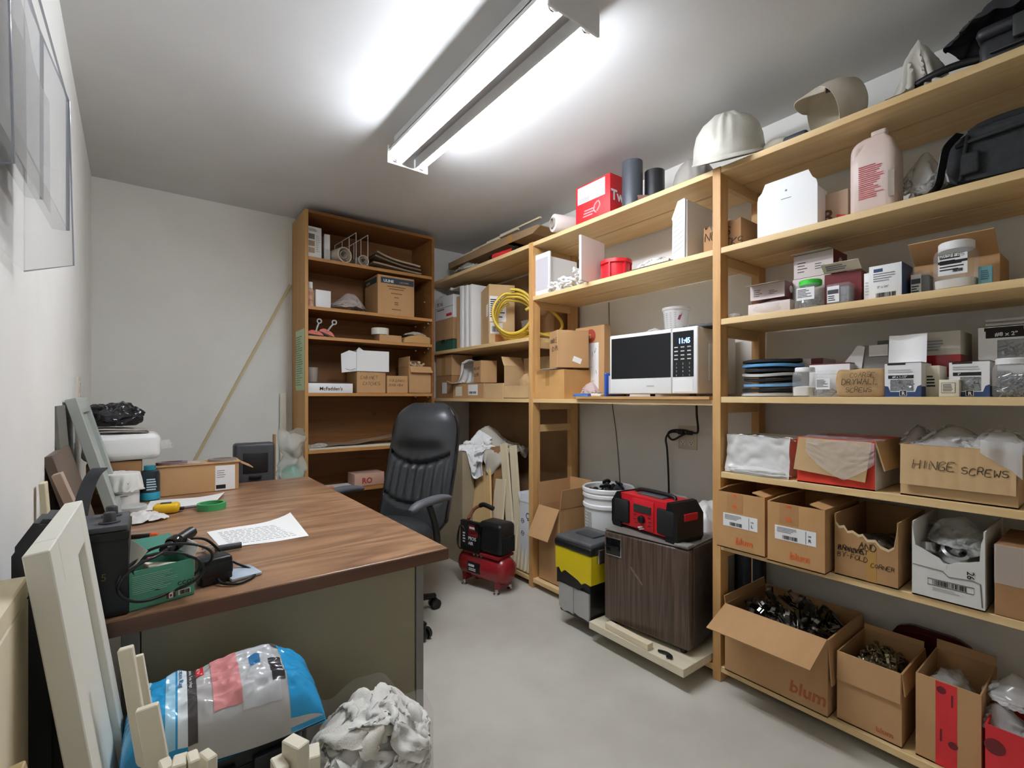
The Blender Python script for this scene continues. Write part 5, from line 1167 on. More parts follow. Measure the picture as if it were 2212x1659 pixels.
# ---- floor level of bay 2
ZB = .06+E3
b = nb(); box(b, -.26, .26, 0, .50, 0, .034, bev=.002); o = tag(obj('plywood_base', b, wood('ply_pale', '#E8DEC4', '#D8CBA9', 0), None), 'pale plywood board under the mini fridge', 'board'); o.location = (1.71, 1.372, ZB+.004); o.rotation_euler = (0, 0, math.radians(-90))
zp = ZB+.038+E3
b = nb(); box(b, -.125, .125, -.018, .018, 0, .028, bev=.002); o = tag(obj('wood_block', b, PALE_X, None), 'pale wood batten lying in front of the mini fridge', 'wood block'); o.location = (1.732, 1.41, zp); o.rotation_euler = (0, 0, math.radians(-92))
FR = thing('mini_fridge', 'small woodgrain cube fridge standing on a plywood board', 'fridge', (1.785, 1.365, zp), -84)
FWOOD = wood('fridge_woodgrain', '#6E5A4C', '#2B1F19', 2, rough=.33, ring=12, nscale=26, along=.03); FBODY = mat('fridge_brown', '#3E342E', .4, '#4A4039', 5)
Wf, Hf, Df = .435, .452, .33
b = nb(); box(b, -Wf/2, Wf/2, .045, Df, .02, Hf, bev=.008, seg=3); obj('cabinet', b, FBODY, FR, 40)
b = nb(); box(b, -Wf/2, Wf/2, 0, .042, .022, Hf-.004, bev=.010, seg=3); fd = obj('door', b, FWOOD, FR, 40)
b = nb(); box(b, -Wf/2+.012, -Wf/2+.10, -.004, .004, Hf-.115, Hf-.028, bev=.002); fh = obj('handle', b, CHROME, fd, 40)
b = nb(); box(b, -Wf/2+.016, -Wf/2+.096, -.006, -.003, Hf-.111, Hf-.032, bev=.002); box(b, -Wf/2+.018, -Wf/2+.094, -.016, -.004, Hf-.074, Hf-.066, bev=.002); obj('handle_recess', b, BLACKG, fd, 40)
b = nb(); rr = random.Random(2)
for i in range(4): box(b, -.02, .02, -.0008, 0, -.004, .004, T(-.055+.012*i, -.0004, Hf-.16-.012*i) @ RY(50))
obj('tape_mark', b, mat('old_tape', '#8C7C70', .3, alpha=.7), fd)
b = nb(); box(b, -Wf/2+.006, Wf/2-.006, .04, .05, .03, Hf-.01); obj('gasket', b, BLACK, FR)
b = nb(); box(b, -Wf/2+.005, Wf/2-.005, .0, Df, Hf, Hf+.006, bev=.003); obj('top_sheet', b, mat('fridge_top', '#7B766E', .35), FR, 40)
b = nb(); box(b, .15, .215, -.006, .05, Hf+.006, Hf+.016, bev=.004); obj('hinge', b, mat('hinge_grey', '#8C8B88', .4), FR, 40)
for sx_ in (-1, 1):
    for yy in (.03, Df-.04): b = nb(); cyl(b, (sx_*(Wf/2-.04), yy, 0), (sx_*(Wf/2-.04), yy, .022), .014, n=12); obj('foot', b, BLACK, FR)
b = nb(); tube(b, [(-.02, 0, 0), (.02, .004, .006), (.05, -.004, .004), (.03, -.012, .002)], .006, 6, smooth=5); o = tag(obj('black_strap', b, BLACK, None, 60), 'short black rubber piece in front of the fridge', 'rubber piece'); o.location = (1.742, 1.235, zp+.006); o.rotation_euler = (0, 0, -1.6)
# radio
zr = zp+Hf+.0065; pA, pB = fl(1327, 1128, zr+.01), fl(1462, 1172, zr+.01)
a_ = Vector((pA[0], pA[1], 0)); c_ = Vector((pB[0], pB[1], 0)); Wr = (c_-a_).length*1.02; mid = (a_+c_)/2; ang = math.degrees(math.atan2((c_-a_).y, (c_-a_).x)); Hr = .175; Dr = .155
RD = thing('jobsite_radio', 'red and black rugged jobsite radio standing on the mini fridge', 'radio', (mid.x, mid.y, zr), ang)
RRED = mat('radio_red', '#C8202A', .35)
b = nb(); prism(b, [(-Wr/2+.02, .016), (Wr/2-.02, .016), (Wr/2-.012, .03), (Wr/2-.012, Hr*.78), (Wr/2-.05, Hr*.97), (-Wr/2+.05, Hr*.97), (-Wr/2+.012, Hr*.78), (-Wr/2+.012, .03)], Dr); obj('body', b, RRED, RD)
for s in (-1, 1):
    b = nb()
    q = [(0, .0), (.06, .0), (.072, .02), (.072, Hr*.72), (.048, Hr*.98), (.036, Hr), (0.0, Hr), (.0, Hr*.8)]
    pts = [(s*(Wr/2-.066+a), z) for a, z in q]
    if s < 0: pts = pts[::-1]
    prism(b, [(p[0], p[1]) for p in (([(s*(Wr/2-.06), 0), (s*(Wr/2-.004), 0), (s*(Wr/2+.006), .02), (s*(Wr/2+.006), Hr*.70), (s*(Wr/2-.03), Hr*.98), (s*(Wr/2-.05), Hr), (s*(Wr/2-.055), Hr*.85)]))], Dr+.016, T(0, -.008, 0)); bp_ = obj('bumper', b, BLACK, RD)
    b = nb(); box(b, s*(Wr/2+.0085)-.004, s*(Wr/2+.0085)+.002, Dr*.22, Dr*.78, Hr*.55, Hr*.74, bev=.003); obj('grip_slot', b, RRED, bp_)
    b = nb(); box(b, s*Wr*.345-Wr*.125, s*Wr*.345+Wr*.125, -.012, .004, .026, Hr*.80, bev=.010, seg=2); sp_ = obj('speaker', b, mat('grille_black', '#101113', .7), RD, 30)
b = nb(); box(b, -Wr*.17, Wr*.17, -.006, .004, .02, Hr*.9, bev=.004); fc = obj('face_panel', b, RRED, RD, 30)
b = nb(); box(b, -Wr*.135, Wr*.135, -.010, -.004, Hr*.56, Hr*.76, bev=.002); obj('display', b, mat('lcd_dark', '#3A3A36', .15), fc)
b = nb(); lathe(b, [(.018, 0), (.019, .004), (.016, .016), (.013, .018), (0, .018)], 28, T(.0, -.006, Hr*.39) @ RX(90)); obj('knob', b, BLACK, fc, 40)
for (px, pz) in ((-.12, .48), (-.12, .36), (-.10, .26), (.11, .48), (.12, .38), (.11, .27)):
    b = nb(); box(b, Wr*px-.010, Wr*px+.010, -.0085, -.005, Hr*pz-.004, Hr*pz+.004, bev=.0015, seg=1); obj('button', b, mat('button_red', '#8E1A20', .4), fc)
b = nb(); box(b, -.016, .016, -.0075, -.006, -.0035, .0035, T(-.012, 0, Hr*.17) @ RY(-18)); box(b, -.02, .012, -.0075, -.006, -.0025, .0025, T(.0, 0, Hr*.135) @ RY(-18)); obj('logo', b, WHITE, fc)
b = nb(); box(b, -Wr*.2, Wr*.2, Dr*.25, Dr*.85, Hr*.96, Hr*1.01, bev=.006); obj('battery_lid', b, mat('lid_grey', '#56585A', .3), RD, 40)
b = nb(); tube(b, [(-Wr*.30, Dr*.5, Hr*.94), (-Wr*.24, Dr*.55, Hr*1.05), (Wr*.24, Dr*.55, Hr*1.05), (Wr*.30, Dr*.5, Hr*.94)], .009, 8, smooth=4); obj('carry_handle', b, BLACK, RD, 50)
# white bag and tub behind the radio
b = nb(); lathe(b, [(0, 0), (.115, 0), (.12, .005), (.135, .28), (.142, .285), (.142, .30), (.132, .30), (.128, .28), (.11, .01), (0, .01)], 32); o = tag(obj('white_pail', b, mat('milky_pail', '#DAD7CF', .4, alpha=.85), None, 40), 'milky plastic pail behind the jobsite radio', 'pail'); o.location = (2.215, sy(1440, 2.215), ZB+.30); o.scale = (.66, .8, 1)
b = nb(); drape(b, .115, .11, .10, 6.6, 36, .45, .4, thick=.001, droop=.05); o = tag(obj('plastic_bag', b, mat('white_film2', '#EDEBE7', .3, alpha=.92), None, 60), 'white plastic bag bunched behind the right end of the radio', 'bag'); o.location = (2.19, sy(1520, 2.14), .575)
b = nb(); box(b, -.13, .13, -.14, .14, 0, .50, bev=.003); o = tag(obj('storage_tub', b, mat('grey_tub', '#A9A59C', .5), None), 'grey tub behind the fridge holding up the white bag', 'tub'); o.location = (2.222, sy(1520, 2.14), ZB+.001); o.scale = (.66, .7, 1.0)
b = nb(); box(b, -.13, .13, -.12, .12, 0, .296, bev=.003); o = tag(obj('storage_crate', b, CARD3, None), 'brown crate behind the fridge holding up the milky pail', 'crate'); o.location = (2.225, sy(1440, 2.215), ZB); o.scale = (.62, .8, 1)
# white bucket
xq = 2.15; yq = sy(1314, xq); R = .148; zk = .315
b = nb(); box(b, -.12, .12, -.13, .13, 0, zk-ZB-.001, bev=.002); o = tag(obj('support_crate', b, CARD3, None), 'brown crate under the white bucket of black fittings', 'crate'); o.location = (xq, yq, ZB)
t = thing('bucket', 'white plastic pail with printed label full of black fittings', 'bucket', (xq, yq, zk), -135)
b = nb(); lathe(b, [(0, 0), (R*.86, 0), (R*.88, .005), (R*.94, .24), (R*1.0, .245), (R*1.0, .262), (R*.955, .268), (R*.96, .30), (R*1.01, .305), (R*1.01, .32), (R*.97, .327), (R*1.02, .335), (R*1.02, .352), (R*.98, .358), (R*.93, .352), (R*.88, .01), (0, .01)], 44); obj('body', b, WHITE, t, 35)
b = nb(); sheet(b, 16, 8, lambda u, v: Vector(((R*(.895+.045*v)+.0012)*math.sin(-.75+1.5*u), -(R*(.895+.045*v)+.0012)*math.cos(-.75+1.5*u), .03+.19*v)), .0003); obj('printed_label', b, LGREY, t, 40)
b = nb(); rr = random.Random(9)
for i in range(10):
    z = .04+.018*i
    for k in range(3):
        a0 = -.6+.42*k; a1 = a0+rr.uniform(.2, .36); rad = R*(.895+.045*(z-.03)/.19)+.0022
        sheet(b, 4, 1, lambda u, v: Vector((rad*math.sin(a0+(a1-a0)*u), -rad*math.cos(a0+(a1-a0)*u), z+.006*v)), .0002)
obj('label_text', b, WHITE, t, 40)
b = nb(); lathe(b, [(0, .27), (R*.92, .27), (R*.92, .275), (0, .29)], 24); obj('fill', b, mat('black_rubber', '#1B1C1E', .5), t)
rr = random.Random(14)
for i in range(16):
    b = nb() if i == 0 else None
    if i == 0:
        lathe(b, [(0, 0), (.02, 0), (.023, .006), (.014, .014), (.012, .03), (.026, .036), (.024, .044), (0, .046)], 16); KN = o = tag(obj('black_fitting', b, mat('black_rubber', '#1B1C1E', .5), None, 40), 'black plastic fitting heaped in the white bucket', 'fitting', 'black fittings in the white bucket')
    else: o = KN.copy(); C.objects.link(o)
    a = rr.uniform(0, 6.28); r_ = R*.68*math.sqrt(rr.random()); o.location = (xq+r_*math.cos(a), yq+r_*math.sin(a), zk+.30+.065*(1-r_/R)*rr.random()); o.rotation_euler = (rr.uniform(-1.4, 1.4), rr.uniform(-1.4, 1.4), rr.uniform(0, 6))
# yellow tool tower
TB = thing('tool_chest', 'stacked yellow, black and grey plastic tool chest beside fridge', 'tool box', (1.725, 1.755, ZB+.005), -90)
Wt, Dt = .26, .24; YEL = mat('tool_yellow', '#E3C91A', .4); SIL = mat('tool_grey', '#B0AEA9', .45); LID = mat('lid_dusty', '#5D5F61', .4, '#47494B', 8)
b = nb(); box(b, -Wt*.43, Wt*.43, .008, Dt-.01, 0, .20, bev=.010); obj('lower_box', b, BLACK, TB, 40)
for s in (-1, 1):
    b = nb(); x0, x1 = (-Wt*.415, -.002) if s < 0 else (.002, Wt*.415)
    prism(b, [(x0, .03), ((x0*2+x1)/3, .012 if s < 0 else .022), ((x0+x1*2)/3, .022), (x1, .018), (x1, .155), (x0, .155)], .01, T(0, .0, 0)); obj('door_panel', b, SIL, TB)
b = nb(); prism(b, [(-Wt*.46, .15), (-Wt*.3, .165), (Wt*.15, .155), (Wt*.28, .18), (Wt*.46, .16), (Wt*.46, .225), (-Wt*.46, .225)], Dt-.01, T(0, -.004, 0)); obj('collar', b, BLACK, TB)
b = nb(); prism(b, [(-Wt*.49, .225), (-Wt*.40, .235), (-Wt*.32, .21), (-Wt*.22, .23), (Wt*.14, .205), (Wt*.24, .19), (Wt*.34, .205), (Wt*.49, .20), (Wt*.50, .345), (-Wt*.50, .345)], Dt+.004, T(0, -.008, 0)); bmesh.ops.bevel(b, geom=b.edges[:], offset=.003, segments=1, affect='EDGES'); obj('upper_box', b, YEL, TB, 30)
b = nb(); box(b, -Wt*.515, Wt*.515, -.014, Dt+.004, .345, .385, bev=.012, seg=3); obj('rim', b, BLACK, TB, 40)
b = nb(); box(b, -Wt*.49, Wt*.49, -.006, Dt-.004, .378, .405, bev=.010, seg=3); ld = obj('lid', b, LID, TB, 40)
b = nb(); box(b, -Wt*.25, Wt*.25, .08, .17, .402, .412, bev=.004); obj('lid_recess', b, DGREY, ld, 40)
b = nb(); box(b, Wt*.5, Wt*.5+.018, .03, .075, .305, .375, bev=.004); obj('latch', b, CHROME, TB, 40)
# tall open carton at the left of bay 2
x = 1.945; y0, y1 = 2.285, 2.095; W = y0-y1; H = .46; Dp = .27
t = thing('cardboard_box', 'tall open cardboard box with wide flaps beside the shelf post', 'box', (x, (y0+y1)/2, ZB), -90)
obj('body', shell(W, Dp, H), CARD, t); f1 = flap(t, 'f', W, Dp, H, 152, .20, CARD); flap(t, 'l', W, Dp, H, 2, .14, CARD); flap(t, 'b', W, Dp, H, 2, .15, CARD); flap(t, 'r', W, Dp, H, 8, .12, CARD)
b = nb(); lathe(b, [(0, 0), (.006, 0), (.004, .002), (0, .002)], 8, T(-.01, -.003, .09) @ RX(90)); obj('dent', b, WPAPER, f1)
b = nb(); box(b, -W/2+.006, W/2-.006, .006, Dp-.006, .004, H*.7); obj('fill', b, CARD, t)
# ================================================================== BAY 1 (corner)
Z = 2.165+E3
t = thing('flat_carton', 'long flat cardboard carton lying across the corner top shelf', 'box', (2.02, 2.96, Z+.115), -90)
b = nb(); prism(b, [(-.60, 0), (.52, 0), (.60, .03), (.58, .045), (.0, .062), (-.60, .05)], .27, T(0, .0, 0)); obj('body', b, mat('carton_dull', '#A98C68', .85, '#9C7F5B', 5), t)
b = nb(); box(b, .24, .30, -.001, .271, .0, .056); obj('tape', b, TAPE, t)
for i, (ya, yb2) in enumerate(((3.36, 3.10), (3.22, 2.86), (3.05, 2.66), (2.90, 2.44))):
    xq = 2.034+.020*i; zq = Z+.115+.052+.020*i; stick('wood_stick', 'short white square stick lying on the long flat carton', (xq, ya, zq+.012), (xq, yb2, zq+.012), .018, .012, PALE_Z, 'stick', 'sticks on the flat carton')
# supports of the flat carton: small block and gun wrapper
b = nb(); box(b, -.06, .06, -.1, .1, 0, .113, bev=.002); o = tag(obj('carton_block', b, CARD3, None), 'small brown carton propping up the long flat carton', 'box'); o.location = (2.20, 3.35, Z)
b = nb(); box(b, -.06, .06, -.1, .1, 0, .113, bev=.002); o = tag(obj('carton_block', b, CARD3, None), 'small brown carton under the flat carton near the post', 'box'); o.location = (2.20, 2.62, Z)
t = thing('caulking_gun', 'red and black caulking gun lying on the corner top shelf', 'tool', (1.985, 2.78, Z), 96)
b = nb(); cyl(b, (-.17, 0, .035), (.04, 0, .035), .027, n=20); obj('barrel', b, RED, t, 40)
b = nb(); cyl(b, (-.20, 0, .035), (-.17, 0, .035), .030); cyl(b, (.04, 0, .035), (.07, 0, .035), .030); tube(b, [(-.20, 0, .035), (-.25, 0, .03), (-.27, -.03, .012)], .016, 8, smooth=4); obj('grip', b, BLACK, t, 40)
b = nb(); cyl(b, (-.42, 0, .05), (-.20, 0, .042), .005); obj('rod', b, CHROME, t, 40)
film('plastic_bag', 'grey clear plastic bag bunched beside the caulking gun', 'bag', 2.0, 3.22, Z, .085, .17, .09, 93, CLEARD)
# ---- shelf 1.575
Z = 1.575+E3
x = 1.935
def cbox(label, u0, u1, v0, vt, x, Dp, m, z, rz=-90, seam=True, name='cardboard_box'):
    y0, y1 = sy(u0, x), sy(u1, x); H = sz((u0+u1)/2, vt, x)-z
    t = carton(label, (x, (y0+y1)/2, z), y0-y1, Dp, H, rz=rz, mt=m, seam=seam, name=name); return t, y0-y1, H, z+H
t, W, H, zt = cbox('green lidded tin at the bottom of the corner box stack', 941, 979, 0, 735, 1.94, .2, mat('dark_green', '#2F5A48', .5), Z, name='green_tin', seam=False)
b = nb(); tube(b, [(-.03, -.002, H*.7), (-.02, -.012, H*.95), (.03, -.012, H*.95), (.04, -.002, H*.7)], .005, 6, smooth=4); obj('handle', b, BLACK, t, 50)
t, W, H, zt = cbox('brown carton in the middle of the corner box stack', 941, 979, 0, 690, 1.94, .2, CARD, zt+.001)
t, W, H, zt = cbox('white printed carton with red mark in the corner stack', 941, 979, 0, 640, 1.94, .2, WPAPER, zt+.001, seam=False); mf = fm('front', W, .2, H); hand(t, mf, -W*.4, H*.62, H*.14, 'METAL', PENINK, .05); patch(t, 'grey_bar', mf, -W*.4, H*.4, W*.4, H*.07, GREYINK); patch(t, 'red_mark', mf, W*.12, H*.1, W*.3, H*.12, RED); patch(t, 'rule', mf, -W*.5, H*.5, W, H*.02, GREYINK)
yq = sy(965, 2.0); zq_ = zt; G_ = Ground(1.8, 2.4, 2.7, 3.75, lambda x, y: zq_ if 1.94 < x < 2.14 and abs(y-yq) < .12 else zq_-.10)
cloth_obj('rag', 'white rag piled on top of the corner box stack', 'rag', simcloth(.42, .42, 34, 12, .42, G_, (2.05, yq), zt+.005, .12, wall=(2.05, yq, .11, .12)), CLOTH)
# three white panels and a tan one
yy = sy(984, 1.935)
b = nb(); box(b, 0, .024, 0, .3, 0, sz(988, 640, 1.94)-Z, bev=.001, seg=1); o = tag(obj('tan_cardboard_sheet', b, CARD, None), 'tan cardboard panel standing left of the white panels', 'panel'); o.location = (1.945, yy, Z); o.rotation_euler = (0, 0, -PI/2)
for i in range(3):
    u = 997+9*i; y = sy(u, 1.94); b = nb(); box(b, -.021, .021, 0, .3, 0, sz(u, 618-2*i, 1.94)-Z, bev=.004, seg=2); o = tag(obj('white_board', b, WHITE, None, 40), 'slim white panel standing between the tan panel and tall carton', 'panel', 'white panels on the corner shelf'); o.location = (1.935+.004*i, y, Z); o.rotation_euler = (0, 0, -PI/2)
yq = sy(1006, 2.03); zq_ = sz(1010, 614, 1.94); G2_ = Ground(1.8, 2.4, 2.3, 3.6, lambda x, y: zq_ if 1.93 < x < 2.25 and abs(y-yq) < .11 else zq_-.12)
cloth_obj('rag', 'white cloth draped over the white panels and tall carton', 'rag', simcloth(.40, .36, 34, 15, .6, G2_, (2.07, yq), zq_+.01, .08), CLOTH)
x = 1.955; y0, y1 = sy(1021, x), sy(1072, x); W = y0-y1; H = sz(1040, 622, x)-Z
t = carton('tall brown carton with black and white shipping labels', (x, (y0+y1)/2-.01, Z), W*.9, .19, H-.01, rz=-112, mt=CARD2, seam=True); mr_ = fm('right', W*.9, .19, H)
patch(t, 'shipping_label', mr_, -.09, H*.36, .12, H*.42, WPAPER); lines(t, mr_, -.085, H*.42, .11, H*.32, 9, INK, .0013, th=.5); patch(t, 'shipping_label', mr_, -.085, H*.16, .09, H*.18, WPAPER); barcode(t, mr_, -.075, H*.19, .06, H*.09); patch(t, 'stamp', mr_, -.05, .01, .10, H*.12, mat('brown_stamp', '#A5662F', .8)); mf = fm('front', W*.9, .19, H); patch(t, 'side_patch', mf, W*.15, H*.46, W*.22, H*.2, WPAPER)
# yellow hose coil
HOSE = mat('yellow_hose', '#D9B83E', .4)
xq = 1.968; pc = Vector((xq, sy(1108, xq), sz(1108, 672, xq))); Rr = .145
pts = []
rr = random.Random(8)
for i in range(64):
    a = 2*PI*i/16; k = 1+.10*math.sin(i*.37)-.025*(i//16)
    pts.append(Vector((-.055+.0017*i+.01*math.sin(i*.9), -.98*Rr*k*math.sin(a), 1.0*Rr*k*math.cos(a)-.012*(i//16))))
t = thing('hose_coil', 'coil of yellow rubber air hose standing on the corner shelf', 'hose', (pc.x, pc.y, Z), 36)
low = min(p.z for p in pts); 
b = nb(); tube(b, [p+Vector((0, 0, -low+.0115)) for p in pts], .0105, 8, smooth=4); obj('coil', b, HOSE, t, 60)
b = nb(); tube(b, [Vector(q)+Vector((0, 0, 0)) for q in ((.03, -.10, .20), (.10, -.17, .25), (.14, -.22, .20), (.18, -.29, .11), (.17, -.27, .05), (.10, -.14, .035), (.06, -.05, .03))], .0100, 8, smooth=6, M=RZ(-36)); tube(b, [(.03, -.08, .08), (.12, -.2, .03), (.2, -.28, .02), (.22, -.34, .012)], .0100, 8, smooth=6, M=RZ(-36)); obj('loose_end', b, HOSE, t, 60)
t2 = thing('clear_tub', 'clear tub of bits with green label behind the hose', 'container', (2.15, sy(1150, 2.15), Z), -90)
b = nb(); lathe(b, [(0, 0), (.06, 0), (.065, .14), (.068, .145), (.068, .155), (.0, .156)], 28, sq=4); obj('body', b, CLEARP, t2, 40); b = nb(); lathe(b, [(0, .003), (.056, .003), (.06, .09), (0, .10)], 24, sq=4); obj('contents', b, mat('mixed_bits', '#8FA0B0', .5, '#C8CCCC', 60), t2, 40); patch(t2, 'tub_label', T(0, -.064, 0), -.05, .06, .03, .04, GREEN) if False else None
b = nb(); box(b, -.05, -.02, -.067, -.065, .06, .10); obj('tub_label', b, GREEN, t2)
film('plastic_bag', 'clear plastic bag slumped below the hose coil', 'bag', 2.09, sy(1085, 2.06), Z, .07, .085, .11, 97, CLEARD)
b = nb(); box(b, -.12, .12, 0, .18, 0, .27, bev=.002); o = tag(obj('cardboard_box', b, CARD3, None), 'plain brown carton at the back behind the yellow hose', 'box'); o.location = (2.16, 2.50, Z); o.rotation_euler = (0, 0, -PI/2); o.scale = (1, .8, .95)
# ---- shelf 1.185
Z = 1.185+E3
t, W, H, zt = cbox('brown taped carton at the base of the corner carton pair', 942, 976, 0, 812, 1.945, .2, CARD3, Z); patch(t, 'label', fm('front', W, .2, H), -W*.1, H*.2, W*.3, H*.5, WPAPER)
t, W, H, zt = cbox('brown taped carton on top in the corner carton pair', 942, 976, 0, 768, 1.945, .2, CARD, zt+.001); patch(t, 'tape', fm('front', W, .2, H), -W*.12, 0, W*.22, H, TAPE)
x = 1.93
t, W, H, z1 = cbox('low open carton with printed label at the shelf front', 978, 1045, 0, 828, 1.93, .15, CARD, Z, seam=False); mf = fm('front', W, .15, H); patch(t, 'label', mf, W*.02, H*.2, W*.3, H*.7, WPAPER); barcode(t, mf, W*.05, H*.3, W*.22, H*.15); patch(t, 'label', mf, -W*.4, H*.15, W*.22, H*.65, CREAM); flap(t, 'l', W, .15, H, 78, .11, CARD2)
t, W, H, z2 = cbox('plain low carton right of the labelled low carton', 1046, 1086, 0, 828, 1.93, .15, CARD2, Z)
zz = max(z1, z2)+.001
x = 1.945; y0, y1 = sy(1006, x), sy(1050, x); H = sz(1028, 780, x)-zz
t = carton('cardboard box lettered for clips stacked on the low cartons', (x, (y0+y1)/2-.02, zz), .15, .13, H, rz=-102, mt=CARD, seam=True); mf = fm('front', .15, .13, H); hand(t, mf, -.065, H*.60, .02, 'TOE KICK', PENINK, .05); hand(t, mf, -.05, H*.30, .022, 'CLIPS', PENINK, .05)
yq = sy(1018, 1.99); zq_ = zz+H; G3_ = Ground(1.8, 2.4, 2.3, 3.6, lambda x, y: zq_+.003 if 1.94 < x < 2.10 and abs(y-(yq-.04)) < .10 else (z1 if x < 2.31 else 2))
cloth_obj('plastic_bag', 'white plastic bag spread over the lettered clip box', 'bag', simcloth(.42, .46, 36, 18, .62, G3_, (2.07, yq+.06), zq_+.012, .08), mat('white_film2', '#EDEBE7', .3, alpha=.92), th=.0012, add=G3_)
x = 1.935; y0, y1 = sy(1088, x), sy(1142, x); W = y0-y1
t = thing('cardboard_box', 'open brown carton with torn flaps and paper inside next to the post', 'box', (x, (y0+y1)/2, Z), -90); H = sz(1110, 800, x)-Z
obj('body', shell(W, .18, H*.45), CARD2, t); b = nb(); box(b, -W/2, W/2, .176, .18, 0, H*1.5); box(b, -W/2, -W/2+.004, .004, .176, 0, H*1.2); obj('back_wall', b, CARD2, t); flap(t, 'l', W, .18, H*1.2, 25, .07, CARD2)
t = thing('paper_bag', 'crumpled brown paper parcel in the open carton by post', 'parcel', (x+.02, (y0+y1)/2-.02, Z+.006), -90)
b = nb(); blob(b, .065, .06, H*.85, 37, .12, 2.2, 4, ridge=.08, M=T(0, .065, 0)); obj('body', b, MATS['kraft_paper'], t, 40)
# ---- below: tall grey carton sheets, rags, boards, compressor
t = thing('tall_carton', 'tall flat greyish cardboard carton standing on the floor in the corner', 'box', (1.762, 3.12, .0006), -90)
b = nb(); box(b, -.215, .215, 0, .10, 0, .80, bev=.002, seg=1); obj('body', b, GREYCARD, t)
b = nb(); box(b, -.213, .213, .001, .048, .80, .803); obj('flap', b, GREYCARD, t)
xq = 1.935; y0, y1 = sy(1011, xq), sy(1068, xq)
Zb = .06+E3
t = carton('brown carton with logo standing upright behind leaning boards', (xq, (y0+y1)/2, Zb), y0-y1, .16, sz(1040, 962, xq)-Zb, mt=CARD3, seam=True); mf = fm('front', y0-y1, .16, .8); txt(t, mf, -.05, .60, .05, 'Zest', mat('brown_ink2', '#6A4A2C', .8)); 
b = nb(); tube(b, [mf @ Vector(q) for q in ((-.08, .59, .001), (.08, .59, .001), (.08, .66, .001), (-.08, .66, .001))], .001, 4, closed=True); obj('logo_frame', b, MATS['brown_ink2'], t)
def lean(label, p0, p1, w_, t_, m, group=None, roll=0):
    """a board whose bottom edge centre is p0 and top edge centre is p1, width along Y"""
    p0, p1 = Vector(p0), Vector(p1); d_ = (p1-p0); L_ = d_.length; z = d_.normalized(); y = Vector((0, -1, 0)); xax = z.cross(y).normalized()*-1; y = z.cross(xax).normalized() if False else y
    yy = (Vector((0, -1, 0))-z*z.dot(Vector((0, -1, 0)))).normalized(); n_ = z.cross(yy)
    M_ = Matrix(((yy.x, n_.x, z.x, p0.x), (yy.y, n_.y, z.y, p0.y), (yy.z, n_.z, z.z, p0.z), (0, 0, 0, 1)))
    t = thing('wood_board', label, 'board', (0, 0, 0), 0, group); t.matrix_world = M_
    b = nb(); box(b, -w_/2, w_/2, -t_/2, t_/2, 0, L_, bev=.0015, seg=1); obj('board', b, m, t); return t, L_
PL = PALE_Z
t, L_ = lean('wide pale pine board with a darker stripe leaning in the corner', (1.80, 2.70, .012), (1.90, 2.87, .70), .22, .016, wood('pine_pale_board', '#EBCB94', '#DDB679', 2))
b = nb(); box(b, -.012, .03, .008, .0095, .0, L_); obj('stripe', b, mat('brown_stripe', '#B98752', .6), t); b = nb(); box(b, -.06, .05, .0082, .0102, L_-.075, L_-.068); obj('slot', b, mat('dark_line', '#4A3423', .8), t)  # thin dark line laid across the board near its top
t, L_ = lean('plain pale board leaning behind the striped one', (1.87, 2.66, .07), (1.955, 2.71, .62), .12, .014, PALE_Z)
b_x = sy(1075, 1.96)
t, L_ = lean('tall narrow pine board with a dark groove in the corner', (1.93, 2.53, .07), (1.985, sy(1088, 1.985), .865), .075, .016, PALE_Z)
t, L_ = lean('second tall narrow pine board beside the grooved one', (1.935, 2.45, .07), (1.99, sy(1108, 1.99), .86), .07, .016, PALE_Z)
for i in range(6):
    y = 2.56-.038*i; stick('wood_offcut', 'short pine offcut standing in the row by the post', (1.925, y, .07), (1.955, y-.01, .36-.018*(i % 3)), .026, .018, PALE_Z, 'wood offcut', 'pine offcuts in the corner')
b = nb(); box(b, -.05, .05, -.02, .02, 0, .70, bev=.006); o = tag(obj('green_case', b, mat('dark_green', '#2F5A48', .5), None), 'dark green case standing behind the leaning boards', 'case'); o.location = (2.16, 2.86, Zb); o.rotation_euler = (0, 0, -.3)
# rags on the tall carton
def cg(x, y):
    if 1.762 < x < 1.862 and 2.905 < y < 3.335: return .804
    if 1.862 <= x < 2.31 and 2.76 < y < 3.6: return .812+.14*math.exp(-((x-2.05)/.10)**2-((y-3.0)/.14)**2)
    return .0
G4_ = Ground(1.5, 2.4, 2.3, 3.7, cg, 200)
cloth_obj('rag', 'greyish beige cloth heap behind the white rag in corner', 'rag', simcloth(.72, .80, 44, 25, .52, G4_, (2.06, 2.98), .98, .16), CLOTHG, add=G4_)
cloth_obj('rag', 'bright white rag draped over the tall corner carton', 'rag', simcloth(.44, .60, 44, 21, .46, G4_, (1.90, 2.93), 1.0, .14), mat('bright_rag', '#F4F4F2', .9), add=G4_)
b = nb(); box(b, -.12, .12, -.14, .14, 0, .735, bev=.003); o = tag(obj('cardboard_box', b, CARD3, None), 'brown box in the corner holding up the beige cloth heap', 'box'); o.location = (2.19, 3.22, Zb)
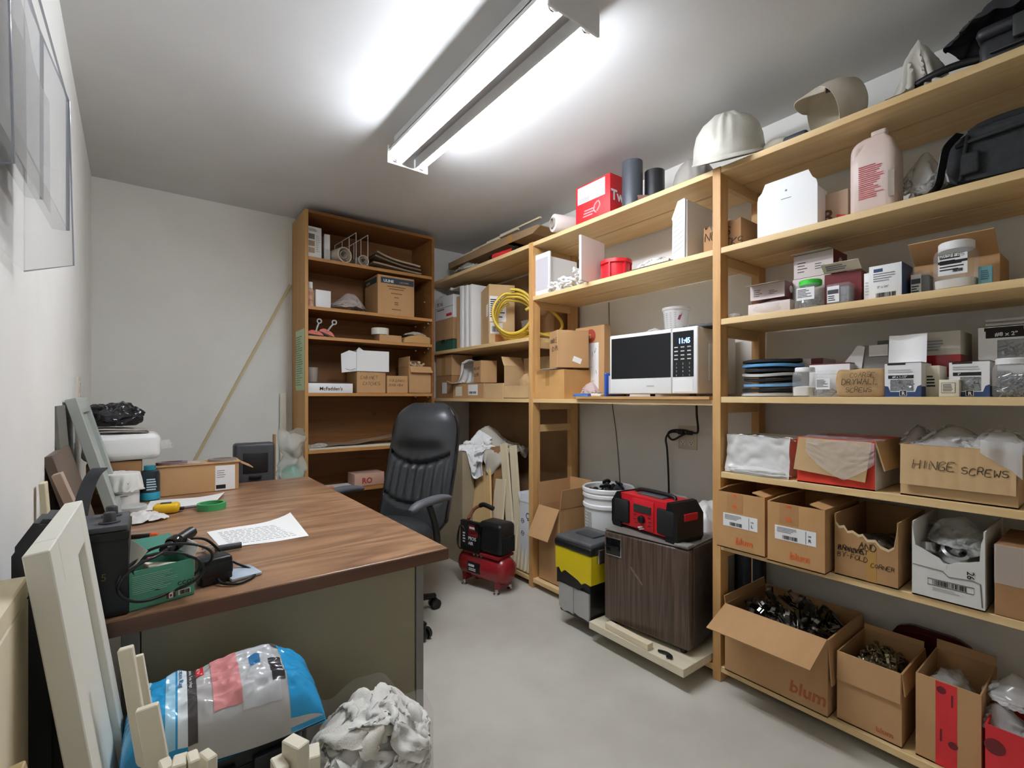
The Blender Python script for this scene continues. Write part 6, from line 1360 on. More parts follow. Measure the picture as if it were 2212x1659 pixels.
# white appliance carton by the post
xq = 1.93; y0, y1 = 2.46, 2.345
t = carton('white appliance carton with blue symbols behind the compressor', (xq, (y0+y1)/2, Zb), y0-y1, .22, .455, mt=mat('bluish_white_card', '#E4E6E8', .6), open_=True, flaps=(('l', 24, .06), ('f', -6, .05)), name='appliance_carton')
mf = fm('front', y0-y1, .22, .455); b = nb()
for z in (.33, .25): lathe(b, [(.012, 0), (.016, 0), (.016, .0006), (.012, .0006), (.012, 0)], 18, mf @ T(-.028, z, .0003)); box(b, -.04, -.016, -.0009, 0, z-.002, z+.002)
lathe(b, [(.014, 0), (.02, 0), (.02, .0006), (.014, .0006), (.014, 0)], 18, mf @ T(.026, .37, .0003)); box(b, .02, .045, -.0009, 0, .34, .347); obj('symbols', b, NAVY, t)
# compressor
CP = thing('air_compressor', 'small red pancake-tank air compressor with black motor cover', 'air compressor', (1.695, 2.50, 0), -76)
MRED = mat('compressor_red', '#8E1D22', .25)
Rt = .088; zt0 = .135
b = nb(); lathe(b, [(0, -.205), (Rt*.45, -.20), (Rt*.8, -.183), (Rt, -.15), (Rt, .15), (Rt*.8, .183), (Rt*.45, .20), (0, .205)], 36, T(0, 0, zt0) @ RY(90)); tk = obj('tank', b, MRED, CP, 50)
b = nb(); box(b, -.085, .02, -Rt-.001, -Rt+.02, zt0-.035, zt0+.03, bev=.004); obj('tank_label', b, BLACK, tk, 40)
mf = T(0, -Rt-.001, 0) @ fm('front', 1, 1, 1); patch(tk, 'label_panel', mf, -.075, zt0+.002, .05, .014, WPAPER, .0008); lines(tk, mf, -.072, zt0-.025, .06, .02, 2, WPAPER, .001)
for sx_ in (-1, 1):
    b = nb(); prism(b, [(sx_*.135-.012, .03), (sx_*.135+.012, .03), (sx_*.135+.018, .085), (sx_*.135-.018, .085)], .13, T(0, -.065, 0)); lg = obj('foot_bracket', b, MRED, CP)
    for yy in (-.062, .062):
        b = nb(); lathe(b, [(0, 0), (.019, 0), (.021, .006), (.012, .012), (.010, .032), (0, .032)], 18, T(sx_*.135, yy, 0)); obj('rubber_foot', b, CHROME, lg, 40)
b = nb(); box(b, -.13, .16, -.075, .075, zt0+Rt-.012, zt0+Rt+.006, bev=.003); obj('deck', b, MRED, CP)
b = nb(); box(b, -.155, .01, -.082, -.05, zt0+Rt, zt0+Rt+.19, bev=.006); cpn = obj('control_panel', b, BLACK, CP, 40)
mf = T(0, -.082, 0) @ fm('front', 1, 1, 1); zpn = zt0+Rt
patch(cpn, 'panel_red', mf, -.08, zpn+.10, .08, .07, MRED, .0008); patch(cpn, 'brand_plate', mf, -.072, zpn+.145, .05, .014, WPAPER, .0014); lines(cpn, mf, -.072, zpn+.115, .06, .02, 2, BLACK, .0014)
txt(cpn, mf, -.082, zpn+.075, .030, 'PIOS', WPAPER, bold=.02, sx=1.1, name='panel_text'); txt(cpn, mf, -.082, zpn+.045, .028, 'AIR', WPAPER, bold=.02, name='panel_text'); lines(cpn, mf, -.13, zpn+.05, .03, .07, 4, WPAPER, .001)
b = nb(); box(b, -.02, .175, -.07, .08, zt0+Rt+.006, zt0+Rt+.20, bev=.03, seg=4); mc = obj('motor_cover', b, BLACK, CP, 50)
for i in range(9): b = nb(); box(b, .165, .180, -.05+.013*i, -.043+.013*i, zt0+Rt+.02, zt0+Rt+.12, bev=.002, seg=1); obj('vent_rib', b, BLACK, mc)
b = nb(); cyl(b, (.0, -.085, zt0+Rt+.16), (.0, -.055, zt0+Rt+.16), .026); cyl(b, (.0, -.092, zt0+Rt+.16), (.0, -.085, zt0+Rt+.16), .016); obj('regulator_knob', b, BLACKG, CP, 40)
b = nb(); tube(b, [(-.13, -.06, zt0+Rt), (-.135, -.055, zt0+Rt+.14), (-.12, -.03, zt0+Rt+.20)], .010, 8, smooth=4); hn = obj('handle', b, MRED, CP, 50)
b = nb(); tube(b, [(-.125, -.035, zt0+Rt+.19), (-.10, -.01, zt0+Rt+.25), (-.05, .0, zt0+Rt+.28)], .011, 8, smooth=4); obj('handle_band', b, mat('rust_green', '#8D7A5A', .6, '#A23A2E', 60), hn, 50)
b = nb(); tube(b, [(-.055, .0, zt0+Rt+.278), (-.02, .0, zt0+Rt+.288), (.05, .005, zt0+Rt+.272)], .015, 10, smooth=5); obj('handle_grip', b, BLACK, hn, 50)
b = nb(); pts = [Vector((-.15+.045*math.cos(a*.9)*(1+.1*math.sin(a)), -.07-.012*math.sin(a*1.7), zt0+Rt+.08+.075*math.sin(a*.9))) for a in [i*.5 for i in range(30)]]; tube(b, pts, .0042, 6, smooth=3); obj('power_cord', b, BLACK, CP, 60)
for i in range(3):
    b = nb(); cyl(b, (-.03+.03*i, -.086, zt0+Rt-.008), (-.03+.03*i, -.07, zt0+Rt-.008), .008, n=14); obj('fitting', b, CHROME, CP, 40)
# ================================================================== BOOKCASE CONTENTS (front plane y about 3.35)
def BT(u0, u1, vt, y, z): return BI(u0, u1, vt, y, z)
# ---- shelf A
Z = BS[0]+E3
xc, W, H = BT(663, 695, 490, 3.36, Z)
t = pbox('tile_box', 'white box printed with small sample pictures', 'box', (xc, 3.36, Z), W, .07, H, 4, WPAPER); mf = fm('front', W, .07, H)
for i, c_ in enumerate(('#6B6A66', '#9C8C76', '#B39A78')): patch(t, 'sample_picture', mf, -W*.40, H*(.60-.22*i), W*.42, H*.17, mat('sample_%d' % i, c_, .7))
lines(t, mf, -W*.4, H*.84, W*.75, H*.1, 3, GREYINK); lines(t, mf, W*.08, H*.2, W*.32, H*.55, 9, LGREY, seed=4, th=.4)
xc, W, H = BT(704, 716, 507, 3.38, Z); t = pbox('small_white_box', 'slim white box leaning between picture box and wire rack', 'box', (xc-.01, 3.38, Z), W, .08, H, -6, WPAPER)
b = nb(); box(b, -W*.4, W*.4, -.0005, 0, 0, H*.45); obj('grey_band', b, LGREY, t)
t = thing('wire_rack', 'white wire rack divider standing on the top bookcase shelf', 'rack', (bx(760, 3.45), 3.45, Z), 0)
for i, dx in enumerate((0.0, .085)):
    b = nb(); p = [(-.09+dx, .10, .0), (-.09+dx, .10, .17), (.0+dx, -.09, .23), (.0+dx, -.09, .0)]; tube(b, p, .0032, 6, closed=True)
    for f_ in (.35, .68): tube(b, [(-.09+.09*f_+dx, .10-.19*f_, 0), (-.09+.09*f_+dx, .10-.19*f_, .17+.06*f_)], .0026, 6)
    obj('wire_loop', b, WHITE, t, 60)
b = nb(); tube(b, [(-.06, .03, .006), (.12, .03, .006)], .003, 6); obj('cross_wire', b, WHITE, t, 60)
ROLL = mat('roll_paper', '#D9CDBB', .75)
def roll(label, u, v, R, dirx, k):
    y = 3.34; x_ = bx(u, y)
    t = thing('paper_roll', label, 'roll', (x_, y, Z), dirx)
    b = nb(); lathe(b, [(R*.88, 0), (R, .0), (R, .30), (R*.88, .30), (R*.88, 0)], 36, T(0, 0, R) @ RX(-90)); obj('outer_sheet', b, ROLL, t, 40)
    b = nb(); sp = [Vector((R*(.86-.5*i/50)*math.cos(i*.26), .006, R+R*(.86-.5*i/50)*math.sin(i*.26))) for i in range(51)]
    sheet(b, 50, 1, lambda u_, v_: sp[int(round(u_*50))]+Vector((0, .28*v_, 0)), .0016); obj('inner_sheet', b, ROLL, t, 60); return t
roll('large rolled paper on the top bookcase shelf, beside small white box', 745, 545, .054, 14, .85)
roll('smaller rolled paper next to the large roll', 786, 550, .038, 4, .95)
x0, x1 = bx(800, 3.40), bx(910, 3.40)
for i in range(4):
    b = nb(); w_ = (x1-x0)*(1-.05*i); sheet(b, 14, 6, lambda u, v: Vector((-w_/2+w_*u, .22*v, .006*i+.0065*(4-i)*.0+.010*math.sin(u*3+i)*(1-u)*(i*.7+.4)+.024*i+.018*(1-u)*i)), .012); o = tag(obj('paper_stack', b, mat('kraft_%d' % i, ('#C9BBA5', '#A8927A', '#8C765E', '#B5A48C')[i], .8), None, 50), ('pale flat folded sheet at the bottom of the paper stack', 'tan flat sheet second up in the paper stack', 'brown flat sheet third up in the paper stack', 'tan top sheet of the flat paper stack')[i], 'paper', 'flat papers on the top bookcase shelf'); o.location = ((x0+x1)/2+.01*i, 3.385+.01*i, Z+.004)
# ---- shelf B
Z = BS[1]+E3
t = thing('spray_bottle', 'narrow bottle with white cap and orange label at the bookcase side', 'bottle', (bx(668, 3.37)+.012, 3.39, Z), 0)
b = nb(); lathe(b, [(0, 0), (.022, 0), (.024, .004), (.024, .11), (.014, .13)], 24); obj('body', b, mat('orange_tan', '#B9764F', .5, '#D9C3A5', 30), t, 40); b = nb(); lathe(b, [(.014, .128), (.015, .13), (.015, .17), (0, .172)], 20); obj('cap', b, WHITE, t, 40)
xc, W, H = BT(682, 715, 627, 3.37, Z); pbox('white_cube_box', 'plain white cube box next to the clear bag', 'box', (xc, 3.37, Z), W, .09, H, 3, WHITE)
xc, W, H = BT(718, 798, 632, 3.42, Z)
film('plastic_bag', 'clear plastic bag slumped beside the large printed carton', 'bag', xc-.01, 3.45, Z, W*.5, .09, H, 5, mat('clear_pink_film', '#DDCFC8', .12, alpha=.5, spec=.8))
xc, W, H = BT(818, 897, 604, 3.345, Z); H = bz(858, 598, 3.345)-Z
t = carton('large brown carton with dark blue printed band on top edge', (xc-.005, 3.35, Z), W, .26, H, rz=0, mt=CARD, seam=True); mf = fm('front', W, .26, H); ml = fm('left', W, .26, H)
BAND = mat('band_slate', '#33434F', .7)
patch(t, 'printed_band', mf, -W*.42, H*.80, W*.90, H*.15, BAND); txt(t, mf, -W*.35, H*.83, H*.10, 'ULINE', WPAPER, bold=.02); txt(t, mf, W*.08, H*.845, H*.055, 'LAB WIPES', CARD2, bold=.0)
patch(t, 'printed_band', ml, -.13, H*.80, .24, H*.15, BAND); txt(t, ml, -.10, H*.83, H*.1, 'ULINE', CARD2, bold=.01)
for i, (z_, w_) in enumerate(((.72, .5), (.66, .4), (.55, .3), (.45, .12), (.32, .1), (.27, .1), (.14, .25))): patch(t, 'small_print', mf, -W*w_/2, H*z_, W*w_, H*.022, mat('brown_print', '#7A5C3A', .8))
# ---- shelf C
Z = BS[2]+E3
SAL = mat('salmon_rubber', '#D9705C', .5)
for i, (u, a, tilt) in enumerate(((683, 5, 4), (708, -12, 22))):
    t = thing('spring_clamp', ('flat salmon and black spring clamp with ring, lying at the shelf end', 'salmon and black spring clamp with ring, propped up on another')[i], 'clamp', (bx(u, 3.38), 3.38+.02*i, Z+.002+.0*i), a, 'spring clamps')
    M_ = T(0, 0, .01+.012*i) @ RY(tilt)
    b = nb(); prism(b, [(-.055, 0), (.055, 0), (.05, .012), (.02, .03), (-.03, .034), (-.055, .014)], .05, M_); bmesh.ops.bevel(b, geom=b.edges[:], offset=.004, segments=2, affect='EDGES'); obj('jaw', b, SAL, t, 40)
    b = nb(); prism(b, [(-.058, -.008), (.058, -.008), (.056, .002), (-.056, .002)], .054, M_ @ T(0, -.002, 0)); obj('pad', b, BLACK, t)
    b = nb(); tube(b, [M_ @ Vector(q) for q in ((-.005, -.004, .02), (0, -.006, .05), (.01, -.004, .085))], .006, 8, smooth=3); lathe(b, [(.010, -.003), (.018, -.003), (.018, .003), (.010, .003), (.010, -.003)], 20, M_ @ T(.012, -.004, .098) @ RX(90)); obj('ring_handle', b, LGREY, t, 50)
xc, W, H = BT(820, 868, 723, 3.36, Z); t = carton('small flat brown box under the white tape roll', (xc, 3.36, Z), W, .12, H, rz=0, mt=CARD, seam=False); zb = Z+H+.0005
b = nb(); lathe(b, [(.04, 0), (.064, 0), (.064, .048), (.04, .048), (.04, 0)], 36); o = tag(obj('tape_roll', b, mat('tape_white', '#E4E1D2', .6), None, 40), 'white masking tape roll half on the flat brown box', 'tape'); o.location = (bx(822, 3.42), 3.43, zb)
b = nb(); xc, W, H = BT(870, 932, 715, 3.37, Z); prism(b, [(-W/2, .0), (W/2, 0), (W/2, H*.5), (W*.1, H*.75), (-W*.3, H*.55), (-W*.48, H*.3)], .16); bmesh.ops.bevel(b, geom=b.edges[:], offset=.006, segments=2, affect='EDGES'); o = tag(obj('padded_envelope', b, mat('kraft_env', '#C29A62', .8), None, 40), 'folded brown padded envelope at the shelf end', 'envelope'); o.location = (xc, 3.36, Z)
b = nb(); drape(b, .09, .06, .03, 33.1, 30, .6, .4, thick=.002); o = tag(obj('rag', b, CLOTHG, None, 60), 'small beige rag lying on the padded envelope', 'rag'); o.location = (xc+.015, 3.44, Z+H*.68)
# ---- shelf D
Z = BS[3]+E3
xc, W, H = BT(664, 761, 828, 3.345, Z)
t = thing('binder', 'white ring binder lying flat with printed spine', 'binder', (xc+.004, 3.345, Z), 0)
b = nb(); box(b, -W/2, W/2, 0, .006, 0, H, bev=.002); obj('spine', b, WHITE, t, 40); b = nb(); box(b, -W/2, W/2, .004, .26, 0, .003); box(b, -W/2, W/2, .004, .26, H-.003, H); obj('cover', b, WHITE, t); b = nb(); box(b, -W/2+.008, W/2-.008, .008, .25, .004, H*.8); obj('pages', b, PAPER, t)
txt(t, fm('front', W, .2, H), 0, H*.28, H*.5, "McFadden's", INK, align='CENTER', bold=.012, shear=.1)
b = nb(); box(b, -W*.48, W*.46, .0, .24, 0, .008, bev=.002); o = tag(obj('dark_folder', b, mat('dark_folder', '#4A3428', .6), None), 'thin dark folder lying on the white binder', 'folder'); o.location = (xc, 3.36, Z+H+.0005); zf = Z+H+.009
xc, W, H = BT(663, 681, 786, 3.40, zf); b = nb(); lathe(b, [(0, 0), (.028, 0), (.03, .002), (.036, .095), (.038, .098), (.035, .1), (.027, .005), (0, .005)], 28); o = tag(obj('plastic_cup', b, mat('cup_smoky', '#C9C0B6', .15, alpha=.5), None, 40), 'clear plastic cup standing on the dark folder', 'cup'); o.location = (bx(672, 3.42)+.012, 3.43, zf)
xc, W, H = BT(771, 833, 803, 3.345, Z)
t = carton('cardboard box lettered for cabinet catches under a white carton', (xc, 3.345, Z), W, .22, H, rz=0, mt=CARD, seam=True); mf = fm('front', W, .22, H); hand(t, mf, -W*.38, H*.66, H*.15, 'CABINET', PENINK, .05); hand(t, mf, -W*.30, H*.38, H*.15, 'CATCHES', PENINK, .05); zb = Z+H+.001
xc, W, H = BT(771, 840, 758, 3.335, zb)
t = thing('white_carton', 'white carton with open torn end flap on top of a lettered box', 'box', (xc, 3.335, zb), -2)
b = nb(); box(b, -W/2, W/2, 0, .19, 0, H, bev=.001, seg=1); obj('body', b, WHITE, t); b = nb(); prism(b, [(-.10, -.012), (-.002, .0), (-.002, H*.9), (-.05, H*.98), (-.105, H*.8)], .002, T(-W/2, .0, 0) @ RZ(-18)); obj('flap', b, WHITE, t); b = nb(); prism(b, [(-.03, H*.95), (.0, H*1.0), (.04, H*1.0), (.0, H*1.18)], .002, T(-W*.35, .06, 0)); obj('flap', b, WHITE, t)
b = nb(); tube(b, [(-W/2-.085, -.03, H*.08), (-W/2-.05, -.02, H*.03), (-W/2-.01, -.006, H*.12)], .0016, 4); obj('tear_line', b, INK, t)
xc, W, H = BT(836, 881, 812, 3.345, Z); t = carton('small cardboard box lettered for door hardware', (xc, 3.345, Z), W, .16, H, rz=0, mt=CARD, seam=True); mf = fm('front', W, .16, H); hand(t, mf, -W*.38, H*.65, H*.15, 'FOLDAWAY', PENINK, .05); hand(t, mf, -W*.42, H*.40, H*.14, 'DOOR HDW', PENINK, .05)
xc, W, H = BT(884, 932, 792, 3.35, Z)
t = thing('cardboard_box', 'open carton of tan plastic pieces with a front flap down', 'box', (xc, 3.35, Z), 0); obj('body', shell(W, .2, H), CARD, t); flap(t, 'f', W, .2, H, 150, .055, CARD); flap(t, 'l', W, .2, H, -4, .075, CARD); flap(t, 'b', W, .2, H, 2, .06, CARD)
b = nb(); box(b, -W/2+.005, W/2-.005, .005, .195, .004, H*.86); obj('fill', b, CARD, t)
PC = None; rr = random.Random(6)
for i in range(26):
    if PC is None:
        b = nb(); box(b, -.018, .018, -.006, .006, -.004, .004, bev=.002, seg=1); box(b, .008, .018, -.006, .006, .0, .018, bev=.002, seg=1); PC = o = tag(obj('tan_piece', b, mat('tan_plastic', '#D8C3A0', .6), None, 40), 'tan plastic piece heaped in the open carton', 'plastic piece', 'tan pieces in the open bookcase carton')
    else: o = PC.copy(); C.objects.link(o)
    o.location = (xc+rr.uniform(-.4, .4)*W, 3.35+rr.uniform(.03, .16), Z+H*.9+.045*rr.random()); o.rotation_euler = (rr.uniform(-1.2, 1.2), rr.uniform(-1.2, 1.2), rr.uniform(0, 6))
# ---- shelf E and F
Z = BS[4]+E3
b = nb(); box(b, -.46, .30, 0, .28, 0, .012, bev=.001); o = tag(obj('white_board', b, mat('board_offwhite', '#D9CFBC', .6), None), 'off white thin board lying on the lower bookcase shelf', 'board'); o.location = (1.30, 3.34, Z)
b = nb(); sheet(b, 24, 10, lambda u, v: Vector((-.36+.72*u, .22*v, .012*(1-u)*math.sin(u*9)**2+.10*u**2.2*(1-.3*v))), .002); o = tag(obj('felt_sheet', b, mat('brown_felt', '#8A7358', .9), None, 60), 'brown felt sheet with a lifted end on the thin board', 'sheet'); o.location = (1.27, 3.37, Z+.0135)
b = nb(); blob(b, .05, .025, .03, 14, .25, 3, 4, ridge=.3); o = tag(obj('plastic_wrapper', b, CLEARD, None, 70), 'small shiny clear wrapper on the lower bookcase shelf', 'wrapper'); o.location = (bx(686, 3.36)+.012, 3.366, Z+.0135)
Z = BS[5]+E3
xc, W, H = BT(766, 830, 1022, 3.38, Z); t = pbox('hardware_box', 'pinkish carton with big red letters behind the chair', 'box', (xc, 3.38, Z), W, .15, H, 0, mat('pink_carton', '#CBA590', .7)); txt(t, fm('front', W, .15, H), -W*.26, H*.2, H*.62, 'RO', mat('brick_red', '#A8352B', .7), bold=.03); 
b = nb(); box(b, -.11, .11, 0, .2, 0, .004); o = tag(obj('paper_pile', b, PAPER, None), 'loose white papers on the low bookcase shelf', 'paper'); o.location = (bx(742, 3.345)+.02, 3.345, Z)
b = nb(); box(b, -.03, .03, 0, .04, 0, .016, bev=.003); o = tag(obj('orange_block', b, mat('bright_orange', '#E8763A', .6), None), 'small bright orange block at the edge of the low shelf', 'block'); o.location = (bx(714, 3.345), 3.345, Z+.0045)
# ================================================================== THINGS AROUND THE FAR END OF THE DESK
b = nb(); box(b, -.02, .02, -.006, .006, 0, 1.22, bev=.002); o = tag(obj('white_strip', b, mat('cream_strip', '#E6E0CC', .6), None), 'cream painted strip standing against the wall by bookcase', 'strip'); o.location = (bx(612, 3.67), 3.68, .0006)
Zd = DZ+E3
# laptop-like dark case and wood strip behind the desk end
xc = (bx(505, 2.90)+bx(592, 2.90))/2; W = bx(592, 2.90)-bx(505, 2.90); H = bz(548, 957, 2.90)
t = thing('tool_case', 'dark grey moulded plastic case standing behind the desk end', 'case', (xc, 2.87, .0006), 0)
b = nb(); box(b, -W/2, W/2, 0, .09, 0, H, bev=.016, seg=3); obj('shell', b, DGREY, t, 40); b = nb(); box(b, -W*.30, W*.32, -.004, .004, H-.16, H-.05, bev=.004); obj('panel', b, BLACK, t, 40); b = nb(); box(b, -W*.15, W*.15, -.012, .0, H-.19, H-.17, bev=.004); obj('latch', b, BLACK, t, 40)
stick('wood_strip', 'short brown wood strip standing behind the dark case', (bx(592, 2.98), 3.0, .0006), (bx(594, 2.98), 3.0, bz(594, 938, 3.0)), .035, .012, wood('strip_brown', '#A98555', '#8C6A3E', 2))
# plastic bag with green bottom, hangs at bookcase edge on a bottle
t = thing('bagged_bottle', 'green bottle inside a clear plastic bag near bookcase', 'bottle', (bx(630, 3.05), 3.05, .0006), 0)
H = bz(630, 1006, 3.05); b = nb(); lathe(b, [(0, 0), (.05, 0), (.055, .01), (.055, H-.03), (.03, H)], 28); obj('body', b, mat('green_bottle', '#2E9A78', .3), t, 40)
b = nb(); sheet(b, 48, 20, lambda u, v: Vector(((.062+.012*math.sin(v*4)-.03*math.exp(-((v-.55)/.14)**2)+.02*v)*math.cos(2*PI*u), (.062-.03*math.exp(-((v-.55)/.14)**2)+.02*v)*math.sin(2*PI*u), H-.10+.30*v+.02*math.sin(4*PI*u+1)*v)))
for v in b.verts: v.co += Vector((nz(v.co, 18, 1), nz(v.co, 18, 2), nz(v.co, 16, 3)))*.030
bmesh.ops.remove_doubles(b, verts=b.verts, dist=1e-4); obj('plastic_bag', b, mat('film_greenish', '#E3E6DE', .12, alpha=.38, spec=.8), t, 70)
# ================================================================== ON THE DESK
# stack in the far left corner
b = nb(); box(b, -.09, .09, 0, .2, 0, .17, bev=.002); t = thing('cardboard_box', 'brown carton carrying the white wrapped bundle on the desk', 'box', (-.12, 2.60, Zd), 0); obj('body', b, CARD3, t); b = nb(); box(b, -.088, .088, .001, .099, .17, .173); obj('flap', b, CARD3, t)
t = thing('wrapped_bundle', 'white bundle in clear plastic wrap on the brown carton', 'bundle', (-.095, 2.58, Zd+.175), 0)
b = nb(); vs_ = box(b, -.13, .13, 0, .22, 0, .115, bev=.035, seg=4); bmesh.ops.subdivide_edges(b, edges=b.edges[:], cuts=2, use_grid_fill=True)
for v in b.verts: v.co += Vector((nz(v.co, 16, 1), nz(v.co, 16, 2), nz(v.co, 20, 3)))*.007
obj('body', b, mat('wrapped_white', '#F0EFEC', .22), t, 60)
b = nb(); blob(b, .03, .02, .04, 7, .3, 3, 4, ridge=.2, M=T(.145, .05, .04)); obj('wrap_end', b, CLEAR, t, 70)
for i in range(2):
    b = nb(); sheet(b, 8, 6, lambda u, v: Vector((-.10+.20*u, .17*v, .004*math.sin(u*4+i))), .005); o = tag(obj('card_sheet', b, mat('grey_sheet%d' % i, ('#9A948B', '#B9B2A6')[i], .8), None, 50), ('dark grey card on the white wrapped bundle', 'pale grey card under the black plastic bag')[i], 'card'); o.location = (-.11+.012*i, 2.60, Zd+.30+.010*i)
b = nb(); blob(b, .095, .08, .10, 19, .22, 2.2, 5, ridge=.3); o = tag(obj('plastic_bag', b, mat('black_film', '#26262A', .18), None, 60), 'crumpled black plastic bag on top of the desk stack', 'bag'); o.location = (-.125, 2.68, Zd+.322)
# long carton with label
x0, x1 = bx(335, 2.64), bx(516, 2.64); W = x1-x0; H = bz(420, 1003, 2.64)-Zd
t = thing('cardboard_box', 'long low brown carton with white label on the desk', 'box', ((x0+x1)/2, 2.64, Zd), 0)
b = nb(); box(b, -W/2, W/2, 0, .15, 0, H-.003, bev=.002, seg=1); obj('body', b, CARD, t); flap(t, 'r', W, .15, H-.003, 118, .07, CARD); b = nb(); box(b, -W/2, W/2+.01, -.006, .152, H-.003, H); obj('lid', b, CARD, t); mf = fm('front', W, .15, H); patch(t, 'label', mf, W*.20, .004, W*.25, H*.86, WPAPER); lines(t, mf, W*.22, H*.45, W*.15, H*.3, 4, GREYINK, .0013, th=.3); patch(t, 'label_block', mf, W*.21, H*.08, W*.12, H*.14, INK, .0013)
for i, (dx, c_) in enumerate(((-.10, '#7E6266'), (.10, '#8B7F78'))):
    b = nb(); lathe(b, [(.028, 0), (.04, 0), (.04, .012), (.028, .012), (.028, 0)], 28, sx=1.5); o = tag(obj('oval_ring', b, mat('ring_%d' % i, c_, .3), None, 40), ('purple tinted oval ring lying on the long carton', 'grey oval ring lying on the long carton')[i], 'ring'); o.location = ((x0+x1)/2+dx, 2.70, Zd+H+.0005)
b = nb(); sheet(b, 10, 6, lambda u, v: Vector((-.13+.26*u, .1*v, .003*math.sin(u*7))), .0015); o = tag(obj('plastic_sheet', b, CLEARD, None, 60), 'clear plastic sleeve lying on the long carton', 'sleeve'); o.location = ((x0+x1)/2+.02, 2.65, Zd+H+.002)
# teal bottle
t = thing('glue_bottle', 'black and teal bottle with teal cap standing on desk', 'bottle', (-.002, 2.60, Zd), 0); R = .036; H = bz(320, 1006, 2.60)-Zd
b = nb(); lathe(b, [(0, 0), (R*.95, 0), (R, .004), (R, H*.74), (R*.9, H*.84), (R*.55, H*.88)], 32); obj('body', b, mat('bottle_black', '#1D2A30', .3), t, 40); b = nb(); lathe(b, [(R*1.01, .004), (R*1.015, .006), (R*1.015, H*.22), (R*1.01, H*.24)], 32); obj('teal_band', b, mat('teal_band', '#2C9DB5', .4), t, 40); b = nb(); lathe(b, [(R*.58, H*.86), (R*.60, H*.87), (R*.58, H), (0, H)], 28); obj('cap', b, mat('teal_cap', '#1F8C9C', .35), t, 40)
m_ = T(.01, -R*1.0, 0) @ fm('front', 1, 1, 1); lines(t, m_, -R*.6, H*.30, R*1.0, H*.36, 5, mat('pale_blue_ink', '#BCD3DC', .7), .0015, th=.5)
# white can with rag
t = thing('paint_can', 'white labelled can with rag on top beside teal bottle', 'can', (-.09, 2.53, Zd), 0)
b = nb(); lathe(b, [(0, 0), (.052, 0), (.054, .004), (.054, .125), (.056, .13), (.05, .132), (0, .132)], 32); obj('body', b, WPAPER, t, 40); m_ = T(0, -.0545, 0) @ fm('front', 1, 1, 1); lines(t, m_, -.03, .04, .055, .06, 6, GREYINK, .001, th=.3)
G5_ = Ground(-.3, .2, 2.3, 2.8, lambda x, y: Zd+.133 if math.hypot(x+.09, y-2.53) < .056 else Zd+.06)
cloth_obj('rag', 'cream rag lying on top of the white can', 'rag', simcloth(.24, .22, 30, 41, .55, G5_, (-.085, 2.53), Zd+.14, .07), CLOTH)
b = nb(); lathe(b, [(0, 0), (.05, 0), (.05, .016), (.046, .02), (0, .02)], 28); o = tag(obj('tin_lid', b, LGREY, None, 40), 'grey round tin in front of the white can', 'tin'); o.location = (-.06, 2.40, Zd)
# paper and tools
def paper(label, pts, lift=.0, curl=True, n=1):
    c_ = Vector((sum(p[0] for p in pts)/4, sum(p[1] for p in pts)/4, 0))
    t = thing('paper_sheet', label, 'paper', (c_.x, c_.y, Zd), 0)
    P = [Vector((p[0], p[1], 0))-c_ for p in pts]
    b = nb(); sheet(b, 12, 8, lambda u, v: (P[0]*(1-u)+P[1]*u)*(1-v)+(P[3]*(1-u)+P[2]*u)*v+Vector((0, 0, .001+lift*u**6*v+.001*math.sin(u*8))), .0008); obj('page', b, PAPER, t, 60)
    return t, P
t, P = paper('handwritten paper sheets lying near the desk edge', ((.167, 1.63), (.405, 1.612), (.41, 1.89), (.148, 1.865)), .02)
ex = (P[1]-P[0]); ey = (P[3]-P[0])
b = nb(); rr = random.Random(1)
for i in range(9):
    q = .1
    while q < .86:
        L_ = rr.uniform(.03, .08); p0 = P[0]+ex*q+ey*(.12+.088*i); p1 = P[0]+ex*min(.88, q+L_)+ey*(.12+.088*i); tube(b, [p0+Vector((0, 0, .0031)), (p0+p1)/2+ey*.008+Vector((0, 0, .0031)), p1+Vector((0, 0, .0031))], .0006, 4); q += L_+.02
obj('handwriting', b, GREYINK, t)
b = nb(); box(b, -.13, .13, -.12, .12, 0, .0008, T(.29, 1.75, Zd) @ RZ(-6)); 
b.free()
t, P = paper('blank white paper lying under the yellow tape measure', ((-.02, 2.36), (.20, 2.30), (.27, 2.52), (.0, 2.56)), .012)
t = thing('tape_measure', 'yellow tape measure lying on the desk', 'tape measure', (.05, 2.265, Zd+.002), -8)
b = nb(); box(b, -.042, .042, -.03, .03, 0, .036, bev=.013, seg=3); obj('case', b, mat('tape_yellow', '#E8B91C', .35), t, 50); b = nb(); box(b, .040, .056, -.012, .012, .006, .016, bev=.002); obj('hook', b, BLACK, t); b = nb(); box(b, -.02, .015, -.012, .012, .034, .039, bev=.003); obj('lock_button', b, DGREY, t, 40)
b = nb(); lathe(b, [(.040, 0), (.050, 0), (.050, .024), (.040, .024), (.040, 0)], 40); o = tag(obj('tape_roll', b, GREEN, None, 40), 'roll of green masking tape lying on the desk', 'tape'); o.location = (.195, 2.245, Zd)
b = nb(); cyl(b, (-.04, 0, .006), (.05, .01, .006), .005, n=10); cyl(b, (.05, .01, .006), (.06, .011, .006), .005, .001, n=10); o = tag(obj('pen', b, MGREY, None, 40), 'grey pen between tape measure and green tape', 'pen'); o.location = (.125, 2.30, Zd)
b = nb(); drape(b, .075, .06, .03, 51.3, 32, .7, .4, thick=.001); o = tag(obj('paper_bag', b, mat('glassine', '#D9D6D0', .4), None, 60), 'flattened white paper bag beside the yellow tape measure', 'bag'); o.location = (-.03, 2.17, Zd)
